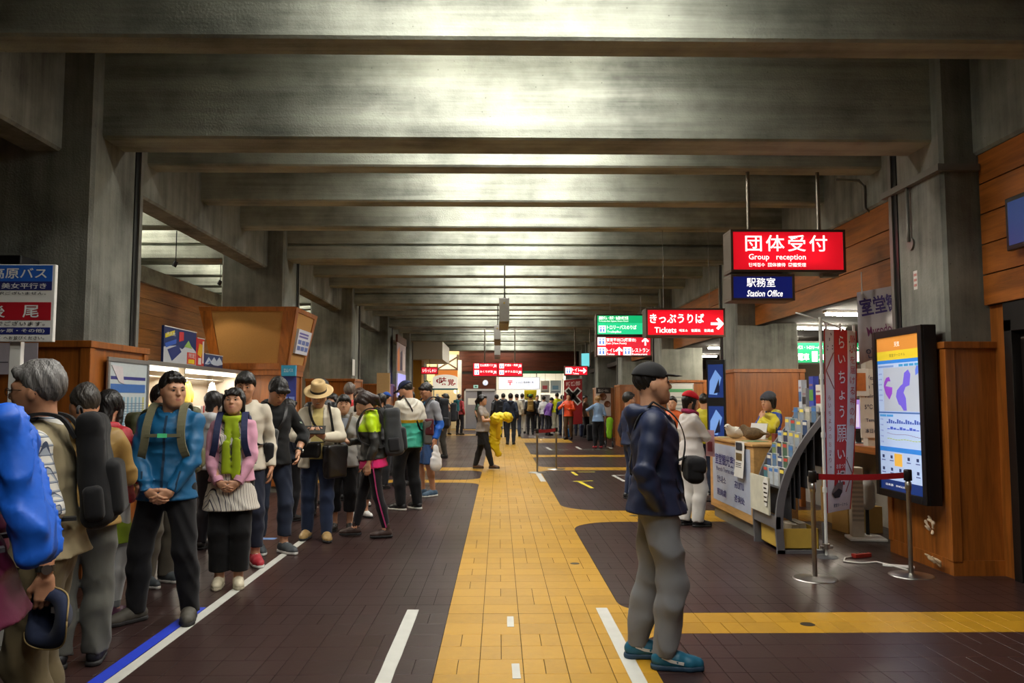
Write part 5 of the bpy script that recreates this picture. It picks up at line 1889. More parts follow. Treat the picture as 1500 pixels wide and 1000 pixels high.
cb_ = empty('cardboard_box', (2.99, 8.28, 0.036), label='open yellow cardboard box under the brochure rack', cat='box')
b = MB()
for lo, hi in (((-0.2, -0.27, 0), (0.2, 0.27, 0.008)), ((-0.2, -0.27, 0), (-0.192, 0.27, 0.2)), ((0.192, -0.27, 0), (0.2, 0.27, 0.2)), ((-0.2, -0.27, 0), (0.2, -0.262, 0.2)), ((-0.2, 0.262, 0), (0.2, 0.27, 0.2))):
    b.box(lo, hi)
b.build('box_walls', mat('yellow_card', (190, 156, 62), 0.6), cb_)
for k in range(3):
    MB().box((-0.12 + 0.1 * k, -0.15, 0.1), (-0.05 + 0.1 * k, 0.15, 0.22), M=Matrix.Rotation(R(8 - 8 * k), 4, 'Y')).build('folded_paper', mat('paper_%d' % k, (200 - 30 * k, 190 - 30 * k, 170 - 30 * k), 0.6), cb_)
# leaflets standing on top of the rack
MB().box((3.20, RY0 + 0.0, 1.385), (3.34, RY1, 1.40), M=rw).build('top_shelf', RK, rk)
for (y, w, h, c, band, lab) in ((8.06, 0.15, 0.27, (220, 216, 206), (170, 30, 44), 'white leaflet with red band standing on the rack top'), (8.24, 0.14, 0.36, (50, 70, 170), (90, 150, 70), 'tall blue leaflet with green foot standing on the rack top'),
                                (8.44, 0.13, 0.24, (150, 150, 150), (40, 40, 40), 'grey checked leaflet box standing on the rack top'), (8.55, 0.1, 0.33, (200, 206, 214), (70, 110, 160), 'pale leaflet with blue edge at the rack top')):
    e = empty('leaflet', (3.25, y, 1.40), R(-4), label=lab, cat='leaflet')
    boxo('sheet', (-0.006, -w / 2, 0), (0.05, w / 2, h), mat('lf_%d_%d' % (c[0], c[2]), c, 0.4, var=0.15), e)
    boxo('print_band', (-0.009, -w / 2 + 0.01, h * 0.3), (-0.006, w / 2 - 0.01, h * 0.62), mat('lfb_%d' % band[0], band, 0.4, var=0.3, scale=30), e)
    boxo('print_line', (-0.009, -w / 2 + 0.02, h * 0.72), (-0.006, w / 2 - 0.02, h * 0.78), mat('lfl', (150, 110, 120), 0.4), e)
# nobori banner on a white pole
nx, ny = at(1206, 640, 7.78).x, 7.78
nb = empty('banner_stand', (nx, ny, 0), label='tall red and white cloth banner about ptarmigan wishes on a white pole', cat='banner')
WP = mat('white_pole', (214, 214, 208), 0.35)
b = MB().cyl((0, 0, 0.0), (0, 0, 2.33), 0.015, n=12)
b.build('pole', WP, nb)
for z in (0.62, 1.15, 1.72, 2.2):
    MB().cyl((0, 0, z), (0, 0, z + 0.05), 0.022, n=12).build('pole_joint', WP, nb)
MB().tube([(-0.26, -0.05, 2.37), (0, 0, 2.30), (0.36, 0.28, 2.23)], 0.008).build('cross_arm', WP, nb)
b = MB().cyl((0, 0, 0.08), (0, 0, 0.13), 0.035, n=12)
b.cyl((-0.06, 0, 0.1), (0.06, 0, 0.1), 0.016, n=10)
b.build('clamp', STEEL, nb)
b = MB()
b.lathe([(0.0001, 0.02), (0.09, 0.018), (0.11, 0.0)], n=20)
b.build('base', mat('base_grey', (70, 70, 72), 0.5), nb)
ra = R(33)          # the cloth turned away from the hall
def clothpt(u, v):
    """u across 0..1, v down 0..1"""
    L = 0.55 * u
    wave = 0.004 * math.sin(u * 7 + v * 4) * v
    dx = 0.03 + L * math.cos(ra) - 0.10 * v * v * u - 0.02 * v
    dy = L * math.sin(ra) + wave
    return Vector((dx, dy, 2.22 - 1.80 * v))
def cloth_patch(u0, u1, v0, v1, nu, nv, m, name, off):
    vs, fs = [], []
    nn = Vector((math.sin(ra), -math.cos(ra), 0))
    for layer in (off, off + 0.003):
        for j in range(nv + 1):
            for i in range(nu + 1):
                vs.append(clothpt(u0 + (u1 - u0) * i / nu, v0 + (v1 - v0) * j / nv) + nn * layer)
    n = (nu + 1) * (nv + 1)
    for j in range(nv):
        for i in range(nu):
            a = j * (nu + 1) + i
            fs.append((a, a + nu + 1, a + nu + 2, a + 1))
            fs.append((n + a, n + a + 1, n + a + nu + 2, n + a + nu + 1))
    return MB().add(vs, fs, True).build(name, m, nb)
CW_ = mat('banner_white', (226, 214, 210), 0.7)
CR_ = mat('banner_red', (196, 40, 36), 0.65)
cloth_patch(0, 1, 0, 1, 12, 30, CW_, 'banner_cloth', 0.0)
cloth_patch(0.30, 0.70, 0, 0.86, 6, 24, CR_, 'red_stripe', 0.004)
cloth_patch(0.0, 0.03, 0, 1, 1, 24, CR_, 'red_edge', 0.004)
cloth_patch(0.97, 1.0, 0, 1, 1, 24, CR_, 'red_edge', 0.004)
for u in (0.08, 0.5, 0.92):
    p = clothpt(u, 0)
    MB().box((p.x - 0.012, p.y - 0.005, p.z - 0.02), (p.x + 0.012, p.y + 0.005, p.z + 0.06)).build('hanging_loop', CW_, nb)
nn = Vector((math.sin(ra), -math.cos(ra), 0))
def on_cloth(s, u, v, h, m, w=None, tilt=0):
    p = wm(nb) @ (clothpt(u, v) + nn * 0.012)
    M_ = frame_M(p, (math.cos(ra), math.sin(ra), 0), (-0.03, -0.0, 1))
    text(nb, s, m, M_ @ Matrix.Rotation(R(tilt), 4, 'Z'), w=w, h=h, bold=0.012 if len(s) > 1 or s in 'らいちょう' else 0.0)
for i, ch in enumerate('らいちょう願い'):
    on_cloth(ch, 0.5, [0.07, 0.165, 0.265, 0.365, 0.455, 0.575, 0.69][i], [0.125, 0.085, 0.125, 0.09, 0.12, 0.17, 0.09][i], CW_, w=[0.09, 0.12, 0.11, 0.1, 0.08, 0.16, 0.12][i])
on_cloth('おまつり', 0.5, 0.755, 0.045, CW_, w=0.15)
on_cloth('相', 0.5, 0.81, 0.12, CW_, w=0.14)
for i, ch in enumerate('願いを届ける神の鳥'):
    on_cloth(ch, 0.84, 0.05 + 0.058 * i, 0.075, CR_, w=0.08)
for i, ch in enumerate('らいちょうのお守り'):
    on_cloth(ch, 0.12, 0.38 + 0.042 * i, 0.045, mat('banner_rose', (170, 80, 76), 0.7), w=0.04)
rr = random.Random(9)
dots = MB()
for i in range(16):
    u, v = rr.choice((rr.uniform(0.06, 0.26), rr.uniform(0.74, 0.94))), rr.choice((rr.uniform(0.02, 0.12), rr.uniform(0.66, 0.8)))
    p = clothpt(u, v) + nn * 0.0085
    dots.lathe([(0.0001, 0.001), (0.008, 0.0)], Matrix.Translation(p) @ nn.to_track_quat('Z', 'Y').to_matrix().to_4x4(), 8, False)
dots.build('printed_dots', mat('dot_brown', (90, 60, 56), 0.7), nb)
dia = MB()
for (a, b2) in (((0.28, 0.13), (0.05, 0.23)), ((0.05, 0.23), (0.28, 0.33)), ((0.72, 0.72), (0.95, 0.8)), ((0.95, 0.8), (0.75, 0.9))):
    dia.tube([clothpt(*a) + nn * 0.008, clothpt((a[0] + b2[0]) / 2, (a[1] + b2[1]) / 2) + nn * 0.008, clothpt(*b2) + nn * 0.008], 0.004, 5)
dia.build('printed_diamond', mat('banner_rose', (170, 80, 76), 0.7), nb)
# printed ptarmigan near the foot of the cloth
bird = [(0.18, 0.90), (0.3, 0.86), (0.42, 0.84), (0.5, 0.79), (0.58, 0.775), (0.64, 0.79), (0.6, 0.81), (0.62, 0.85), (0.6, 0.9), (0.48, 0.925), (0.3, 0.925)]
vs = [clothpt(u, v) + nn * 0.0105 for u, v in bird]
MB().add(vs, [list(range(len(vs)))]).build('printed_bird', mat('bird_grey', (120, 100, 92), 0.7), nb)
vs = [clothpt(u, v) + nn * 0.012 for u, v in [(0.2, 0.9), (0.45, 0.875), (0.6, 0.89), (0.5, 0.925), (0.3, 0.925)]]
MB().add(vs, [list(range(len(vs)))]).build('printed_wing', mat('bird_dark', (40, 32, 34), 0.7), nb)
on_cloth('立山室堂ターミナル', 0.45, 0.965, 0.035, mat('print_slate', (60, 70, 100), 0.7), w=0.3)
# stanchions with a red belt
def stanchion(x, y, label, h=0.9, r=0.185, belt=None):
    o = empty('stanchion', (x, y, 0), label=label, cat='stanchion')
    b = MB().lathe([(0.0001, 0.022), (0.03, 0.022), (0.04, 0.017), (r * 0.9, 0.009), (r, 0.004), (r, 0.0)], n=40)
    b.build('base', STEEL, o)
    MB().cyl((0, 0, 0.02), (0, 0, h - 0.16), 0.02, n=16).build('post', STEEL, o)
    MB().lathe([(0.02, h - 0.18), (0.027, h - 0.155), (0.027, h - 0.1), (0.022, h - 0.095), (0.022, h)], n=16).build('collar', STEEL, o)
    hd = MB()
    hd.lathe([(0.0001, h + 0.012), (0.03, h + 0.01), (0.034, h), (0.034, h - 0.085), (0.0001, h - 0.085)], n=16)
    hd.build('belt_head', mat('post_head', (40, 38, 38), 0.35, 0.4), o)
    return o
s1 = ground(1335, 842.5)
s0 = ground(1194, 847.5)
stanchion(s1[0], s1[1], 'steel stanchion with round base beside the tall weather screen')
stanchion(s0[0], s0[1], 'steel stanchion with round base in front of the banner pole')
def belt(p, q, z, label, sag=0.012, w=0.05):
    p, q = Vector((*p, z)), Vector((*q, z))
    o = empty('barrier_belt', p, label=label, cat='belt')
    pts = [(p.lerp(q, i / 10) - p) - Vector((0, 0, sag * 4 * (i / 10) * (1 - i / 10))) for i in range(11)]
    MB().ribbon(pts, (0, 0, 1), w, 0.003).build('webbing', mat('belt_red', (166, 22, 34), 0.6), o)
    MB().box((-0.012, -0.012, -0.03), (0.012, 0.012, 0.03)).build('belt_clip', BLACK, o)
    return o
u = (Vector((s1[0] - s0[0], s1[1] - s0[1], 0))).normalized()
belt((s0[0] + u.x * 0.04, s0[1] + u.y * 0.04), (s1[0] - u.x * 0.04, s1[1] - u.y * 0.04), 0.86, 'red belt stretched between the two near steel stanchions')
t0, t1 = ground(787, 692), ground(815, 687)
stanchion(t0[0], t0[1], 'steel stanchion at the edge of the yellow walk, mid hall', r=0.2)
stanchion(t1[0], t1[1], 'steel stanchion on brown floor right behind another, mid hall', r=0.2)
u = (Vector((t1[0] - t0[0], t1[1] - t0[1], 0))).normalized()
belt((t0[0] + u.x * 0.04, t0[1] + u.y * 0.04), (t1[0] - u.x * 0.04, t1[1] - u.y * 0.04), 0.86, 'short red belt between the two distant stanchions', w=0.07)
# weather screen on the column casing
SX = CX - 0.22
sy0, sy1, sz0, sz1 = 7.02, 7.96, 0.585, 2.19
sc_ = empty('display_screen', (SX, (sy0 + sy1) / 2, sz0), label='tall black framed touch screen showing maps on the column casing', cat='screen')
sw_ = wm(sc_).inverted()
b = MB()
fb = 0.07
b.box((SX + 0.012, sy0, sz0), (SX + 0.13, sy1, sz1), M=sw_)
for lo, hi in (((SX - 0.01, sy0, sz0), (SX + 0.012, sy0 + fb, sz1)), ((SX - 0.01, sy1 - fb, sz0), (SX + 0.012, sy1, sz1)), ((SX - 0.01, sy0 + fb, sz0), (SX + 0.012, sy1 - fb, sz0 + fb)), ((SX - 0.01, sy0 + fb, sz1 - fb), (SX + 0.012, sy1 - fb, sz1))):
    b.box(lo, hi, M=sw_)
b.build('bezel', BLACK, sc_, bevel=0.006)
M = facing(SX + 0.012, (sy0 + sy1) / 2, (sz0 + sz1) / 2, -90)
W2, H2 = (sy1 - sy0) / 2 - fb, (sz1 - sz0) / 2 - fb
def lit(x0, y0, x1, y1, c, name='screen_area', e=0.62, lift=0.002):
    quad(sc_, M, x0 * W2, y0 * H2, x1 * W2, y1 * H2, emit('scr_%d_%d_%d' % c, c, e), name, 0.0015, lift)
lit(-1, -1, 1, 1, (176, 196, 230), 'screen_panel', lift=0.0)
lit(-1, 0.82, 1, 1, (214, 140, 60))
lit(-1, 0.70, 1, 0.82, (222, 196, 50))
lit(-1, 0.655, 1, 0.70, (50, 130, 214))
lit(-0.72, 0.03, 0.98, 0.60, (176, 184, 196))
lit(-1, -0.0, 1, 0.02, (70, 110, 170))
lit(-1, -0.50, 1, -0.44, (50, 130, 214))
lit(-1, -1, 1, -0.87, (26, 50, 110))
lit(-0.30, -0.68, 0.06, -0.52, (230, 176, 70))
lit(-0.96, 0.605, -0.2, 0.63, (120, 150, 200))
for i in range(4):
    lit(0.05 + 0.24 * i, 0.605, 0.24 + 0.24 * i, 0.635, (60, 150, 200))
for i in range(2):
    lit(-0.95 + 0.34 * i, -0.045, -0.64 + 0.34 * i, -0.015, (70, 150, 210))
def lit_poly(pts, c, lift=0.004):
    poly(sc_, M, [(x * W2, y * H2) for x, y in pts], emit('scr_%d_%d_%d' % c, c, 0.62), 'map_shape', 0.001, lift)
lit_poly([(0.22, 0.04), (0.36, 0.04), (0.34, 0.2), (0.24, 0.27), (0.34, 0.34), (0.52, 0.36), (0.58, 0.5), (0.48, 0.56), (0.3, 0.52), (0.22, 0.38), (0.12, 0.36), (-0.06, 0.3), (-0.12, 0.22), (0.0, 0.12), (0.1, 0.1)], (112, 96, 214))
lit_poly([(-0.44, 0.18), (-0.3, 0.26), (-0.28, 0.34), (-0.62, 0.36), (-0.5, 0.42), (-0.36, 0.42), (-0.42, 0.48), (-0.56, 0.47), (-0.66, 0.42), (-0.7, 0.36), (-0.62, 0.26)], (146, 70, 196))
lit_poly([(0.8, 0.48), (0.98, 0.52), (0.98, 0.6), (0.86, 0.6), (0.8, 0.55)], (90, 120, 220))
for i in range(16):
    hgt = 0.02 + 0.012 * ((i * 7) % 4)
    lit(-0.62 + 0.1 * i, -0.13, -0.55 + 0.1 * i, -0.13 + hgt, (60, 90, 170), 'chart_bar')
for i in range(10):
    hgt = 0.012 + 0.012 * ((i * 5) % 3)
    lit(-0.6 + 0.15 * i, -0.21, -0.48 + 0.15 * i, -0.21 + hgt, (60, 90, 190), 'chart_bar')
for i in range(12):
    y_ = -0.26 - 0.008 * math.sin(i * 0.7) - i * 0.002
    lit(-0.62 + 0.13 * i, y_ - 0.003, -0.49 + 0.13 * i, y_ + 0.003, (130, 120, 130), 'chart_line')
    lit(-0.62 + 0.13 * i, -0.34 + 0.006 * math.cos(i), -0.52 + 0.13 * i, -0.33 + 0.006 * math.cos(i), (170, 190, 90), 'chart_line')
for r_ in range(2):
    for i in range(5):
        if (r_, i) == (0, 2):
            continue
        x_, y_ = -0.84 + 0.4 * i, -0.57 - 0.16 * r_
        lit(x_ - 0.05, y_ - 0.02, x_ + 0.05, y_ + 0.02, (40, 56, 96), 'icon')
        lit(x_ - 0.09, y_ - 0.055, x_ + 0.09, y_ - 0.042, (80, 96, 140), 'icon_caption')
SL = emit('scr_letters', (246, 244, 236), 0.8)
text(sc_, '天気', SL, M @ Matrix.Translation((0, 0.9 * H2, 0.003)), w=0.1, h=0.05)
text(sc_, '室堂ターミナル', emit('scr_dark', (120, 110, 40), 0.5), M @ Matrix.Translation((0, 0.76 * H2, 0.003)), w=0.3, h=0.03)
for i in range(6):
    text(sc_, '気象情報', emit('scr_small', (90, 110, 150), 0.5), M @ Matrix.Translation((-0.86 * W2, (0.52 - 0.07 * i) * H2, 0.003)), w=0.07, h=0.016)
for i in range(5):
    text(sc_, '予報', emit('scr_small', (90, 110, 150), 0.5), M @ Matrix.Translation((-0.86 * W2, (-0.08 - 0.075 * i) * H2, 0.003)), w=0.06, h=0.016)
text(sc_, '日本語　ENGLISH', SL, M @ Matrix.Translation((-0.1, -0.935 * H2, 0.003)), w=0.4, h=0.022)
for z in (1.2, 1.45):
    MB().box((SX + 0.13, 7.1, z), (CX - 0.06, 7.3, z + 0.12), M=sw_).build('wall_bracket', BLACK, sc_)
# torn paper, tape and power strip at the foot of the casing
ry = COLY[1]
tpz = empty('torn_paper', (CX - 0.1, 7.18, 0.34), label='crumpled torn paper stuck low on the casing behind the right stanchion', cat='paper scrap')
F = Field(0.01)
rr = random.Random(2)
for i in range(7):
    p = (rr.uniform(-0.05, 0.01), rr.uniform(-0.08, 0.08), rr.uniform(0, 0.14))
    F.cone(p, (p[0] + rr.uniform(-0.02, 0.02), p[1] + rr.uniform(-0.06, 0.06), p[2] + rr.uniform(-0.05, 0.05)), 0.02, 0.012, ((1, 0.3, 0.2), 0.4))
F.after(wrinkles(0.006, 3, 120))
field_obj('crumpled_sheet', (F, 0.006), mat('scrap', (206, 184, 156), 0.7), tpz)
F = Field(0.01)
for i in range(5):
    p = (rr.uniform(-0.03, 0.0), -0.12 + 0.03 * i, -0.26 + rr.uniform(-0.02, 0.02))
    F.cone(p, (p[0] - 0.02, p[1] + 0.07, p[2] + 0.03), 0.022, 0.012, ((1, 0.3, 0.2), 0.4))
F.after(wrinkles(0.006, 4, 120))
field_obj('torn_strip', (F, 0.006), mat('tape_tan', (176, 150, 116), 0.6), tpz)
ps = empty('power_strip', (*ground(1262, 816), 0), R(20), label='red power strip lying on the floor by the casing', cat='power strip')
boxo('strip_body', (-0.1, -0.03, 0), (0.1, 0.03, 0.04), mat('strip_red', (150, 40, 30), 0.5), ps, 0.006)
for q in (-0.05, 0.0, 0.05):
    boxo('socket', (q - 0.014, -0.014, 0.04), (q + 0.014, 0.014, 0.043), BLACK, ps)
pp = [ground(*q) for q in ((1256, 815), (1238, 818), (1236, 823), (1262, 826), (1284, 824), (1306, 829), (1330, 836))]
w0 = Vector((*pp[0], 0))
cd = MB().tube([Vector((*q, 0.008)) - w0 for q in pp], 0.008)
tag(cd.build('extension_lead', mat('cord_white', (206, 202, 192), 0.5), None, w0), 'white cord curling on the floor beside the red power strip', 'cord')
pg = ground(1316, 829)
pl = boxo('paper_sheet', (pg[0] - 0.13, pg[1] - 0.05, 0.0), (pg[0] + 0.13, pg[1] + 0.05, 0.006), WHITE)
pl.rotation_euler[2] = R(-25)
tag(pl, 'white paper lying on the floor at the foot of the casing', 'paper')
# office: counter along the openings, boxes, air cleaner, fan, monitor, notices
oc = empty('office_counter', (WX + 0.35, 9.9, 0), label='long wooden office counter behind the banner', cat='counter')
ow = wm(oc).inverted()
MB().box((WX - 0.1, COLY[1] + CD + 0.12, 0.9), (WX + 0.5, 12.9, 0.98), M=ow).build('counter_top', WOOD_H, oc, bevel=0.005)
MB().box((WX + 0.3, COLY[1] + CD + 0.12, 0.0), (WX + 0.36, 12.9, 0.9), M=ow).build('front_board', mat('grey_board', (140, 132, 120), 0.7), oc)
for y in (8.3, 9.9, 11.4):
    MB().box((WX - 0.02, y, 0.0), (WX + 0.05, y + 0.07, 0.9), M=ow).build('support', WOOD, oc)
for i, (px, py, w, d, h, lab) in enumerate(((1256, 792, 0.42, 0.36, 0.3, 'cardboard box on the floor right under the office counter, nearer one'), (1236, 770, 0.42, 0.4, 0.42, 'cardboard box behind the banner, on the floor under the office counter'))):
    y = 9.3 + 0.75 * i
    x = at(px, py, y).x
    e = empty('cardboard_box', (x, y, 0), R(6 - 10 * i), label=lab, cat='box')
    boxo('carton', (-w / 2, -d / 2, 0), (w / 2, d / 2, h), CARD, e, 0.004)
    boxo('packing_tape', (-0.025, -d / 2 - 0.002, 0), (0.025, d / 2 + 0.002, h + 0.002), mat('pack_tape', (196, 170, 110), 0.3), e)
    boxo('carton_label', (-w / 2 + 0.04, -d / 2 - 0.003, h * 0.4), (-0.05, -d / 2, h * 0.75), WHITE, e)
x = at(1225, 760, 9.8).x
e = empty('cardboard_box', (x, 9.75, 0.42), R(4), label='cardboard box stacked on another behind the banner', cat='box')
e.location = (at(1236, 770, 10.05).x, 10.05, 0.421)
boxo('carton', (-0.19, -0.17, 0), (0.19, 0.17, 0.26), mat('cardboard_dark', (150, 116, 62), 0.75), e, 0.004)
boxo('packing_tape', (-0.025, -0.172, 0), (0.025, 0.172, 0.262), mat('pack_tape', (196, 170, 110), 0.3), e)
p = ground(1268, 783)
ac = empty('air_cleaner', (at(1268, 780, 8.75).x, 8.75, 0), R(-10), label='slim white upright air cleaner on a flat base under the office counter', cat='air cleaner')
boxo('foot', (-0.19, -0.14, 0), (0.19, 0.14, 0.03), WHITE, ac, 0.008)
boxo('tower', (-0.15, -0.05, 0.03), (-0.02, 0.07, 0.78), mat('cream_plastic', (214, 204, 186), 0.4), ac, 0.012)
for k in range(9):
    boxo('vent_slat', (-0.145, -0.056, 0.2 + 0.05 * k), (-0.025, -0.05, 0.225 + 0.05 * k), mat('slat_grey', (180, 172, 156), 0.5), ac)
fn = empty('floor_heater', (at(1284, 780, 8.7).x + 0.02, 8.95, 0), label='rounded grey heater on a thin stem beside the white air cleaner', cat='heater')
F = Field(0.03)
F.cone((0, 0, 0.38), (0, 0, 0.55), 0.09, 0.085)
field_obj('heater_shell', (F, 0.014), mat('warm_grey', (170, 166, 158), 0.4), fn)
MB().cyl((0, 0, 0.0), (0, 0, 0.32), 0.02).build('stem', BLACK, fn)
MB().lathe([(0.0001, 0.02), (0.12, 0.015), (0.13, 0)], n=20).build('base', WHITE, fn)
pts = [at(1246, 650, 9.0), at(1250, 680, 8.95), at(1243, 715, 8.95), at(1252, 740, 8.9), at(1247, 775, 8.9), at(1262, 790, 8.85)]
cc = MB().tube([p - pts[0] for p in pts], 0.008)
tag(cc.build('cable', mat('cable_cream', (200, 180, 120), 0.5), None, pts[0]), 'cream cable hanging down from the office counter to the floor', 'cable')
# monitor, its wall unit and the speaker frame
mo = empty('monitor', (at(1258, 600, 9.9).x, 9.9, 0.98), R(8), label='monitor showing a violet picture on the office counter behind the banner', cat='monitor')
boxo('monitor_case', (-0.34, 0, 0.14), (0.34, 0.05, 0.56), BLACK, mo, 0.006)
quad(mo, wm(mo) @ frame_M((0, 0, 0.36), (1, 0, 0), (0, 0, 1)), -0.31, -0.18, 0.31, 0.18, emit('violet_screen', (150, 120, 196), 0.75), 'screen', 0.002, 0.0)
MB().lathe([(0.0001, 0.012), (0.12, 0.01), (0.13, 0)], n=18).build('stand_foot', BLACK, mo)
MB().box((-0.03, 0.01, 0.01), (0.03, 0.04, 0.2)).build('stand_neck', BLACK, mo)
for (x0, y0, x1, y1, c, nm) in ((-0.2, -0.16, 0.0, 0.12, (200, 190, 220), 'picture_shape'), (0.05, -0.1, 0.22, 0.15, (110, 90, 160), 'picture_shape')):
    quad(mo, wm(mo) @ frame_M((0, 0, 0.36), (1, 0, 0), (0, 0, 1)), x0, y0, x1, y1, emit('pic_%d' % c[0], c, 0.7), nm, 0.001, 0.002)
pt = struct(boxo('trim_partition', (at(1270, 600, 9.3).x, 9.3, 0.98), (at(1300, 600, 9.3).x, 9.42, 2.8), mat('white_partition', (190, 182, 168), 0.6)))
fr = empty('picture_frame', at(1262, 580, 9.25), label='white framed orange picture beside the partition in the office', cat='picture')
boxo('frame', (-0.09, 0, 0), (0.09, 0.03, 0.32), WHITE, fr, 0.004)
boxo('picture', (-0.055, -0.003, 0.06), (0.055, 0, 0.27), mat('orange_print', (196, 110, 40), 0.5, var=0.3), fr)
wb = empty('whiteboard', at(1283, 641, 9.27), R(-1), label='small whiteboard with handwritten notes left of the tall screen', cat='whiteboard')
boxo('board', (-0.17, 0, 0), (0.17, 0.015, 0.8), mat('board_white', (210, 206, 196), 0.4), wb, 0.003)
Mw = wm(wb) @ frame_M((0, -0.001, 0.4), (1, 0, 0), (0, 0, 1))
for i, (s_, w_, y_) in enumerate((('Weather', 0.24, 0.3), ('in Tate', 0.2, 0.2), ('rain fog', 0.22, 0.08), ('5℃ 12:00', 0.24, -0.04), ('Temp 7℃', 0.22, -0.2), ('本日の天気', 0.24, -0.32))):
    text(wb, s_, mat('marker', (40, 50, 80), 0.6), Mw @ Matrix.Translation((0, y_, 0)), w=w_, h=0.055, bold=0.01)
# big white banner hanging before the office
a, b_ = at(1256, 428, 8.5), at(1330, 534, 8.5)
bn = empty('hanging_banner', (a.x, 8.5, b_.z), R(3), label='white plastic banner for the Murodo tourist office hung from the spandrel', cat='banner')
W_, H_ = b_.x - a.x + 0.25, a.z - b_.z
b = MB()
vs, fs = [], []
for i in range(13):
    x = W_ * i / 12
    y = 0.02 * math.sin(i * 1.1)
    for z in (0, H_ * 0.5, H_):
        vs.append((x, y + (0.01 if z else 0), z + (0.03 * math.sin(i * 0.5) if z == 0 else 0) + 0.012 * i))
for i in range(12):
    for j in range(2):
        q = i * 3 + j
        fs.append((q, q + 3, q + 4, q + 1))
b.add(vs, fs, True)
bo = b.build('banner_sheet', mat('banner_sheet', (206, 200, 206), 0.35, var=0.2, scale=6), bn)
so = bo.modifiers.new('thick', 'SOLIDIFY')
so.thickness = 0.004
Mb = wm(bn) @ frame_M((0, -0.035, 0), (1, 0, 0.19), (0, 0, 1))
pur = mat('ink_purple', (70, 50, 130), 0.5)
text(bn, '室堂観光案内所', pur, Mb @ Matrix.Translation((0.12, H_ * 0.76, 0)), w=1.05, h=0.2, bold=0.02, align='L')
text(bn, 'Murodo Tourist', mat('ink_rose', (130, 50, 110), 0.5), Mb @ Matrix.Translation((0.14, H_ * 0.42, 0)), w=0.56, h=0.1, bold=0.012, align='L')
text(bn, '안내소', mat('ink_slate', (60, 66, 96), 0.5), Mb @ Matrix.Translation((0.08, H_ * 0.13, 0)), w=0.3, h=0.11, bold=0.012, align='L')
for x in (0.05, W_ - 0.05):
    MB().cyl((x, 0, H_ - 0.02), (x, 0, 2.9 - b_.z), 0.006).build('hang_cord', WHITE, bn)
# green departure boards deep in the office
ga, gb = at(1150, 502, 14.0), at(1275, 531, 14.0)
gd = empty('departure_board', (ga.x, 14.0, gb.z), label='long green lit departure board deep inside the office', cat='sign')
L_ = gb.x - ga.x
boxo('board_case', (0, 0, -0.03), (L_, 0.15, ga.z - gb.z + 0.03), DARK_METAL, gd)
quad(gd, facing(ga.x, 14.0, gb.z), 0.02, 0.0, L_ - 0.02, ga.z - gb.z, emit('dep_green', (20, 130, 84), 0.8), 'lit_panel', 0.004)
Mg = facing(ga.x, 14.0, gb.z)
for i in range(4):
    quad(gd, Mg, 0.1 + 0.37 * i, 0.02, 0.2 + 0.37 * i, 0.2, LET, 'symbol_plate', 0.002, 0.005)
    text(gd, ['電車', '旅行', '自動', '乗車'][i], LET, Mg @ Matrix.Translation((0.32 + 0.37 * i, 0.1, 0.004)), w=0.2, h=0.13, bold=0.02)
text(gd, '高原バス・トロリーバスのりば　大観峰・黒部ダム方面', LET, Mg @ Matrix.Translation((L_ / 2, 0.27, 0.004)), w=L_ * 0.85, h=0.07, bold=0.01)
# twin screens on a stand before the second column
ts = empty('double_screen', (at(1049, 600, 12.0).x, 12.0, 0), R(-32), label='two dark screens stacked on a stand in front of the wooden column', cat='screen')
boxo('screen_back', (-0.14, 0.0, 0.85), (0.14, 0.06, 2.12), BLACK, ts, 0.004)
Mt = wm(ts) @ frame_M((0, -0.001, 0), (1, 0, 0), (0, 0, 1))
for z0, z1 in ((1.55, 2.05), (0.95, 1.42)):
    quad(ts, Mt, -0.115, z0, 0.115, z1, emit('blue_screen', (28, 50, 110), 0.6), 'screen', 0.002, 0.0)
    poly(ts, Mt, [(-0.1, z0 + 0.05), (0.02, z0 + 0.04), (0.09, z0 + 0.3), (0.0, z0 + 0.42), (-0.09, z0 + 0.25)], emit('pale_screen', (110, 150, 214), 0.6), 'picture_shape', 0.001, 0.002)
    poly(ts, Mt, [(-0.03, z0 + 0.06), (0.06, z0 + 0.08), (0.05, z0 + 0.28)], emit('dark_screen', (20, 26, 50), 0.5), 'picture_shape', 0.001, 0.004)
MB().box((-0.04, 0.01, 0.0), (0.04, 0.05, 0.86)).build('stand_post', BLACK, ts)
MB().box((-0.25, -0.12, 0.0), (0.25, 0.22, 0.02)).build('stand_foot', BLACK, ts)
# framed timetable on the third column's casing
fp = at(996, 588, COLY[3] - 0.09)
ft = empty('framed_poster', (fp.x, COLY[3] - 0.095, fp.z - 0.55), label='framed white timetable with green header on the casing behind the red hat', cat='poster')
boxo('frame', (-0.34, -0.02, 0), (0.34, 0.0, 1.0), STEEL, ft, 0.004)
boxo('sheet', (-0.31, -0.024, 0.03), (0.31, -0.02, 0.97), WHITE, ft)
boxo('header', (-0.31, -0.027, 0.78), (0.31, -0.024, 0.86), mat('leaf_print', (90, 170, 110), 0.5), ft)
for j in range(7):
    boxo('table_row', (-0.28, -0.027, 0.1 + 0.09 * j), (0.28, -0.024, 0.13 + 0.09 * j), mat('row_grey', (170, 180, 176), 0.5), ft)
# dark wall display high on the right boards
dd = at_x(1496, 322, WX - 0.1)
wd = empty('wall_screen', (WX - 0.05, dd.y - 0.3, dd.z), R(-90), label='dark blue screen mounted high on the right boarded wall', cat='screen')
boxo('screen_case', (-0.5, -0.05, -0.22), (0.5, 0.0, 0.22), BLACK, wd, 0.006)
boxo('screen_face', (-0.46, -0.054, -0.18), (0.46, -0.05, 0.18), emit('night_blue', (20, 50, 110), 0.5), wd)
MB().box((-0.06, 0.0, -0.08), (0.06, 0.055, 0.08)).build('bracket', BLACK, wd)
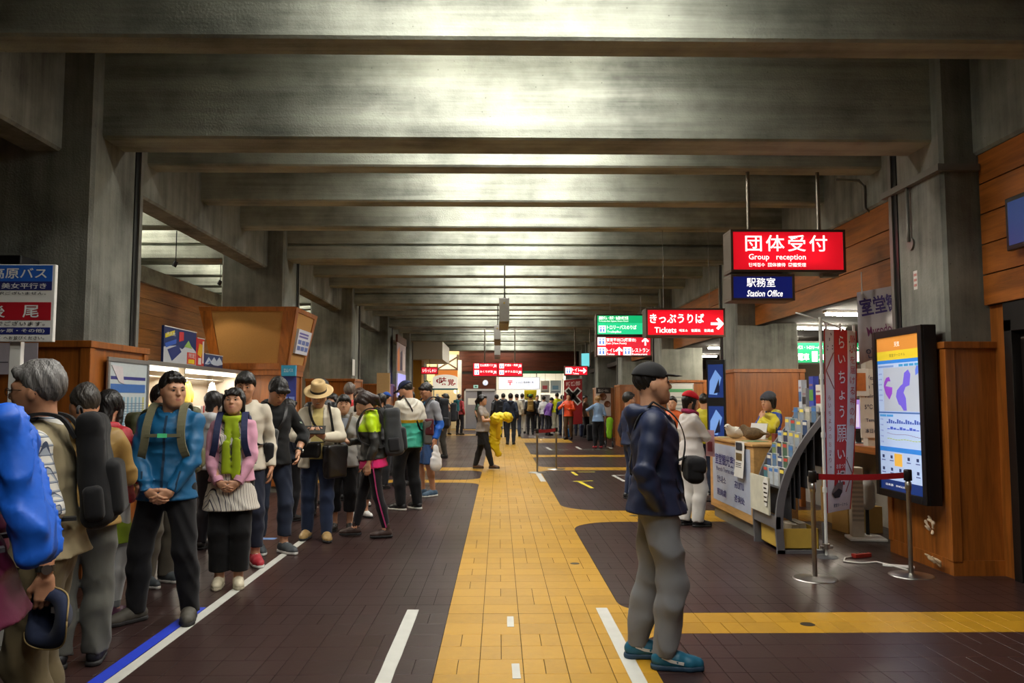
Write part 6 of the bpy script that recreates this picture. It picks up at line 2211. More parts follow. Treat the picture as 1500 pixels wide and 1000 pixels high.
# ================================================================ left side
# queue-end placard on a white pole
Yp = 5.0
a, b_ = at(-62, 388, Yp), at(81, 501, Yp)
qs = empty('queue_placard', (at(18, 600, Yp).x, Yp, 0), label='white placard with blue and red bands marking the end of the queue', cat='placard')
qw = wm(qs).inverted()
MB().box((-0.035, 0.0, 0.0), (0.035, 0.04, b_.z + 0.02)).build('pole', WHITE, qs, bevel=0.004)
MB().lathe([(0.0001, 0.03), (0.2, 0.02), (0.22, 0)], n=24).build('base', GREY_METAL, qs)
MB().box(qw @ Vector((a.x, Yp - 0.03, b_.z)), qw @ Vector((b_.x, Yp, a.z))).build('board', WHITE, qs, bevel=0.004)
W_, H_, cx = b_.x - a.x, a.z - b_.z, (a.x + b_.x) / 2
M = facing(cx, Yp - 0.03, (a.z + b_.z) / 2)
def qband(f0, f1, c, nm='band'):
    quad(qs, M, -W_ / 2 + 0.006, H_ * (0.5 - f1), W_ / 2 - 0.018, H_ * (0.5 - f0), mat('plac_%d_%d' % (c[0], c[2]), c, 0.4, var=0.05), nm, 0.002)
qband(0.012, 0.222, (38, 96, 190))
qband(0.222, 0.335, (36, 42, 104))
qband(0.49, 0.722, (176, 26, 40))
qband(0.815, 0.905, (36, 42, 110))
KW, KB = mat('plac_white', (232, 232, 230), 0.5), mat('plac_black', (30, 28, 30), 0.5)
def qtext(s, f, h, c, w, bold=0.012, x=0.0):
    text(qs, s, c, M @ Matrix.Translation((W_ / 2 - 0.05 - x, H_ * (0.5 - f), 0.002)), w=w, h=H_ * h, bold=bold, align='R')
qtext('立山高原バス', 0.115, 0.14, KW, 0.52)
qtext('富山方面・美女平行き', 0.28, 0.075, KW, 0.56)
qtext('混雑して申し訳ございません。', 0.375, 0.04, KB, 0.54)
qtext('最　後　尾', 0.605, 0.17, KW, 0.52, x=0.04)
qtext('でございます。', 0.765, 0.055, KB, 0.30)
qtext('(天狗平・弥陀ヶ原・その他)', 0.86, 0.055, KW, 0.56)
qtext('へお並びください。', 0.95, 0.045, KB, 0.25)
qtext('改札口2番', 0.95, 0.048, mat('plac_cyan', (40, 120, 190), 0.5), 0.22, x=0.26)
# dark speaker box on the column above the placard, papers on the casing
sb = empty('speaker_box', (at(5, 383, 6.6).x, 6.6, at(5, 388, 6.6).z), label='black box on a bracket against the concrete column above the placard', cat='speaker')
boxo('box_body', (-0.22, 0, 0), (0.14, 0.28, 0.085), BLACK, sb, 0.012)
MB().box((-0.1, 0.28, 0.02), (0.05, 0.45, 0.06)).build('bracket', GREY_METAL, sb)
for i, (x0, x1, y0, y1, lab) in enumerate(((-20, 15, 502, 548, 'pale notice sheet on the casing left of the placard pole'), (27, 52, 502, 562, 'pale notice sheet on the casing right of the placard pole'))):
    p, q = at(x0, y0, COLY[1] - 0.1), at(x1, y1, COLY[1] - 0.1)
    n_ = empty('notice_sheet', ((p.x + q.x) / 2, COLY[1] - 0.088, q.z), label=lab, cat='notice')
    boxo('sheet', (-(q.x - p.x) / 2, 0, 0), ((q.x - p.x) / 2, 0.006, p.z - q.z), mat('lilac_paper', (196, 190, 200), 0.6), n_)
    boxo('print_line', (-(q.x - p.x) / 2 + 0.03, -0.002, 0.1), ((q.x - p.x) / 2 - 0.03, 0, 0.108), mat('ink_grey', (90, 90, 96), 0.6), n_)
# framed timetable on the inner face of the near left casing
TX = -CXL + 0.09
p0, p1 = at_x(156.5, 522, TX), at_x(217, 528, TX)
ty0, ty1, tz1, tz0 = p0.y, p1.y, p0.z, 0.82
tt = empty('framed_timetable', (TX, (ty0 + ty1) / 2, tz0), R(90), label='silver framed timetable poster on the casing of the near left column', cat='poster')
w2 = (ty1 - ty0) / 2
hh = tz1 - tz0
b = MB()
for lo, hi in (((-w2, -0.02, 0), (w2, 0.0, 0.04)), ((-w2, -0.02, hh - 0.04), (w2, 0.0, hh)), ((-w2, -0.02, 0.04), (-w2 + 0.04, 0.0, hh - 0.04)), ((w2 - 0.04, -0.02, 0.04), (w2, 0.0, hh - 0.04))):
    b.box(lo, hi)
b.build('frame', mat('silver_frame', (170, 172, 172), 0.3, 0.8), tt, bevel=0.004)
MB().box((-w2 + 0.03, -0.008, 0.03), (w2 - 0.03, 0.0, hh - 0.03)).build('poster_sheet', mat('poster_white', (196, 206, 208), 0.3), tt)
Mt = wm(tt) @ frame_M((0, -0.008, 0), (1, 0, 0), (0, 0, 1))
TB, TL = mat('table_blue', (60, 110, 180), 0.35), mat('table_pale', (130, 170, 190), 0.4)
quad(tt, Mt, -w2 + 0.07, hh - 0.20, w2 - 0.07, hh - 0.17, mat('table_navy', (50, 54, 130), 0.35), 'title_bar', 0.0015, 0.0005)
quad(tt, Mt, -w2 + 0.07, hh - 0.32, w2 - 0.07, hh - 0.24, TB, 'title_bar', 0.0015, 0.0005)
for i in range(9):
    x = -w2 + 0.10 + i * (2 * w2 - 0.2) / 8
    quad(tt, Mt, x - 0.02, 0.08, x + 0.012, hh - 0.36, mat('table_yellow', (206, 200, 110), 0.4) if i == 8 else TL, 'table_column', 0.0012, 0.0005)
for i in range(24):
    z = 0.1 + i * (hh - 0.5) / 24
    quad(tt, Mt, -w2 + 0.08, z, w2 - 0.08, z + 0.006, mat('table_ink', (110, 130, 150), 0.5), 'table_row', 0.0012, 0.0018)
poly(tt, Mt, [(-w2 + 0.07, hh - 0.07), (-w2 + 0.28, hh - 0.08), (-w2 + 0.32, hh - 0.24), (-w2 + 0.22, hh - 0.22)], mat('film_glint', (222, 214, 216), 0.15), 'painted_glint', 0.002, 0.003)  # pale patch: a glint on the poster's film, put into the colour
# flared notice casing round the second left column
c2 = LCOL[2]
cw = wm(c2).inverted()
y = COLY[2]
x0, x1 = -CXL - CW, -CXL
X0, X1, Y0, Y1 = x0 - 0.07, x1 + 0.07, y - 0.07, y + CD + 0.07
g = 0.19
ZT, ZM = 3.04, 2.02
MB().box((X0 + 0.02, Y0 + 0.02, 0.1), (X1 - 0.02, Y1 - 0.02, ZM), M=cw).build('casing_panel', WOOD, c2)
b = MB()
for xx, yy in ((X0, Y0), (X1 - 0.1, Y0), (X0, Y1 - 0.1), (X1 - 0.1, Y1 - 0.1)):
    b.box((xx, yy, 0.0), (xx + 0.1, yy + 0.1, ZM - 0.1), M=cw)
b.box((X0 - 0.01, Y0 - 0.01, ZM - 0.1), (X1 + 0.01, Y1 + 0.01, ZM), M=cw)
b.build('casing_frame', WOOD, c2, bevel=0.006)
lowr = [(X0, Y0), (X1, Y0), (X1, Y1), (X0, Y1)]
upr = [(X0 - g, Y0 - g), (X1 + g, Y0 - g), (X1 + g, Y1 + g), (X0 - g, Y1 + g)]
MB().add([cw @ Vector((*p, ZM)) for p in lowr] + [cw @ Vector((*p, ZT)) for p in upr], [(3, 2, 1, 0), (4, 5, 6, 7), (0, 1, 5, 4), (1, 2, 6, 5), (2, 3, 7, 6), (3, 0, 4, 7)]).build('flared_casing', WOOD, c2)
CORK = mat('cork', (168, 122, 62), 0.9, var=0.12, scale=60)
def flare_face(i, j):
    a0, b0, a1, b1 = Vector((*lowr[i], ZM)), Vector((*lowr[j], ZM)), Vector((*upr[i], ZT)), Vector((*upr[j], ZT))
    return lambda u, v: (a0.lerp(b0, u)).lerp(a1.lerp(b1, u), v)
def slab(fn, u0, v0, u1, v1, t0, t1, m, nm, par=None):
    n = (fn(1, 0) - fn(0, 0)).cross(fn(0, 1) - fn(0, 0)).normalized()
    pts = [fn(u0, v0), fn(u1, v0), fn(u1, v1), fn(u0, v1)]
    par = par or c2
    w_ = wm(par).inverted()
    return MB().add([w_ @ (p + n * t0) for p in pts] + [w_ @ (p + n * t1) for p in pts], [(3, 2, 1, 0), (4, 5, 6, 7), (0, 1, 5, 4), (1, 2, 6, 5), (2, 3, 7, 6), (3, 0, 4, 7)]).build(nm, m, par)
F0, F1 = flare_face(0, 1), flare_face(1, 2)
for fn in (F0, F1):
    slab(fn, 0.12, 0.1, 0.88, 0.93, 0.0, 0.008, CORK, 'cork_panel')
    for (u0, v0, u1, v1) in ((0, 0.93, 1, 1.0), (0, 0, 1, 0.1), (0, 0.1, 0.12, 0.93), (0.88, 0.1, 1, 0.93)):
        slab(fn, u0, v0, u1, v1, 0.0, 0.022, WOOD, 'panel_frame')
nt_ = empty('notice', (X1 + 0.1, y + 0.5, 2.3), label='blue and white notice with pictures pinned on the flared cork board', cat='notice')
slab(F1, 0.2, 0.28, 0.85, 0.68, 0.01, 0.05, mat('notice_white', (206, 208, 216), 0.5), 'sheet', nt_)
for v in (0.60, 0.55):
    slab(F1, 0.26, v, 0.7, v + 0.03, 0.05, 0.054, mat('notice_violet', (96, 90, 160), 0.5), 'text_line', nt_)
for k in range(3):
    for v in (0.34, 0.44):
        slab(F1, 0.25 + 0.2 * k, v, 0.4 + 0.2 * k, v + 0.07, 0.05, 0.054, mat('notice_blue', (90, 110, 170), 0.5, var=0.4, scale=30), 'picture', nt_)
# blue leaflet rack before the flared casing
lr = empty('leaflet_rack', (at(423, 570, 12.7).x, 12.7, 0), R(6), label='blue leaflet rack with light blue header before the flared casing', cat='leaflet rack')
zt, zb_ = at(423, 535, 12.7).z, 0.9
boxo('rack_back', (-0.11, 0.0, zb_), (0.11, 0.04, zt - 0.16), mat('rack_blue', (40, 54, 130), 0.5), lr)
hd_ = MB().box((-0.11, -0.08, zt - 0.17), (0.11, 0.04, zt), M=Matrix.Identity(4))
hd_.build('header', mat('header_cyan', (50, 150, 190), 0.45), lr)
text(lr, '立山パス', mat('plac_white', (232, 232, 230), 0.5), wm(lr) @ frame_M((0, -0.08, zt - 0.08), (1, 0, 0), (0, 0, 1)), w=0.14, h=0.06)
for k in range(2):
    for j in range(4):
        boxo('pocket', (-0.1 + 0.105 * k, -0.06, zb_ + 0.17 * j), (-0.005 + 0.105 * k, 0.0, zb_ + 0.1 + 0.17 * j), mat('rack_blue', (40, 54, 130), 0.5), lr)
        boxo('leaflet_sheet', (-0.092 + 0.105 * k, -0.045, zb_ + 0.06 + 0.17 * j), (-0.013 + 0.105 * k, -0.02, zb_ + 0.155 + 0.17 * j), mat('lf_blue', (120, 140, 200), 0.5, var=0.3, scale=30), lr)
MB().box((-0.1, -0.1, 0), (0.1, 0.15, zb_)).build('stand', mat('rack_blue', (40, 54, 130), 0.5), lr)
# souvenir stall along the column line: shelf with strip lamp, shirts, posters on top
HX = -4.14
HY0, HY1 = 8.25, 12.95
sh_ = empty('stall_shelf', (HX - 0.3, 10.6, 0), label='long lit souvenir shelf unit between the first two left columns', cat='shelf')
hw = wm(sh_).inverted()
MB().box((HX - 0.6, HY0, 1.93), (HX, HY1, 1.985), M=hw).build('canopy', mat('silver_trim', (170, 168, 160), 0.35, 0.6), sh_)
MB().box((HX - 0.6, HY0, 0.0), (HX - 0.55, HY1, 1.93), M=hw).build('back_panel', mat('pale_panel', (190, 180, 160), 0.7), sh_)
for yy in (HY0, (HY0 + HY1) / 2, HY1 - 0.04):
    MB().box((HX - 0.55, yy, 0.0), (HX - 0.02, yy + 0.04, 1.93), M=hw).build('upright', mat('pale_panel', (190, 180, 160), 0.7), sh_)
for z in (0.5, 0.9, 1.25):
    MB().box((HX - 0.55, HY0, z), (HX - 0.02, HY1, z + 0.03), M=hw).build('shelf_board', WOOD_H, sh_)
MB().cyl(hw @ Vector((HX - 0.12, HY0 + 0.05, 1.90)), hw @ Vector((HX - 0.12, HY1 - 0.05, 1.90)), 0.024, n=10).build('strip_lamp', emit('strip_light', (255, 246, 226), 4.0), sh_)
area('stall_lamp', (HX - 0.15, 10.6, 1.86), 0.1, 4.4, 34, (1, 0.93, 0.82))
MB().cyl(hw @ Vector((HX - 0.3, HY0 + 0.05, 1.82)), hw @ Vector((HX - 0.3, HY1 - 0.05, 1.82)), 0.014, n=10).build('clothes_rail', STEEL, sh_)
def shirt(y, c, label, w=0.5, h=0.55):
    e = empty('hanging_shirt', (HX - 0.22, y, 1.80), R(90 + 8), label=label, cat='shirt')
    F = Field(0.02)
    F.cone((0, 0, -0.06), (0, 0, -h), w * 0.40, w * 0.42, ((0, 1, 0), 0.12), cut=0.0, cuta=0.0)
    for g in (1, -1):
        F.cone((w * 0.2 * g, 0, -0.12), (w * 0.62 * g, 0, -0.26), 0.1, 0.09, ((0, 1, 0), 0.25), cut=0.0)
    F.after(wrinkles(0.006, int(y * 10), 30))
    field_obj('shirt_cloth', (F, 0.02), cloth(c), e)
    MB().tube([(0, 0, -0.1), (0, 0, -0.02), (0.02, 0, 0.015), (0, 0, 0.03)], 0.006).build('hanger', STEEL, e)
shirt(8.75, (214, 214, 218), 'white shirt on the stall rail next to the framed timetable')
shirt(9.5, (80, 64, 120), 'purple shirt on the stall rail behind the teal jacket man', 0.42, 0.5)
shirt(11.2, (220, 196, 30), 'yellow shirt hanging in the lit stall', 0.62, 0.5)
shirt(12.2, (226, 222, 210), 'white shirt on the stall rail beside the flared casing', 0.42, 0.5)
rr = random.Random(21)
gcol = [(180, 60, 50), (60, 90, 150), (210, 190, 90), (90, 130, 80), (200, 200, 196), (120, 80, 60)]
gn = ['red', 'blue', 'yellow', 'green', 'white', 'brown']
for k in range(6):
    q = k
    yy = HY0 + 0.4 + k * 0.72
    e = empty('gift_box', (HX - 0.2, yy, 1.281), R(rr.uniform(-6, 6)), label='%s ribboned souvenir box on the lit stall shelf' % gn[q], cat='gift box', group='souvenir boxes on the stall shelf')
    boxo('box', (-0.11, -0.1, 0), (0.11, 0.1, 0.12 + 0.03 * (k % 3)), mat('gift_%d' % q, gcol[q], 0.5, var=0.3, scale=20), e, 0.003)
    boxo('ribbon', (-0.112, -0.02, 0), (0.112, 0.02, 0.123 + 0.03 * (k % 3)), mat('gift_%d' % ((q + 2) % 6), gcol[(q + 2) % 6], 0.5), e)
def stall_poster(pl, pr, label, colours, shapes):
    a, b_ = at_x(pl[0], pl[1], HX + 0.0), at_x(pr[0], pr[1], HX)
    h = a.z - 1.985
    w = b_.y - a.y
    e = empty('stall_poster', (HX - 0.02, (a.y + b_.y) / 2, 1.985), R(90), label=label, cat='poster')
    boxo('board', (-w / 2, -0.0, 0), (w / 2, 0.03, h), mat('poster_%d_%d' % (colours[0], colours[2]), colours, 0.4, var=0.1), e)
    Mx = wm(e) @ frame_M((0, 0, 0), (1, 0, 0), (0, 0, 1))
    for i, (pts, c) in enumerate(shapes):
        poly(e, Mx, [((p[0] - 0.5) * w, p[1] * h) for p in pts], mat('shape_%d_%d_%d' % c, c, 0.45), 'printed_shape', 0.002, 0.0005 * (i + 1))
    quad(e, Mx, -w / 2, h - 0.012, w / 2, h, WHITE, 'top_edge', 0.004, 0.004)
    return e, Mx, w, h
e, Mx, w, h = stall_poster((243, 476), (290, 487), 'large blue and white sale poster standing on the stall canopy', (20, 44, 104),
    [([(0, 0), (1, 0), (1, 0.4), (0.75, 0.62), (0.55, 0.42), (0.35, 0.5), (0, 0.42)], (196, 200, 206)), ([(0.03, 0.52), (0.36, 0.68), (0.36, 0.56), (0.06, 0.4)], (40, 90, 190)), ([(0.1, 0.36), (0.42, 0.52), (0.52, 0.34), (0.24, 0.05)], (30, 50, 120)),
     ([(0.03, 0.66), (0.3, 0.8), (0.3, 0.92), (0.03, 0.78)], (222, 206, 40)), ([(0.44, 0.62), (0.58, 0.68), (0.58, 0.92), (0.44, 0.9)], (206, 50, 60)), ([(0.6, 0.5), (0.74, 0.7), (0.86, 0.48)], (150, 190, 90)), ([(0.7, 0.02), (0.98, 0.02), (0.98, 0.36), (0.7, 0.36)], (220, 70, 60)), ([(0.74, 0.04), (0.94, 0.04), (0.94, 0.16), (0.74, 0.16)], (226, 200, 40))])
text(e, '大人気', mat('plac_white', (232, 232, 230), 0.5), Mx @ Matrix.Translation((-0.32 * w, 0.8 * h, 0.008)), w=0.26 * w, h=0.1 * h)
text(e, '限定', KW, Mx @ Matrix.Translation((0.34 * w, 0.27 * h, 0.008)), w=0.2 * w, h=0.13 * h)
stall_poster((291, 494), (301.5, 498), 'narrow red poster with yellow patch beside the blue sale poster', (206, 50, 44), [([(0.1, 0.4), (0.6, 0.3), (0.9, 0.75), (0.3, 0.8)], (228, 180, 40)), ([(0.75, 0.1), (0.95, 0.1), (0.95, 0.9), (0.75, 0.9)], (226, 220, 214)), ([(0.2, 0.05), (0.6, 0.05), (0.6, 0.28), (0.2, 0.28)], (226, 220, 214))])
stall_poster((302.5, 517), (328, 522), 'blue poster of snowy peaks standing on the stall canopy', (46, 70, 120), [([(0, 0.2), (0.2, 0.75), (0.35, 0.45), (0.5, 0.8), (0.65, 0.5), (0.8, 0.85), (1, 0.4), (1, 0.15)], (200, 212, 226)), ([(0, 0.0), (0.3, 0.3), (0.6, 0.1), (1, 0.3), (1, 0)], (26, 44, 90)), ([(0.1, 0.25), (0.25, 0.5), (0.35, 0.3)], (90, 120, 170))])
# boarded bulkhead behind the stall, lit from the shop's spots
bw = struct(boxo('wall_stall', (-5.75, 8.2, 0.0), (-5.65, 19.0, 3.35), mat('dark_backing', (30, 20, 14), 0.8)))
bwi = wm(bw).inverted()
for k in range(9):
    MB().box((-5.66, 8.2, 1.2 + 0.24 * k), (-5.62 - 0.004 * (k % 2), 19.0, 1.434 + 0.24 * k), M=bwi).build('board', wood('stall_boards', (178, 122, 62), stretch=(9, 0.7, 9)) if 'stall_boards' not in MATS else MATS['stall_boards'], bw)
struct(boxo('trim_lintel', (-5.8, 8.2, 3.35), (-5.55, 19.0, 3.6), CONC_SLAB))
for yy in (10.4, 12.4, 14.4, 16.4):
    sp = bpy.data.lights.new('shop_spot', 'SPOT')
    sp.energy = 55
    sp.spot_size = R(75)
    sp.spot_blend = 0.15
    sp.color = (1, 0.86, 0.66)
    sp.shadow_soft_size = 0.04
    so = bpy.data.objects.new('shop_spot', sp)
    so.location = (-5.1, yy, 3.55)
    so.rotation_euler = (R(0), R(-28), 0)
    COL.objects.link(so)
    e = empty('spot_lamp', (-5.1, yy, 3.55), label='small spot lamp aimed at the boarded bulkhead over the stall', cat='spot lamp', group='spot lamps over the stall')
    MB().cyl((0.02, 0, 0.04), (0.06, 0, 0.12), 0.035, n=12).build('lamp_head', BLACK, e)
    MB().cyl((0.05, 0, 0.1), (0.05, 0, SLAB - 3.55), 0.008, n=8).build('lamp_stem', BLACK, e)
# sheet on the third column, hanging poster, boards beyond
q = at_x(518, 538, -CXL + 0.004)
quad(LCOL[3], facing(-CXL, q.y, q.z, 90), -0.16, -0.2, 0.16, 0.2, WHITE, 'paper_sheet')
hp_ = empty('hanging_poster', (-3.36, 27.5, 2.42), R(90), label='tall colourful hanging poster with brown top rail on the far left', cat='poster')
boxo('sheet', (-1.2, 0, 0), (1.2, 0.03, 1.0), mat('poster_mix', (170, 150, 150), 0.5, var=0.5, scale=2.2), hp_)
boxo('top_rail', (-1.25, -0.02, 1.0), (1.25, 0.05, 1.25), WOOD_D, hp_)
Mx = wm(hp_) @ frame_M((0, 0, 0), (1, 0, 0), (0, 0, 1))
for pts, c in (([(-1.1, 0.05), (-0.5, 0.05), (-0.6, 0.9), (-1.1, 0.7)], (206, 120, 60)), ([(-0.4, 0.1), (0.2, 0.1), (0.1, 0.8), (-0.3, 0.7)], (60, 50, 80)), ([(0.3, 0.1), (1.0, 0.1), (0.9, 0.6), (0.5, 0.9)], (220, 200, 190))):
    poly(hp_, Mx, pts, mat('shape_%d_%d_%d' % c, c, 0.45), 'printed_shape', 0.002, 0.001)
vp_ = empty('lit_board', (-3.34, 27.5, 1.62), R(90), label='violet lit board under the hanging poster', cat='sign')
boxo('board', (-1.1, 0, 0), (1.1, 0.06, 0.76), emit('violet_lit', (150, 150, 230), 0.75), vp_)
boxo('rim', (-1.14, 0.01, -0.03), (1.14, 0.05, 0.79), WHITE, vp_)
MB().box((-0.9, 0.0, -1.62), (-0.84, 0.06, -0.03)).build('leg', GREY_METAL, vp_)
MB().box((0.84, 0.0, -1.62), (0.9, 0.06, -0.03)).build('leg', GREY_METAL, vp_)
a, b_ = at(552, 546, 25.4), at(570.5, 590, 25.4)
be = empty('display_board', ((a.x + b_.x) / 2, 25.4, 0), label='plain beige display board standing before the fourth left column', cat='board')
boxo('board', (-(b_.x - a.x) / 2, 0, 0.9), ((b_.x - a.x) / 2, 0.12, a.z), mat('beige_board', (206, 166, 112), 0.6), be)
MB().box((-0.15, 0.02, 0), (-0.1, 0.1, 0.9)).build('leg', GREY_METAL, be)
MB().box((0.1, 0.02, 0), (0.15, 0.1, 0.9)).build('leg', GREY_METAL, be)
# restaurant corner: white soffit, ochre pillar, shop front
a, b_ = at(598, 499.5, 33.4), at(648, 526, 33.4)
so_ = struct(boxo('ceiling_soffit', (a.x, 33.4, b_.z), (b_.x, 38.0, a.z), mat('soffit_white', (206, 200, 186), 0.7)))
a, b_ = at(600, 522, 34.2), at(617, 600, 34.2)
struct(boxo('column_ochre', (a.x, 34.2, 0), (b_.x, 35.2, a.z), mat('ochre', (176, 126, 30), 0.6)))
WARM = mat('warm_plaster', (226, 206, 160), 0.7)
bwl = struct(boxo('wall_far', (-9.2, END, 0), (-2.1, END + 0.15, SLAB), WARM))
a, b_ = at(640, 522, 41.93), at(671, 541, 41.93)
xb = empty('braced_panel', ((a.x + b_.x) / 2, 41.93, b_.z), label='cream panel with dark crossed timbers over the restaurant front', cat='panel')
w, h = b_.x - a.x, a.z - b_.z
boxo('plaster', (-w / 2, 0, 0), (w / 2, 0.05, h + 0.1), mat('cream_plaster', (230, 222, 196), 0.7), xb)
for s in (1, -1):
    L = math.hypot(w, h)
    MB().box((-L / 2, -0.03, -0.04), (L / 2, 0.0, 0.04), M=Matrix.Translation((0, 0, h / 2)) @ Matrix.Rotation(math.atan2(h, w) * s, 4, 'Y')).build('brace', mat('timber', (72, 44, 28), 0.6), xb)
for xx in (-w / 2, w / 2 - 0.07):
    boxo('stud', (xx, -0.04, 0), (xx + 0.07, 0.0, h + 0.1), mat('timber', (72, 44, 28), 0.6), xb)
boxo('stud', (-w / 2, -0.04, -0.05), (w / 2, 0.0, 0.02), mat('timber', (72, 44, 28), 0.6), xb)
o, M, w, h = lit_sign('small red lit shop sign beside the ochre pillar', (616.5, 537), (641.5, 548), 33.6, 0.15, RED_S)
text(o, 'いらっしゃい', LET, M, w=w * 0.8, h=h * 0.5, bold=0.02)
rod(o, at(629, 537, 33.6).x, 33.67, wm(o).translation.z + h, b_.z + 0.4, 0.012)
a, b_ = at(634, 542, 39.0), at(670.5, 571, 39.0)
mk = empty('restaurant_sign', ((a.x + b_.x) / 2, 39.0, b_.z), label='large restaurant sign with red brush characters under an orange top', cat='sign')
w, h = b_.x - a.x, a.z - b_.z
poly(mk, facing((a.x + b_.x) / 2, 39.0, b_.z), [(-w / 2, 0.08), (w / 2, 0.08), (w / 2, h * 0.6)] + [(w / 2 * math.cos(t), h * 0.6 + h * 0.18 * math.sin(t)) for t in np.linspace(0.1, 3.04, 10)] + [(-w / 2, h * 0.6)], emit('sign_cream', (232, 222, 206), 0.62), 'sign_panel', 0.1, -0.1)
boxo('orange_top', (-w * 0.42, 0.02, h * 0.66), (w * 0.48, 0.12, h), emit('sign_orange', (222, 132, 60), 0.7), mk)
boxo('teal_strip', (-w / 2, -0.02, -0.0), (w / 2, 0.1, 0.08), mat('teal_paint', (70, 130, 140), 0.5), mk)
MR = mat('brush_red', (190, 30, 34), 0.5)
Ms = facing((a.x + b_.x) / 2, 39.0, b_.z + h * 0.42)
text(mk, '味', MR, Ms @ Matrix.Translation((-0.12, 0.03, 0.001)), w=0.38, h=0.4, bold=0.02)
text(mk, '覚', MR, Ms @ Matrix.Translation((0.27, -0.03, 0.001)), w=0.32, h=0.33, bold=0.02)
poly(mk, Ms @ Matrix.Translation((-0.05, 0, 0)), [(-0.38, 0.1), (-0.3, 0.14), (-0.25, 0.08), (-0.3, 0.1), (-0.32, 0.02), (-0.26, -0.04), (-0.34, -0.05), (-0.4, 0.02)], MR, 'brush_stroke', 0.003, 0.001)
poly(mk, Ms, [(0.38, -0.1), (0.48, -0.06), (0.52, -0.12), (0.42, -0.14)], MR, 'brush_stroke', 0.003, 0.001)
for xx in (-w / 2 + 0.02, w / 2 - 0.06):
    MB().box((xx, 0.02, -b_.z), (xx + 0.05, 0.07, 0.0)).build('sign_post', WHITE, mk)
a = at(673.5, 527, 41.0)
struct(boxo('column_white', (a.x - 0.09, 41.0, 0), (a.x + 0.09, 41.18, a.z), WHITE))
area('restaurant_lamp', (-3.4, 40.3, 3.9), 1.8, 0.5, 70, (1, 0.86, 0.62), (R(55), 0, 0))
wl = empty('wall_lamp', (at(668, 575, 40.9).x, 40.85, at(668, 573, 40.9).z), label='glowing round lamp under the restaurant sign', cat='lamp')
MB().lathe([(0.0001, 0.13), (0.09, 0.09), (0.13, 0), (0.09, -0.09), (0.0001, -0.13)], n=16).build('globe', emit('warm_globe', (255, 214, 140), 2.5), wl)
MB().cyl((0, 0, 0.1), (0, 0.1, 0.16), 0.015).build('arm', BLACK, wl)
pf = empty('potted_plant', (at(627, 600, 36.4).x, 36.4, 0), label='tall green plant beside the ochre pillar', cat='plant')
MB().lathe([(0.0001, 0), (0.16, 0), (0.2, 0.4), (0.17, 0.4), (0.0001, 0.36)], n=16).build('pot', mat('pot_brown', (90, 60, 40), 0.6), pf)
MB().cyl((0, 0, 0.36), (0, 0, 1.7), 0.02).build('stem', mat('stem_green', (60, 80, 40), 0.7), pf)
rr = random.Random(4)
lf = MB()
for i in range(40):
    z = rr.uniform(0.9, 2.3)
    t = rr.uniform(0, 6.28)
    M_ = Matrix.Translation((0, 0, z)) @ Matrix.Rotation(t, 4, 'Z') @ Matrix.Rotation(R(rr.uniform(-40, 30)), 4, 'Y')
    lf.add([M_ @ Vector(p) for p in ((0.02, 0, 0), (0.16, 0.05, 0.03), (0.32, 0, -0.03), (0.16, -0.05, 0.03))], [(0, 1, 2, 3)])
o = lf.build('leaves', mat('leaf_green', (70, 120, 40), 0.5, var=0.4), pf)
o['kind'] = 'stuff'

# ================================================================ far end: boarded wall, door, post office
wx0, wx1 = -2.1, 2.9
po0, po1, poz = at(727, 600, END).x, at(829, 600, END).x, at(760, 547, END).z
fw_ = struct(boxo('wall_far', (wx0, END + 0.02, poz + 0.1), (8.8, END + 0.15, SLAB), mat('dark_backing', (30, 20, 14), 0.8)))
fwi = wm(fw_).inverted()
for k in range(5):
    MB().box((wx0, END - 0.02 - 0.004 * (k % 2), poz + 0.12 + 0.26 * k), (4.1, END + 0.03, poz + 0.37 + 0.26 * k), M=fwi).build('board', WOOD_D, fw_)
lw_ = struct(boxo('wall_far', (wx0, END + 0.02, 0), (po0, END + 0.15, poz + 0.1), mat('dark_backing', (30, 20, 14), 0.8)))
lwi = wm(lw_).inverted()
for k in range(11):
    MB().box((wx0, END - 0.02 - 0.004 * (k % 2), 0.26 * k), (po0, END + 0.03, 0.25 + 0.26 * k), M=lwi).build('board', WOOD_D, lw_)
struct(boxo('wall_far', (po1, END, 0), (8.8, END + 0.15, poz + 0.1), CONC_COL))
d_ = struct(boxo('door_2', (at(682, 600, END).x, END - 0.06, 0), (at(725, 600, END).x, END - 0.03, at(700, 573, END).z), mat('grey_door', (150, 150, 160), 0.45, 0.2)))
di = wm(d_).inverted()
X0, X1, Z1 = at(680, 600, END).x, at(727, 600, END).x, at(700, 569.5, END).z
b = MB()
for lo, hi in (((X0, END - 0.1, 0), (X0 + 0.08, END - 0.02, Z1)), ((X1 - 0.08, END - 0.1, 0), (X1, END - 0.02, Z1)), ((X0, END - 0.1, Z1 - 0.1), (X1, END - 0.02, Z1))):
    b.box(lo, hi, M=di)
b.build('door_frame', mat('pale_frame', (186, 184, 184), 0.45), d_)
MB().box((X0 + 0.92, END - 0.075, 0.0), (X0 + 0.68, END - 0.055, Z1 - 0.1), M=di).build('door_gap', BLACK, d_)
quad(d_, facing(X0 + 0.42, END - 0.06, 1.42), -0.22, -0.17, 0.22, 0.17, WHITE, 'paper_notice')
quad(d_, facing(X0 + 0.86, END - 0.06, 1.4), -0.1, -0.35, 0.1, 0.35, BLACK, 'glass_slot')
ck = at(711, 560.5, END)
cl_ = empty('wall_clock', (ck.x, END - 0.04, ck.z), label='round white clock on the far brown wall', cat='clock')
Mc = Matrix.Rotation(math.pi / 2, 4, 'X')
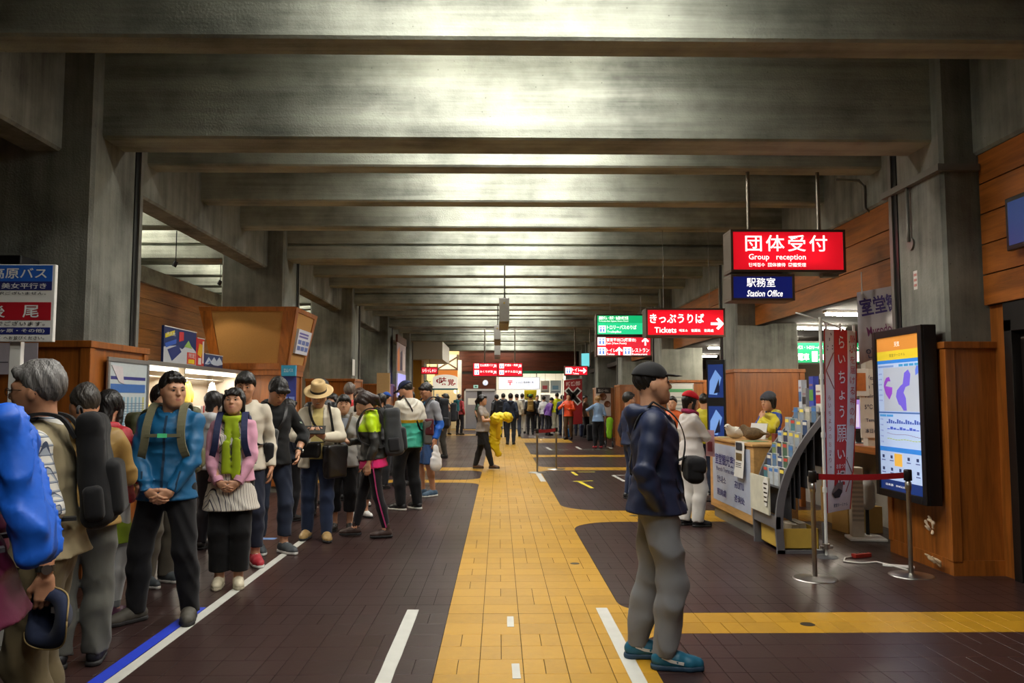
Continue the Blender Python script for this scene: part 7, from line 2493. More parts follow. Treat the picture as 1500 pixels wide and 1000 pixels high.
MB().lathe([(0.0001, 0.02), (0.13, 0.02), (0.15, 0.03), (0.155, 0.0), (0.15, -0.02)], Mc, 24).build('clock_rim', mat('clock_rim', (180, 180, 186), 0.3, 0.5), cl_)
MB().lathe([(0.0001, 0.026), (0.128, 0.026)], Mc, 24, False).build('dial', emit('dial', (206, 216, 238), 0.7), cl_)
for a_, L in ((R(40), 0.07), (R(190), 0.1)):
    MB().box((-0.006, -0.03, 0), (0.006, -0.028, L), M=Matrix.Rotation(a_, 4, 'Y')).build('hand', BLACK, cl_)
q = at(697, 566, END - 0.05)
e = empty('exit_plate', (q.x, END - 0.06, q.z), label='small pale green plate over the grey door', cat='sign')
boxo('plate', (-0.12, 0, -0.08), (0.12, 0.03, 0.08), emit('plate_green', (150, 190, 180), 0.6), e)
boxo('symbol', (-0.06, -0.004, -0.04), (0.06, 0, 0.04), mat('plate_dark', (60, 110, 100), 0.5), e)
# post office: a bright recess with counter
WR = mat('white_room', (232, 230, 220), 0.7)
D2 = END + 2.6
struct(boxo('wall_post_office', (po0 - 0.2, D2, 0), (po1 + 0.2, D2 + 0.1, 3.2), WR))
struct(boxo('wall_post_side', (po0 - 0.15, END + 0.15, 0), (po0 - 0.02, D2, 3.2), WR))
struct(boxo('wall_post_side', (po1 + 0.02, END + 0.15, 0), (po1 + 0.15, D2, 3.2), WR))
struct(boxo('ceiling_post_office', (po0 - 0.2, END + 0.1, 3.15), (po1 + 0.2, D2, 3.25), WR))
struct(boxo('floor_post_office', (po0 - 0.2, END + 0.3, -0.2), (po1 + 0.2, D2, 0.0), mat('pale_floor', (150, 140, 130), 0.5)))
gb_ = struct(boxo('trim_green', (po0, END - 0.06, poz), (po1, END + 0.02, poz + 0.14), mat('green_paint', (20, 110, 74), 0.5)))
area('post_office_lamp', ((po0 + po1) / 2, END + 0.9, 3.08), 3.0, 0.8, 45, (1, 0.97, 0.9))
e = empty('tube_lamp', ((po0 + po1) / 2, END + 0.9, 3.15), label='tube lamp on the ceiling of the post office', cat='ceiling lamp')
MB().box((-0.6, -0.08, -0.05), (0.6, 0.08, 0)).build('lamp_housing', WHITE, e)
MB().cyl((-0.55, 0, -0.065), (0.55, 0, -0.065), 0.02, n=8).build('lamp_tube', TUBE, e)
a, b_ = at(730, 552, END - 0.12), at(791, 570.5, END - 0.12)
ps_ = empty('post_office_sign', ((a.x + b_.x) / 2, END - 0.12, b_.z), label='long white lit post office sign with a red postal mark', cat='sign')
w, h = b_.x - a.x, a.z - b_.z
boxo('sign_case', (-w / 2, 0.0, 0), (w / 2, 0.12, h), mat('case_white', (210, 210, 206), 0.5), ps_)
boxo('lit_panel', (-w / 2 + 0.03, -0.006, 0.03), (w / 2 - 0.03, 0.0, h - 0.03), emit('post_panel', (226, 228, 236), 0.85), ps_)
for xx in (-w / 2 + 0.2, w / 2 - 0.2):
    boxo('bracket', (xx, 0.06, h), (xx + 0.05, 0.1, poz - b_.z + 0.1), GREY_METAL, ps_)
Mp = facing((a.x + b_.x) / 2, END - 0.126, b_.z + h / 2)
text(ps_, '〒', emit('post_red', (214, 40, 50), 0.7), Mp @ Matrix.Translation((-0.48, 0.02, 0)), w=0.26, h=0.26, bold=0.03)
text(ps_, '立山山頂簡易郵便局', mat('post_ink', (96, 100, 120), 0.5), Mp @ Matrix.Translation((0.28, 0.05, 0)), w=0.95, h=0.12, bold=0.01)
text(ps_, 'Tateyama Post Office', mat('post_ink', (96, 100, 120), 0.5), Mp @ Matrix.Translation((0.28, -0.08, 0)), w=0.6, h=0.05)
for i, (x0, y0, x1, y1, c, lab, c2_) in enumerate(((768, 571, 786, 586, (226, 206, 20), 'bright yellow poster with dark mark in the post office', (90, 60, 30)), (792, 557.5, 805, 575, (216, 210, 196), 'cream poster with pink mark above the post office counter', (206, 90, 100)), (806, 557, 822, 576, (206, 218, 222), 'pale blue poster at the right of the post office', (130, 170, 200)), (792, 578, 806, 600, (206, 206, 210), 'grey notice board behind the counter of the post office', (140, 140, 150)))):
    p, q = at(x0, y0, END + 0.3), at(x1, y1, END + 0.3)
    e = empty('poster', ((p.x + q.x) / 2, END + 0.3, q.z), label=lab, cat='poster')
    w, h = q.x - p.x, p.z - q.z
    boxo('sheet', (-w / 2, 0, 0), (w / 2, 0.02, h), mat('post_%d_%d' % (c[0], c[2]), c, 0.5), e)
    boxo('print_mark', (-w * 0.3, -0.004, h * 0.3), (w * 0.25, 0, h * 0.6), mat('post_m%d' % c2_[1], c2_, 0.5), e)
    boxo('print_mark', (-w * 0.4, -0.004, h * 0.1), (w * 0.4, 0, h * 0.16), mat('post_ink', (96, 100, 120), 0.5), e)
    MB().box((-0.004, 0.005, h), (0.004, 0.012, 3.15 - q.z)).build('hanging_string', GREY_METAL, e)
pc = empty('post_counter', ((po0 + po1) / 2, END + 0.6, 0), label='white post office counter at the far end of the hall', cat='counter')
boxo('counter_body', (-1.7, -0.2, 0), (1.7, 0.3, 0.98), mat('counter_white', (196, 192, 182), 0.6), pc)
boxo('counter_top', (-1.72, -0.24, 0.98), (1.72, 0.34, 1.02), OAK, pc)
# red banner with a crossed mark
a = at(826, 557, 31.4)
b2 = at(853, 610, 31.4)
rb = empty('banner_stand', (a.x - 0.05, 31.4, 0), label='dark red cloth banner with a black crossed mark by the post office', cat='banner')
MB().cyl((0, 0.03, 0), (0, 0.03, a.z + 0.06), 0.015).build('pole', WHITE, rb)
MB().lathe([(0.0001, 0.03), (0.14, 0.02), (0.15, 0)], n=16).build('base', BLACK, rb)
w, h = b2.x - a.x, 1.75
MB().tube([(0, 0.03, a.z + 0.02), (w / 2, 0.03, a.z + 0.05), (w + 0.05, 0.03, a.z + 0.09)], 0.008).build('cross_arm', WHITE, rb)
Mr = facing(a.x, 31.4, a.z - h)
poly(rb, Mr, [(0.0, 0), (w, 0.05), (w, h + 0.07), (0.0, h)], mat('banner_crimson', (158, 30, 34), 0.7), 'banner_cloth', 0.01)
text(rb, '新感部', mat('rose_white', (226, 196, 190), 0.6), Mr @ Matrix.Translation((w / 2, h - 0.13, 0.01)) @ Matrix.Rotation(R(5), 4, 'Z'), w=w * 0.8, h=0.18, bold=0.02)
for c, e_ in ((WHITE, 0.05), (BLACK, 0.0)):
    for s in (1, -1):
        L, t = 0.34 + e_, 0.07 + e_
        ca, sa = math.cos(R(48 * s)), math.sin(R(48 * s))
        pts = [(-L, -t), (L, -t), (L, t), (-L, t)]
        poly(rb, Mr, [(w / 2 + p[0] * ca - p[1] * sa, h - 0.62 + p[0] * sa + p[1] * ca) for p in pts], c, 'crossed_stroke', 0.003, 0.012 - e_ * 0.05)
# food poster, cyan screen, trolley, pushchair, bags at the far right
a, b_ = at(873, 567.5, 26.9), at(895, 609, 26.9)
fo = empty('food_poster', ((a.x + b_.x) / 2, 26.9, 0), label='tall poster of three soup bowls beside the wooden casing', cat='poster')
w, h = b_.x - a.x, a.z - b_.z
boxo('board', (-w / 2, 0, b_.z), (w / 2, 0.03, a.z), mat('food_white', (206, 200, 196), 0.5), fo)
boxo('header', (-w / 2, -0.006, a.z - 0.2), (w / 2, 0, a.z), mat('food_black', (36, 34, 36), 0.5), fo)
boxo('leg', (-0.02, 0.03, 0), (0.02, 0.06, a.z - 0.2), BLACK, fo)
text(fo, '富山らーめん', WHITE, facing((a.x + b_.x) / 2, 26.9 - 0.006, a.z - 0.1), w=w * 0.7, h=0.1)
for xx, zz, r_ in ((-0.02, 0.68, 0.13), (0.13, 0.42, 0.11), (-0.1, 0.22, 0.1)):
    MB().lathe([(0.0001, 0.01), (r_ * 0.75, 0.008), (r_ * 0.76, 0.012), (r_, 0.01), (r_, 0)], Matrix.Translation((xx, 0, b_.z + zz * h)) @ Matrix.Rotation(math.pi / 2, 4, 'X'), 18).build('printed_bowl', mat('bowl_brown', (110, 70, 44), 0.5, var=0.5, scale=30), fo)
cs = at(857.5, 527, 32.45)
sc2 = empty('cyan_screen', (cs.x, 32.45, cs.z), R(-35), label='small cyan lit screen high before the far right column', cat='screen')
boxo('screen_case', (-0.2, 0, -0.3), (0.2, 0.06, 0.3), BLACK, sc2)
boxo('screen_face', (-0.18, -0.005, -0.27), (0.18, 0, 0.27), emit('cyan_screen', (110, 206, 214), 0.9), sc2)
MB().cyl((0, 0.04, 0.3), (0, 0.04, ZP - cs.z), 0.02).build('drop_pole', GREY_METAL, sc2)
tg = ground(646, 640)
tr = empty('trolley', (tg[0], tg[1], 0), R(10), label='white trolley with slats before the restaurant', cat='trolley')
boxo('trolley_body', (-0.22, -0.2, 0.12), (0.22, 0.2, 0.5), mat('trolley_white', (206, 200, 190), 0.5), tr, 0.01)
for k in range(3):
    boxo('slat', (-0.2, -0.21, 0.18 + 0.1 * k), (0.2, -0.2, 0.22 + 0.1 * k), mat('slat_grey', (180, 172, 156), 0.5), tr)
boxo('upright', (-0.2, 0.1, 0.5), (-0.1, 0.16, 1.75), WHITE, tr)
boxo('blue_plate', (-0.24, 0.08, 1.4), (0.1, 0.12, 1.62), mat('plate_navy', (40, 56, 100), 0.5), tr)
for sx in (-0.18, 0.18):
    for sy in (-0.15, 0.15):
        MB().cyl((sx - 0.015, sy, 0.05), (sx + 0.015, sy, 0.05), 0.05, n=12).build('wheel', BLACK, tr)
        MB().cyl((sx, sy, 0.06), (sx, sy, 0.13), 0.012, n=8).build('wheel_fork', STEEL, tr)
pgx = ground(893, 655)
pc_ = empty('folded_pushchair', (pgx[0], pgx[1], 0), label='folded pushchair with lime green fabric by the wooden casing', cat='pushchair')
for sx, sy in ((-0.14, 0), (0.1, 0.05), (-0.1, 0.25), (0.14, 0.25)):
    b = MB()
    b.lathe([(0.07, -0.015), (0.1, -0.015), (0.1, 0.015), (0.07, 0.015), (0.07, -0.015)], Matrix.Translation((sx, sy, 0.1)) @ Matrix.Rotation(math.pi / 2, 4, 'Y'), 18)
    b.lathe([(0.0001, 0.008), (0.07, 0.008)], Matrix.Translation((sx, sy, 0.1)) @ Matrix.Rotation(math.pi / 2, 4, 'Y'), 10)
    b.build('wheel', mat('tyre_grey', (60, 60, 64), 0.6), pc_)
for sx in (-0.1, 0.1):
    MB().tube([(sx, 0.0, 0.1), (sx, 0.12, 0.5), (sx, 0.2, 0.95)], 0.014).build('frame_tube', mat('frame_black', (30, 30, 32), 0.4), pc_)
F = Field(0.03)
F.cone((0, 0.1, 0.35), (0.03, 0.16, 0.85), 0.09, 0.11, ((0, 1, 0), 0.6))
F.after(wrinkles(0.01, 3, 30))
field_obj('fabric', (F, 0.02), cloth((140, 200, 40)), pc_)
for i, (px, py, sx, sy, sz, c, lab) in enumerate(((868, 646, 0.42, 0.3, 0.6, (20, 20, 24), 'black suitcase standing behind the pale blue top woman'), (855, 640, 0.34, 0.26, 0.5, (30, 36, 60), 'dark blue duffel bag beside the orange jacket hiker'), (832, 641, 0.2, 0.2, 0.34, (40, 110, 170), 'small blue bag on the floor behind the orange jacket hiker'))):
    g_ = ground(px, py)
    e = empty('travel_bag', (g_[0], g_[1], 0), R(10 * i), label=lab, cat='bag')
    F = Field(0.02)
    F.rbox((0, 0, sz / 2 + 0.02), (sx / 2, sy / 2, sz / 2), 0.06)
    F.after(wrinkles(0.006, i, 30))
    field_obj('bag_body', (F, 0.022), cloth(c), e)
    MB().tube([(-0.08, 0, sz + 0.01), (-0.07, 0, sz + 0.08), (0.07, 0, sz + 0.08), (0.08, 0, sz + 0.01)], 0.012).build('handle', BLACK, e)
    for s in (-1, 1):
        MB().cyl((s * sx * 0.35 - 0.012, 0, 0.022), (s * sx * 0.35 + 0.012, 0, 0.022), 0.022, n=10).build('wheel', BLACK, e)
# ================================================================ people
def dark_cloth(c=(22, 22, 25)):
    return cloth(c, 0.85, 400, 0.1)
SOLE_D, SOLE_W = mat('sole_dark', (36, 34, 34), 0.7), mat('sole_white', (206, 204, 198), 0.6)
def zpaint(*cuts):
    """material index rises as z falls below each cut"""
    return lambda c: sum((c[:, 2] < z).astype(int) for z in cuts)
def hat_cap(c):
    return lambda b, o, r: add_cap(b, o, c, r)
def hat_sun(c, c2, kind):
    return lambda b, o, r: add_sunhat(b, o, c, c2, r, kind)
def watch(g, m):
    def f(b, o, res, lod):
        u = unit(b.wri[g] - b.elb[g])
        p = b.wri[g] - u * 0.03
        w = MB().cyl(p - u * 0.012, p + u * 0.012, 0.036 * b.k, n=16).build('watch_band', m, o)
        q = p - b.hn[g] * 0.036 * b.k
        MB().cyl(q, q - b.hn[g] * 0.01, 0.019, n=14).build('watch_face', STEEL, w)
    return f
def stripe(c, side=1):
    def f(b, o, res, lod):
        pts = [b.hip[side] + V3(0.105 * side, 0, 0.0), b.knee[side] + V3(0.07 * side, 0, 0), b.ank[side] + V3(0.05 * side, 0, 0.03)]
        MB().ribbon([Vector(pts[0]), Vector((pts[0] + pts[1]) / 2 + V3(0.006 * side, 0, 0)), Vector(pts[1]), Vector(pts[2])], (0, 1, 0), 0.014, 0.006).build('side_stripe', c, o)
    return f
QG = 'hikers waiting in the queue'
# -- man with the cap, right of the yellow walk
b = Body(1.725, arms={1: 'pocket', -1: 'pocket'}, head=(6, -4, 0), feet=[(0.09, 0.09, 6), (-0.10, -0.05, -4)], build=1.04)
nv = shell((30, 40, 68))
def swoosh(b, o, res, lod):
    for g in (1, -1):
        a, f = b.ank[g], b.toe[g]
        l = np.cross(f, V3(0, 0, 1))
        for s in (1, -1):
            p = V3(a[0], a[1], 0.058) + l * 0.050 * s + f * 0.03
            q = V3(a[0], a[1], 0.046) + l * 0.049 * s + f * 0.10
            MB().ribbon([Vector(p - f * 0.05 + V3(0, 0, 0.02)), Vector(p), Vector(q)], (0, 0, 1), 0.016, 0.006).build('shoe_stripe', SOLE_W, o)
p = person((0.925, 4.72), 84, 'man in a black cap and navy jacket standing beside the yellow walk', b, 0, 0, 'short', hat=hat_cap(cloth((24, 24, 26))),
           top=jacket(nv, hood=nv, pockets=True, hem=0.85, infl=0.034, wr=0.008, zipc=BLACK), legs=trousers(cloth((118, 121, 126), 0.75), 0.020, 0.028, wr=0.011, knee=0.006), shoes=(mat('shoe_teal', (16, 92, 120), 0.5), mat('sole_navy', (30, 60, 84), 0.6), SOLE_D), extra=swoosh)
shoulder_bag(p, b, 'black camera pouch at the waist of the capped man', cloth((20, 20, 23)), (0.02, -0.215, 1.09), (0.20, 0.15, 0.10), 1, 0, name='camera_pouch', rad=0.04, flap=cloth((26, 26, 29)))
# -- teal jacket man
b = Body(1.70, arms={1: 'clasp', -1: 'clasp'}, head=(40, 4, 0), feet=[(0.17, 0.0, 12), (-0.20, -0.02, -38)], twist=4)
tl = shell((18, 88, 132))
p = person((-2.31, 5.66), 2, 'man in a teal jacket with orange laces at the front of the queue', b, 0, 0, 'short', top=jacket(tl, hood=shell((110, 126, 150)), zipc=mat('zip_navy', (12, 44, 70), 0.5), pockets=True, wr=0.008, hem=0.83, infl=0.03), inner=jacket(cloth((206, 204, 198)), 0.010, 1.0, 0.3, collar=0.02, name='shirt', wr=0),
           legs=trousers(dark_cloth(), 0.02, 0.03, wr=0.007), shoes=(mat('shoe_taupe', (74, 70, 62), 0.7), SOLE_D, mat('lace_orange', (222, 84, 40), 0.6), 0.01), group=QG)
backpack(p, b, 'olive backpack with a green chest buckle on the teal jacket man', shell((92, 92, 66)), lod=0, chest=mat('buckle_green', (90, 220, 150), 0.4), infl=0.03, strapc=cloth((104, 102, 78)))
# -- woman with the lime scarf
b = Body(1.61, True, arms={1: 'clasp', -1: 'clasp'}, head=(-4, -8, 0), feet=[(0.075, -0.02, 6), (-0.085, 0.0, -6)], twist=-4)
pk = cloth((206, 150, 172))
p = person((-2.20, 6.66), 14, 'woman with a lime scarf and striped tunic looking up', b, 0, 0, 'bob', inner=jacket(pattern_mat('tunic_stripe', (208, 202, 190), [('X', 0.034, 0.006, (50, 52, 70)), ('X', 0.017, 0.002, (120, 116, 120))]), 0.018, 0.66, 0.6, flare=0.075, name='tunic', collar=0.02, wr=0.006),
           top=jacket(pk, 0.028, 0.90, 0.96, collar=0.02, open_front=(0.085, 0.10), wr=0.007, cuffs=pk), legs=trousers(dark_cloth((18, 18, 20)), 0.02, 0.04, 0.93), shoes=(mat('shoe_cream', (196, 186, 160), 0.6), mat('sole_cream', (180, 170, 146), 0.6), mat('lace_khaki', (120, 112, 92), 0.7)), scarf=scarf_part(cloth((150, 172, 28)), 0.5), group=QG)
backpack(p, b, 'navy backpack on the woman with the lime scarf', shell((36, 44, 80)), lod=1, infl=0.03, size=(0.26, 0.4, 0.15))
# -- cream hoodie, red sneakers
b = Body(1.76, arms={1: 'hang', -1: 'pocket'}, head=(-8, 8, 0), feet=[(0.12, -0.03, 10), (-0.11, 0.05, -5)])
cr = cloth((204, 196, 178))
p = person((-2.37, 7.5), 18, 'man in a cream hoodie and red sneakers in the queue', b, 1, 1, 'mop', top=jacket(cr, hood=cr, wr=0.008, hem=0.84), legs=trousers(cloth((34, 38, 54)), 0.014, 0.022, 0.90), shoes=(mat('shoe_red', (160, 30, 44), 0.6), SOLE_W, SOLE_W), group=QG)
shoulder_bag(p, b, 'black shoulder bag on the man in the cream hoodie', cloth((28, 28, 30)), (0.2, 0.06, 0.98), (0.22, 0.2, 0.08), 1, 1)
# -- black hoodie, bowed head
b = Body(1.75, arms={1: dict(w=(0.20, -0.16, 0.98), pole=(1, 0.6, -0.3), d=(-0.2, -0.6, -0.7), n=(-1, 0, 0)), -1: 'pocket'}, head=(10, 38, 0), lean=5, feet=[(0.13, -0.05, 14), (-0.08, 0.08, -6)])
bk = cloth((24, 25, 26))
p = person((-2.27, 8.06), 34, 'young man in a black hoodie and jeans with bowed head', b, 1, 0, 'mop', top=jacket(bk, hood=bk, sleeve=0.74, cuff=0.02, wr=0.008, hem=0.86), inner=jacket(cloth((150, 170, 150)), 0.008, 1.0, 0.3, name='shirt', wr=0, collar=0.03), legs=trousers(cloth((40, 48, 66)), 0.014, 0.022, 0.9, wr=0.006), shoes=(mat('shoe_slate', (70, 76, 80), 0.6), SOLE_W, SOLE_W), extra=watch(1, BLACK), group=QG)
shoulder_bag(p, b, 'grey sling bag on the young man in the black hoodie', cloth((70, 72, 72)), (-0.12, -0.20, 1.08), (0.2, 0.3, 0.09), -1, 1, strapc=BLACK)
# -- hat and cream blazer
b = Body(1.70, arms={1: 'phone', -1: 'phone'}, head=(0, 30, 0), feet=[(0.11, -0.06, 12), (-0.12, 0.1, -10)])
bz = cloth((206, 198, 178))
straw = mat('straw', (206, 176, 124), 0.8, var=0.15, scale=120)
def moustache(b, o, res, lod):
    F = Field(0.006)
    for g in (1, -1):
        F.cone(b.hp(0.003 * g, -0.094, -0.042), b.hp(0.026 * g, -0.082, -0.05), 0.006, 0.004)
    field_obj('moustache', (F, 0.004), hair_mat((200, 196, 190)), o)
p = person((-1.98, 8.82), 6, 'elderly man in a straw hat and cream blazer reading', b, 1, 0, 'thin', (190, 186, 180), hat=hat_sun(straw, mat('hat_band', (40, 30, 26), 0.6), 'fedora'), inner=jacket(cloth((214, 196, 128)), 0.012, 0.88, 0.6, collar=0.04, name='shirt', wr=0.004),
           top=jacket(bz, 0.032, 0.78, 1.0, collar=0.0, open_front=(0.05, 0.075), wr=0.007), legs=trousers(cloth((44, 56, 84)), 0.016, 0.024, wr=0.006), shoes=(mat('shoe_tan', (172, 140, 86), 0.5), SOLE_D, None), extra=moustache, group=QG)
shoulder_bag(p, b, 'large black tote bag at the side of the man in the straw hat', mat('black_leather', (20, 19, 20), 0.35), (0.20, -0.16, 0.86), (0.30, 0.36, 0.11), 1, 1, name='tote_bag', cross=False)
shoulder_bag(p, b, 'small black crossbody bag on the man in the straw hat', mat('black_leather', (20, 19, 20), 0.35), (-0.06, -0.22, 0.98), (0.24, 0.16, 0.07), 1, 1, name='crossbody_bag')
w_ = b.up(0, -0.33, 1.2)
e = empty('booklet', p.location, p.rotation_euler[2], label='dark open booklet held by the man in the straw hat', cat='booklet')
MB().box((-0.11, -0.006, -0.06), (0.11, 0.006, 0.06), M=Matrix.Translation(Vector(w_)) @ Matrix.Rotation(R(-50), 4, 'X')).build('cover', mat('booklet_dark', (40, 40, 36), 0.6), e)
MB().box((-0.105, -0.002, -0.055), (0.105, 0.009, 0.055), M=Matrix.Translation(Vector(w_)) @ Matrix.Rotation(R(-50), 4, 'X')).build('pages', WHITE, e)
# -- elderly woman in grey
b = Body(1.56, True, arms={1: 'hang', -1: 'strap'}, head=(4, -4, 0), feet=[(0.10, 0, 8), (-0.10, 0.03, -8)])
p = person((-1.83, 9.45), 8, 'elderly woman in a grey cardigan with a short bob', b, 1, 0, 'mop', inner=jacket(cloth((126, 132, 142)), 0.010, 0.9, 0.5, name='shirt', collar=0.01, wr=0.003), top=jacket(cloth((140, 138, 134)), 0.026, 0.80, 0.98, collar=0.0, open_front=(0.07, 0.03), wr=0.007), legs=trousers(dark_cloth(), 0.02, 0.03, 0.80), shoes=(mat('boot_black', (26, 24, 25), 0.45), SOLE_D, None, 0.06), group=QG)
shoulder_bag(p, b, 'small brown bag with a tag on the woman in the grey cardigan', cloth((84, 72, 58)), (-0.13, -0.2, 0.92), (0.22, 0.17, 0.08), -1, 1, flap=cloth((96, 82, 66)))
# -- neon jacket woman
b = Body(1.62, True, arms={1: dict(w=(0.21, -0.05, 0.86), pole=(0.3, 1, 0), d=(0, -0.15, -1), n=(-1, 0, 0)), -1: 'phone'}, head=(0, 30, 0), lean=6, feet=[(0.09, 0.15, 8), (-0.08, -0.22, -2)])
nj = jacket([shell((190, 226, 24)), shell((52, 52, 50))], 0.028, 0.90, 1.0, paint=zpaint(1.17), collar=0.045, wr=0.008)
p = person((-1.41, 9.0), -84, 'woman in a neon yellow and charcoal jacket with a pink hem', b, 1, 0, 'pony', (44, 30, 26), top=nj, inner=jacket(cloth((214, 40, 110)), 0.022, 0.80, 0.3, name='shirt', collar=0, wr=0.006), legs=both(trousers(dark_cloth((30, 28, 32)), 0.004, 0.006, 0.97, wr=0.002, name='leggings'), stripe(mat('pink_stripe', (190, 60, 120), 0.6))), shoes=(mat('boot_brown', (62, 44, 38), 0.55), SOLE_D, None, 0.07), group=QG)
backpack(p, b, 'grey and black backpack on the woman in the neon jacket', cloth((62, 64, 66)), cloth((40, 40, 43)), lod=1, size=(0.28, 0.5, 0.2))
# -- white and teal windbreaker
b = Body(1.78, arms={1: 'phone', -1: 'hang'}, head=(20, 26, 0), feet=[(0.11, -0.02, 10), (-0.12, 0.05, -10)], build=1.05)
wbk = jacket([shell((206, 202, 188)), shell((212, 170, 40)), shell((62, 166, 144))], 0.045, 0.82, 1.0, paint=zpaint(1.235, 1.20), collar=0.05, wr=0.010)
p = person((-1.27, 11.2), -132, 'man in a white and teal windbreaker and navy sun cap', b, 1, 1, 'tidy', hat=hat_cap(cloth((26, 34, 62))), top=wbk, legs=trousers(dark_cloth(), 0.022, 0.03), shoes=(mat('shoe_black', (26, 26, 30), 0.5), SOLE_W, None), group=QG)
shoulder_bag(p, b, 'grey and maroon bag slung behind the man in the windbreaker', [cloth((96, 94, 92))][0], (-0.2, 0.17, 1.02), (0.26, 0.34, 0.13), -1, 1, strapc=BLACK, flap=cloth((86, 34, 40)), infl=0.05)
# -- young man with glasses and blue shorts
b = Body(1.78, arms={1: 'hang', -1: 'phone'}, head=(-4, 26, 0), feet=[(0.1, 0.02, 6), (-0.1, -0.04, -4)])
p = person((-1.13, 12.75), -52, 'young man with glasses in blue shorts and a grey and blue jacket', b, 1, 1, 'short', glasses=BLACK, inner=jacket(cloth((50, 130, 190)), 0.010, 0.9, 0.4, name='shirt', collar=0.01, wr=0.003), top=jacket([shell((140, 142, 150)), shell((28, 92, 190))], 0.028, 0.86, 1.0, paint=zpaint(1.19), open_front=(0.05, 0.03), collar=0.02, wr=0.008), legs=trousers(cloth((56, 84, 130)), 0.03, 0.045, 0.5, name='shorts'), shoes=(mat('shoe_blue', (70, 96, 120), 0.6), SOLE_W, SOLE_W), bare_legs=True, group=QG)
backpack(p, b, 'dark backpack on the young man in blue shorts', cloth((30, 32, 38)), lod=1, size=(0.28, 0.46, 0.18))
e = empty('carrier_bag', p.location, p.rotation_euler[2], label='thin white carrier bag hanging beside the young man in blue shorts', cat='bag')
F = Field(0.02)
F.cone(b.wri[1] + V3(0.02, 0, -0.14), b.wri[1] + V3(0.03, 0.0, -0.38), 0.05, 0.12, ((1, 0, 0), 0.4))
F.after(wrinkles(0.012, 2, 40))
field_obj('bag_body', (F, 0.014), mat('thin_plastic', (220, 220, 220), 0.35), e)
MB().tube([Vector(b.wri[1] + V3(0.02, 0, -0.16)), Vector(b.wri[1] + V3(0.0, 0, -0.08))], 0.006).build('handle', mat('thin_plastic', (220, 220, 220), 0.35), e)
# -- beige jacket behind the teal man, red jacket woman, khaki jacket man
b = Body(1.63, True, arms={1: 'hang', -1: 'hang'}, head=(0, 4, 0))
bg = shell((178, 158, 118))
p = person((-2.82, 6.75), 62, 'woman in a beige jacket in profile behind the teal jacket man', b, 0, 2, 'mop', top=jacket(bg, hood=bg, wr=0.008, hem=0.78, infl=0.034), legs=trousers(cloth((104, 98, 86)), 0.02, 0.03), shoes=(mat('shoe_slate', (70, 76, 80), 0.6), SOLE_W, None), group=QG)
backpack(p, b, 'olive backpack on the woman in the beige jacket', shell((84, 88, 60)), lod=1)
b = Body(1.58, True, arms={1: 'fold', -1: dict(w=(-0.1, -0.22, 1.02), pole=(-1, 0.4, -0.3), d=(0.8, -0.4, 0.1), n=(0.2, 0.8, 0))}, head=(25, 10, 0))
rd = shell((186, 44, 56))
p = person((-2.76, 5.72), 168, 'woman in a red jacket and lime skirt seen from behind', b, 0, 0, 'long', top=jacket(rd, hood=rd, wr=0.009, hem=0.86, infl=0.034), legs=both(skirt(cloth((128, 150, 36)), 0.40, 0.045), trousers(dark_cloth((24, 24, 27)), 0.004, 0.005, 0.88, wr=0.0, name='leggings'), trousers([cloth((190, 190, 188)), cloth((120, 122, 124))], 0.006, 0.010, 0.99, wr=0, name='socks', paint=zpaint(0.14))), shoes=(mat('shoe_plum', (72, 34, 56), 0.55), mat('sole_plum', (50, 30, 44), 0.6), SOLE_D, 0.02), group=QG)
b = Body(1.60, arms={1: 'hang', -1: 'phone'}, head=(20, 15, 0))
kh = shell((150, 120, 66))
person((-2.43, 4.75), 205, 'man in a khaki jacket with a grey collar behind the grey haired man', b, 0, 1, 'short', hair_c=(60, 56, 52), top=jacket(kh, hood=kh, wr=0.008, infl=0.036), inner=jacket(cloth((130, 128, 122)), 0.02, 1.1, 0.3, collar=0.06, name='fleece', wr=0), legs=trousers(cloth((88, 88, 82)), 0.026, 0.04, wr=0.009), shoes=(mat('shoe_black', (26, 26, 30), 0.35), SOLE_D, None), group=QG)
# -- grey haired man with glasses, plaid shirt
b = Body(1.67, lean=7, arms={1: dict(w=(0.235, 0.03, 0.84), pole=(0.3, 1, 0), d=(0.0, -0.08, -1), n=(-0.9, -0.3, 0), curl=42), -1: 'strap'}, head=(-10, -2, 0))
pl = pattern_mat('plaid', (206, 204, 196), [('X', 0.036, 0.009, (150, 158, 168)), ('Z', 0.036, 0.009, (150, 158, 168)), ('X', 0.036, 0.003, (60, 70, 94)), ('Z', 0.036, 0.003, (60, 70, 94))])
p = person((-1.89, 3.42), -72, 'grey haired man with glasses in a plaid shirt at the left', b, 0, 1, 'short', (112, 110, 108), glasses=mat('gunmetal', (60, 58, 56), 0.3, 0.7), inner=jacket(pl, 0.018, 0.9, 0.52, cuff=0.022, collar=0.05, name='shirt', wr=0.006), top=jacket(cloth((150, 138, 108)), 0.03, 0.88, vest=True, collar=0.02, open_front=(0.05, 0.03), name='vest', wr=0.005),
           legs=trousers(cloth((104, 92, 66)), 0.022, 0.03, wr=0.007), shoes=(mat('shoe_black', (26, 26, 30), 0.35), SOLE_D, None), extra=watch(1, mat('watch_steel', (90, 88, 84), 0.3, 0.9)), bare_arms=True, group=QG)
backpack(p, b, 'black backpack on the grey haired man in the plaid shirt', cloth((22, 22, 24)), lod=0, size=(0.28, 0.46, 0.12), infl=0.025, strapc=cloth((30, 30, 32)))
hc = at(64, 905, 3.2)
ht = empty('sun_hat', hc, R(-20), label='navy sun hat with a tan rim held upside by the grey haired man', cat='hat')
Mh = Matrix.Rotation(R(82), 4, 'X') @ Matrix.Diagonal((1.02, 1.1, 1, 1))
hb = MB()
vs, fs = [], []
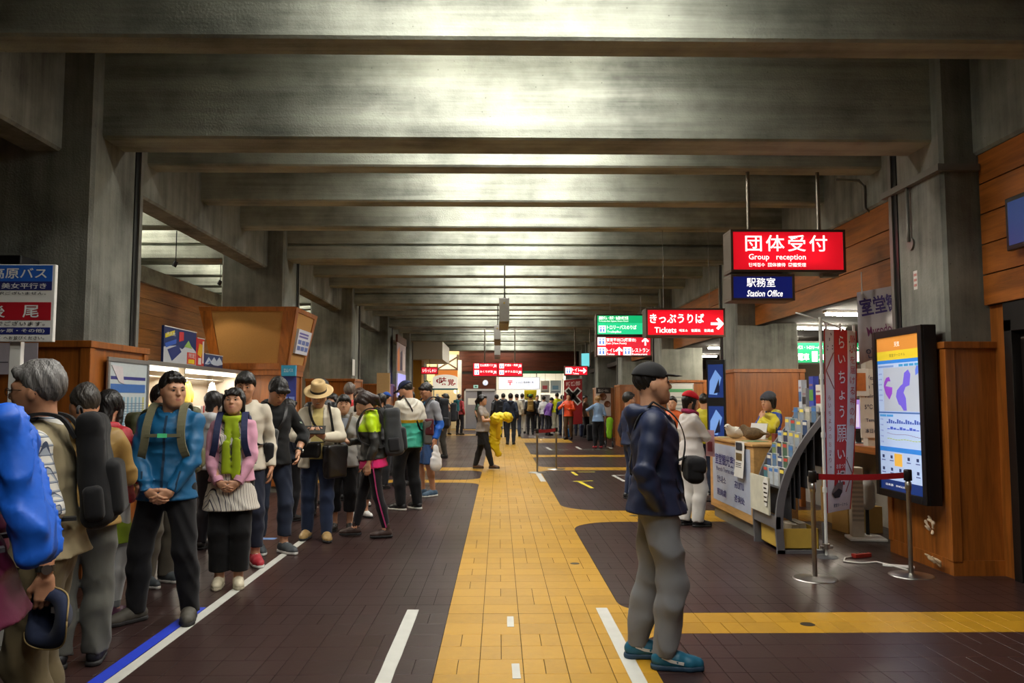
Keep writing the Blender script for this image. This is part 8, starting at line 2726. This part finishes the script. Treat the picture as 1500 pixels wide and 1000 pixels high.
prof = [(0.115, -0.012), (0.095, 0.0), (0.062, 0.006), (0.058, -0.03), (0.05, -0.085), (0.0001, -0.095)]
n = 40
for r_, z_ in prof:
    for i in range(n):
        t = 2 * math.pi * i / n
        rr_ = r_ * (1 + 0.10 * math.cos(2 * t + 0.6) * (r_ / 0.115) ** 2)
        vs.append(Mh @ Vector((rr_ * math.cos(t), rr_ * math.sin(t), z_ + 0.02 * (r_ / 0.115) ** 3 * math.cos(3 * t))))
for j in range(len(prof) - 1):
    for i in range(n):
        k = (i + 1) % n
        fs.append((j * n + i, j * n + k, (j + 1) * n + k, (j + 1) * n + i))
hb.add(vs, fs, True)
ho = hb.build('hat_brim', cloth((34, 42, 66)), ht)
sm = ho.modifiers.new('thick', 'SOLIDIFY')
sm.thickness = 0.003
MB().tube([Vector(v) for v in vs[:n]] + [Vector(vs[0])], 0.0035, 6).build('rim_piping', mat('piping_tan', (140, 118, 74), 0.7), ht)
MB().box((-0.016, -0.004, -0.012), (0.016, 0.004, 0.012), M=Matrix.Translation((0.005, 0.045, 0.02))).build('care_label', WHITE, ht)
# -- at the very edge: navy and maroon jacket with a blue pack cover
b = Body(1.70, lean=12, arms={1: dict(w=(0.24, -0.1, 0.92), pole=(0.3, 1, 0), d=(0, -0.3, -1), n=(-1, 0, 0)), -1: 'hang'})
p = person((-1.675, 2.56), -66, 'hiker in a navy and maroon jacket carrying a pack with blue cover', b, 0, 1, 'short', top=jacket([shell((22, 26, 42)), shell((84, 24, 52))], 0.03, 0.80, 1.0, paint=zpaint(1.13), hood=shell((22, 26, 42)), wr=0.008), legs=trousers(dark_cloth((30, 30, 34))), shoes=(mat('boot_brown', (62, 44, 38), 0.55), SOLE_D, None), group=QG)
backpack(p, b, 'backpack under a bright blue rain cover at the left edge', shell((20, 86, 190)), lod=0, size=(0.27, 0.53, 0.11), cover=True, lift=0.03, strapc=cloth((36, 34, 40)), infl=0.035, pocket=False)
# -- red hat woman, clerk and others on the right
b = Body(1.60, True, arms={1: 'hang', -1: 'fold'}, head=(4, 4, 0), feet=[(0.09, 0.05, 6), (-0.09, -0.05, -6)])
wht = cloth((206, 200, 196))
p = person((2.34, 9.72), 104, 'woman in a red knitted hat and white clothes at the counter', b, 1, 0, 'bob', hat=hat_sun(cloth((190, 22, 36)), None, 'knit'), top=jacket(wht, 0.034, 0.78, 1.0, wr=0.009), legs=trousers(cloth((212, 208, 202)), 0.022, 0.04), shoes=(mat('shoe_black', (26, 26, 30), 0.35), SOLE_D, None), scarf=scarf_part(cloth((150, 40, 80)), 0.28))
w_ = b.up(-0.02, -0.26, 1.05)
e = empty('leaflet', p.location, p.rotation_euler[2], label='pink and white leaflet held by the woman in the red hat', cat='leaflet')
MB().box((-0.1, -0.004, -0.16), (0.1, 0.004, 0.16), M=Matrix.Translation(Vector(w_))).build('sheet', mat('pink_paper', (206, 160, 170), 0.5), e)
MB().box((-0.06, -0.006, -0.1), (0.06, 0.006, 0.02), M=Matrix.Translation(Vector(w_))).build('print_block', mat('pink_print', (170, 70, 90), 0.5), e)
b = Body(1.60, True, arms={1: dict(w=(0.06, -0.17, 1.36), pole=(1, -0.4, -0.8), d=(-0.5, 0.1, 0.8), n=(-0.2, 0.9, 0.1), curl=60), -1: 'fold'}, head=(0, 8, 0))
cj = jacket([shell((206, 190, 40)), shell((30, 64, 150))], 0.036, 0.82, 1.0, hood=shell((200, 186, 40)), wr=0.008, paint=lambda c: ((c[:, 1] > -0.03) & (c[:, 2] < 1.36) | (c[:, 0] < -0.12)).astype(int))
person((3.54, 10.42), -68, 'clerk in a grey beret and yellow and blue jacket behind the counter', b, 1, 0, 'bob', hat=hat_sun(cloth((62, 66, 74)), None, 'knit'), top=cj, legs=trousers(dark_cloth()), shoes=(mat('shoe_black', (26, 26, 30), 0.35), SOLE_D, None))
def far(px, d, h, yaw, label, top, legs, hair='short', hc=(26, 22, 20), female=False, shoes=(30, 28, 28), hood=False, arms=None, pack=None, hat=None, head=(0, 0, 0), lod=2, x=None, group='people at the far end of the hall', leg_end=1.03, feet=None, sk=None, lean=0, sleeve=1.0, packl=None):
    b = Body(h, female, arms=arms or {1: 'hang', -1: 'hang'}, head=head, feet=feet, lean=lean)
    X = at(px, 620, d).x if x is None else x
    ct = shell(top)
    lg = trousers(cloth(legs), 0.014, 0.02, leg_end)
    if sk:
        lg = both(lg, skirt(cloth(sk), 0.42, 0.03))
    p = person((X, d), yaw, label, b, lod, 0, hair, hc, hat=hat, top=jacket(ct, hood=ct if hood else None, wr=0.006, hem=0.86, sleeve=sleeve), legs=lg, shoes=(mat('shoe_%d_%d' % (shoes[0], shoes[2]), shoes, 0.5), SOLE_D, None), group=group)
    if pack:
        backpack(p, b, packl, cloth(pack), lod=2, size=(0.28, 0.46, 0.17))
    return p, b
# more of the queue, mostly hidden
far(313, 8.3, 1.60, 170, 'black haired person in a white jacket between the two front hikers', (200, 200, 202), (50, 50, 56), 'bob', female=True, hood=True, lod=1, group=QG)
far(471, 10.7, 1.77, 8, 'man in a dark jacket looking out behind the straw hat', (34, 36, 40), (40, 40, 44), 'mop', lod=1, group=QG)
far(424, 10.2, 1.52, 150, 'small dark haired woman behind the black hoodie', (40, 44, 60), (30, 30, 34), 'bun', female=True, lod=1, group=QG)
far(512, 12.2, 1.76, 175, 'grey brown haired man in a bright red jacket seen from behind', (190, 26, 32), (40, 40, 44), 'short', (96, 84, 74), lod=1, group=QG)
p, b = far(527, 11.6, 1.68, 20, 'woman with glasses and brown hair behind the grey cardigan', (170, 164, 156), (30, 30, 34), 'pony', (56, 38, 30), True, lod=1, group=QG, shoes=(206, 204, 200))
MB().tube([Vector(b.hp(x, -0.104 + abs(x) * 0.25, 0.006 + 0.012 * math.sin(x * 200))) for x in (-0.06, -0.04, -0.02, 0, 0.02, 0.04, 0.06)], 0.0025, 5).build('glasses', BLACK, p)
far(528, 10.45, 1.55, 30, 'woman in white sneakers and cream top half hidden by the neon jacket', (196, 188, 170), (26, 26, 28), 'bob', female=True, lod=1, group=QG, shoes=(214, 212, 208), leg_end=0.78)
far(486, 11.9, 1.60, -20, 'dark haired woman in a blue rain jacket deep in the queue', (40, 70, 150), (30, 30, 34), 'bob', female=True, lod=2, group=QG)
far(558, 13.8, 1.62, 165, 'black haired person in a black jacket behind the neon jacket', (30, 30, 34), (30, 30, 34), 'bob', female=True, lod=2, group=QG)
far(590, 14.4, 1.62, -20, 'woman with dark hair beyond the navy sun cap', (90, 60, 50), (30, 30, 34), 'mop', female=True, lod=2, group=QG)
far(566, 16.2, 1.66, 160, 'hiker in a blue cap far back in the queue', (60, 64, 70), (40, 40, 44), hat=hat_cap(cloth((30, 80, 170))), lod=2, group=QG)
far(602, 17.5, 1.68, -160, 'hiker in a black rain jacket near the queue end', (24, 26, 30), (40, 40, 44), hood=True, lod=2, group=QG)
far(651, 21.0, 1.66, -90, 'person in an orange vest at the queue end', (206, 96, 40), (60, 56, 50), lod=2, group=QG, pack=(40, 44, 50), packl='dark backpack on the person in the orange vest')
# woman carrying the yellow cloth
p, b = far(707, 17.6, 1.62, 78, 'woman in a grey tee and black shorts carrying yellow cloth', (150, 140, 132), (34, 34, 38), 'pony', (20, 18, 18), True, shoes=(96, 70, 52), lod=1, group=None, sk=(24, 24, 26), feet=[(0.07, 0.16, 6), (-0.07, -0.26, -4)], arms={1: 'phone', -1: 'phone'}, sleeve=0.3)
e = empty('yellow_cloth', p.location, p.rotation_euler[2], label='bright yellow jacket draped over the arms of the walking woman', cat='jacket')
F = Field(0.05)
F.cone((-0.2, -0.32, 1.10), (0.16, -0.28, 1.08), 0.10, 0.10)
F.cone((0.0, -0.34, 1.15), (0.05, -0.56, 1.13), 0.10, 0.11)
F.cone((-0.05, -0.32, 1.05), (-0.06, -0.27, 0.55), 0.15, 0.11, ((1, 0, 0), 0.6))
F.cone((-0.06, -0.27, 0.6), (-0.05, -0.36, 0.34), 0.11, 0.07, ((1, 0, 0), 0.6))
F.after(wrinkles(0.022, 8, 34))
field_obj('cloth_body', (F, 0.018), shell((226, 196, 20)), e)
F = Field(0.03)
F.cone((-0.12, -0.38, 1.0), (-0.10, -0.36, 0.7), 0.055, 0.045)
F.after(wrinkles(0.01, 9, 40))
field_obj('sleeve', (F, 0.018), shell((214, 170, 24)), e)
# far end
K = (30, 30, 34)
far(748, 27.2, 1.72, 178, 'person in a navy hooded jacket walking off along the yellow walk', (30, 40, 58), (40, 44, 52), hood=True)
far(673, 34.5, 1.74, 150, 'man in a rose red shirt and black trousers by the restaurant', (176, 62, 66), K, hc=(70, 56, 48), pack=(30, 90, 96), packl='teal bag on the man in the rose red shirt')
far(655, 34.8, 1.64, 30, 'person all in beige by the restaurant', (190, 176, 146), (176, 160, 128), 'mop', female=True)
far(701, 34.0, 1.56, 70, 'child in a white tee and green vest before the grey door', (70, 100, 84), (50, 54, 60), sleeve=0.4)
far(727, 31.5, 1.70, -150, 'hiker in black with a black pack left of the navy hood', (36, 36, 40), K, pack=(26, 26, 30), packl='black backpack before the left end of the post office')
far(737, 32.5, 1.76, -170, 'man in a white shirt with a dark pack before the post office', (206, 206, 204), K, pack=(30, 34, 44), packl='dark backpack on the man in the white shirt')
far(757, 33.0, 1.74, 182, 'hiker in a cream jacket right of the navy hood', (196, 188, 168), (60, 70, 90), hat=hat_cap(cloth((40, 40, 46))))
far(765, 36.0, 1.78, 178, 'person in a white hooded raincoat at the post office', (212, 212, 210), (200, 198, 190), hood=True)
far(777, 35.0, 1.72, 180, 'hiker in a green knitted hat with a khaki pack', (34, 36, 40), (36, 36, 40), hat=hat_sun(cloth((60, 120, 40)), None, 'knit'), pack=(150, 120, 60), packl='khaki backpack on the hiker in the green hat')
far(787, 39.0, 1.72, 0, 'postal clerk in a dark suit facing the queue', (30, 32, 40), K)
far(797, 37.0, 1.66, 150, 'person in a white top at the post office counter', (200, 200, 204), (60, 60, 70))
far(803, 34.0, 1.62, 120, 'hiker in a purple jacket bending forward', (92, 50, 130), K, lean=15, head=(0, 20, 0))
far(816, 37.0, 1.82, 180, 'tall person in a neon yellow jacket at the post office', (206, 210, 20), (190, 184, 160))
far(824, 34.5, 1.70, 160, 'hiker in a dark blue jacket left of the orange one', (34, 50, 84), (44, 56, 84))
far(833, 30.5, 1.74, -25, 'hiker in an orange jacket and brown trousers before the red banner', (222, 76, 30), (84, 62, 42), hood=True, arms={1: 'phone', -1: 'strap'})
far(847, 33.6, 1.70, 170, 'hiker in black beside the orange jacket', (30, 30, 36), (30, 34, 48), pack=(30, 40, 70), packl='dark blue backpack right of the orange jacket')
far(858, 32.0, 1.66, 60, 'person in a grey beige top beyond the black suitcase', (150, 136, 116), K)
far(876, 25.0, 1.64, 190, 'woman in a pale blue top and black leggings from behind', (130, 160, 196), (24, 24, 27), 'bun', (150, 116, 70), True, shoes=(170, 40, 50), sleeve=0.6, arms={1: dict(w=(0.30, -0.05, 1.05), pole=(1, 0.5, 0), d=(-0.6, -0.4, -0.4), n=(-1, 0, 0)), -1: 'hang'})
far(930, 12.3, 1.62, 100, 'hiker in navy standing behind the capped man', (34, 44, 70), (40, 50, 76), lod=2, group=None, x=2.02)
far(985, 13.6, 1.56, -30, 'child in an orange fleece beyond the red hat', (206, 92, 40), (60, 60, 70), lod=1, group=None)
far(1041, 12.9, 1.60, 160, 'person in a yellow and navy jacket behind the double screen', (196, 184, 40), (36, 42, 60), lod=2, group=None, x=3.32)
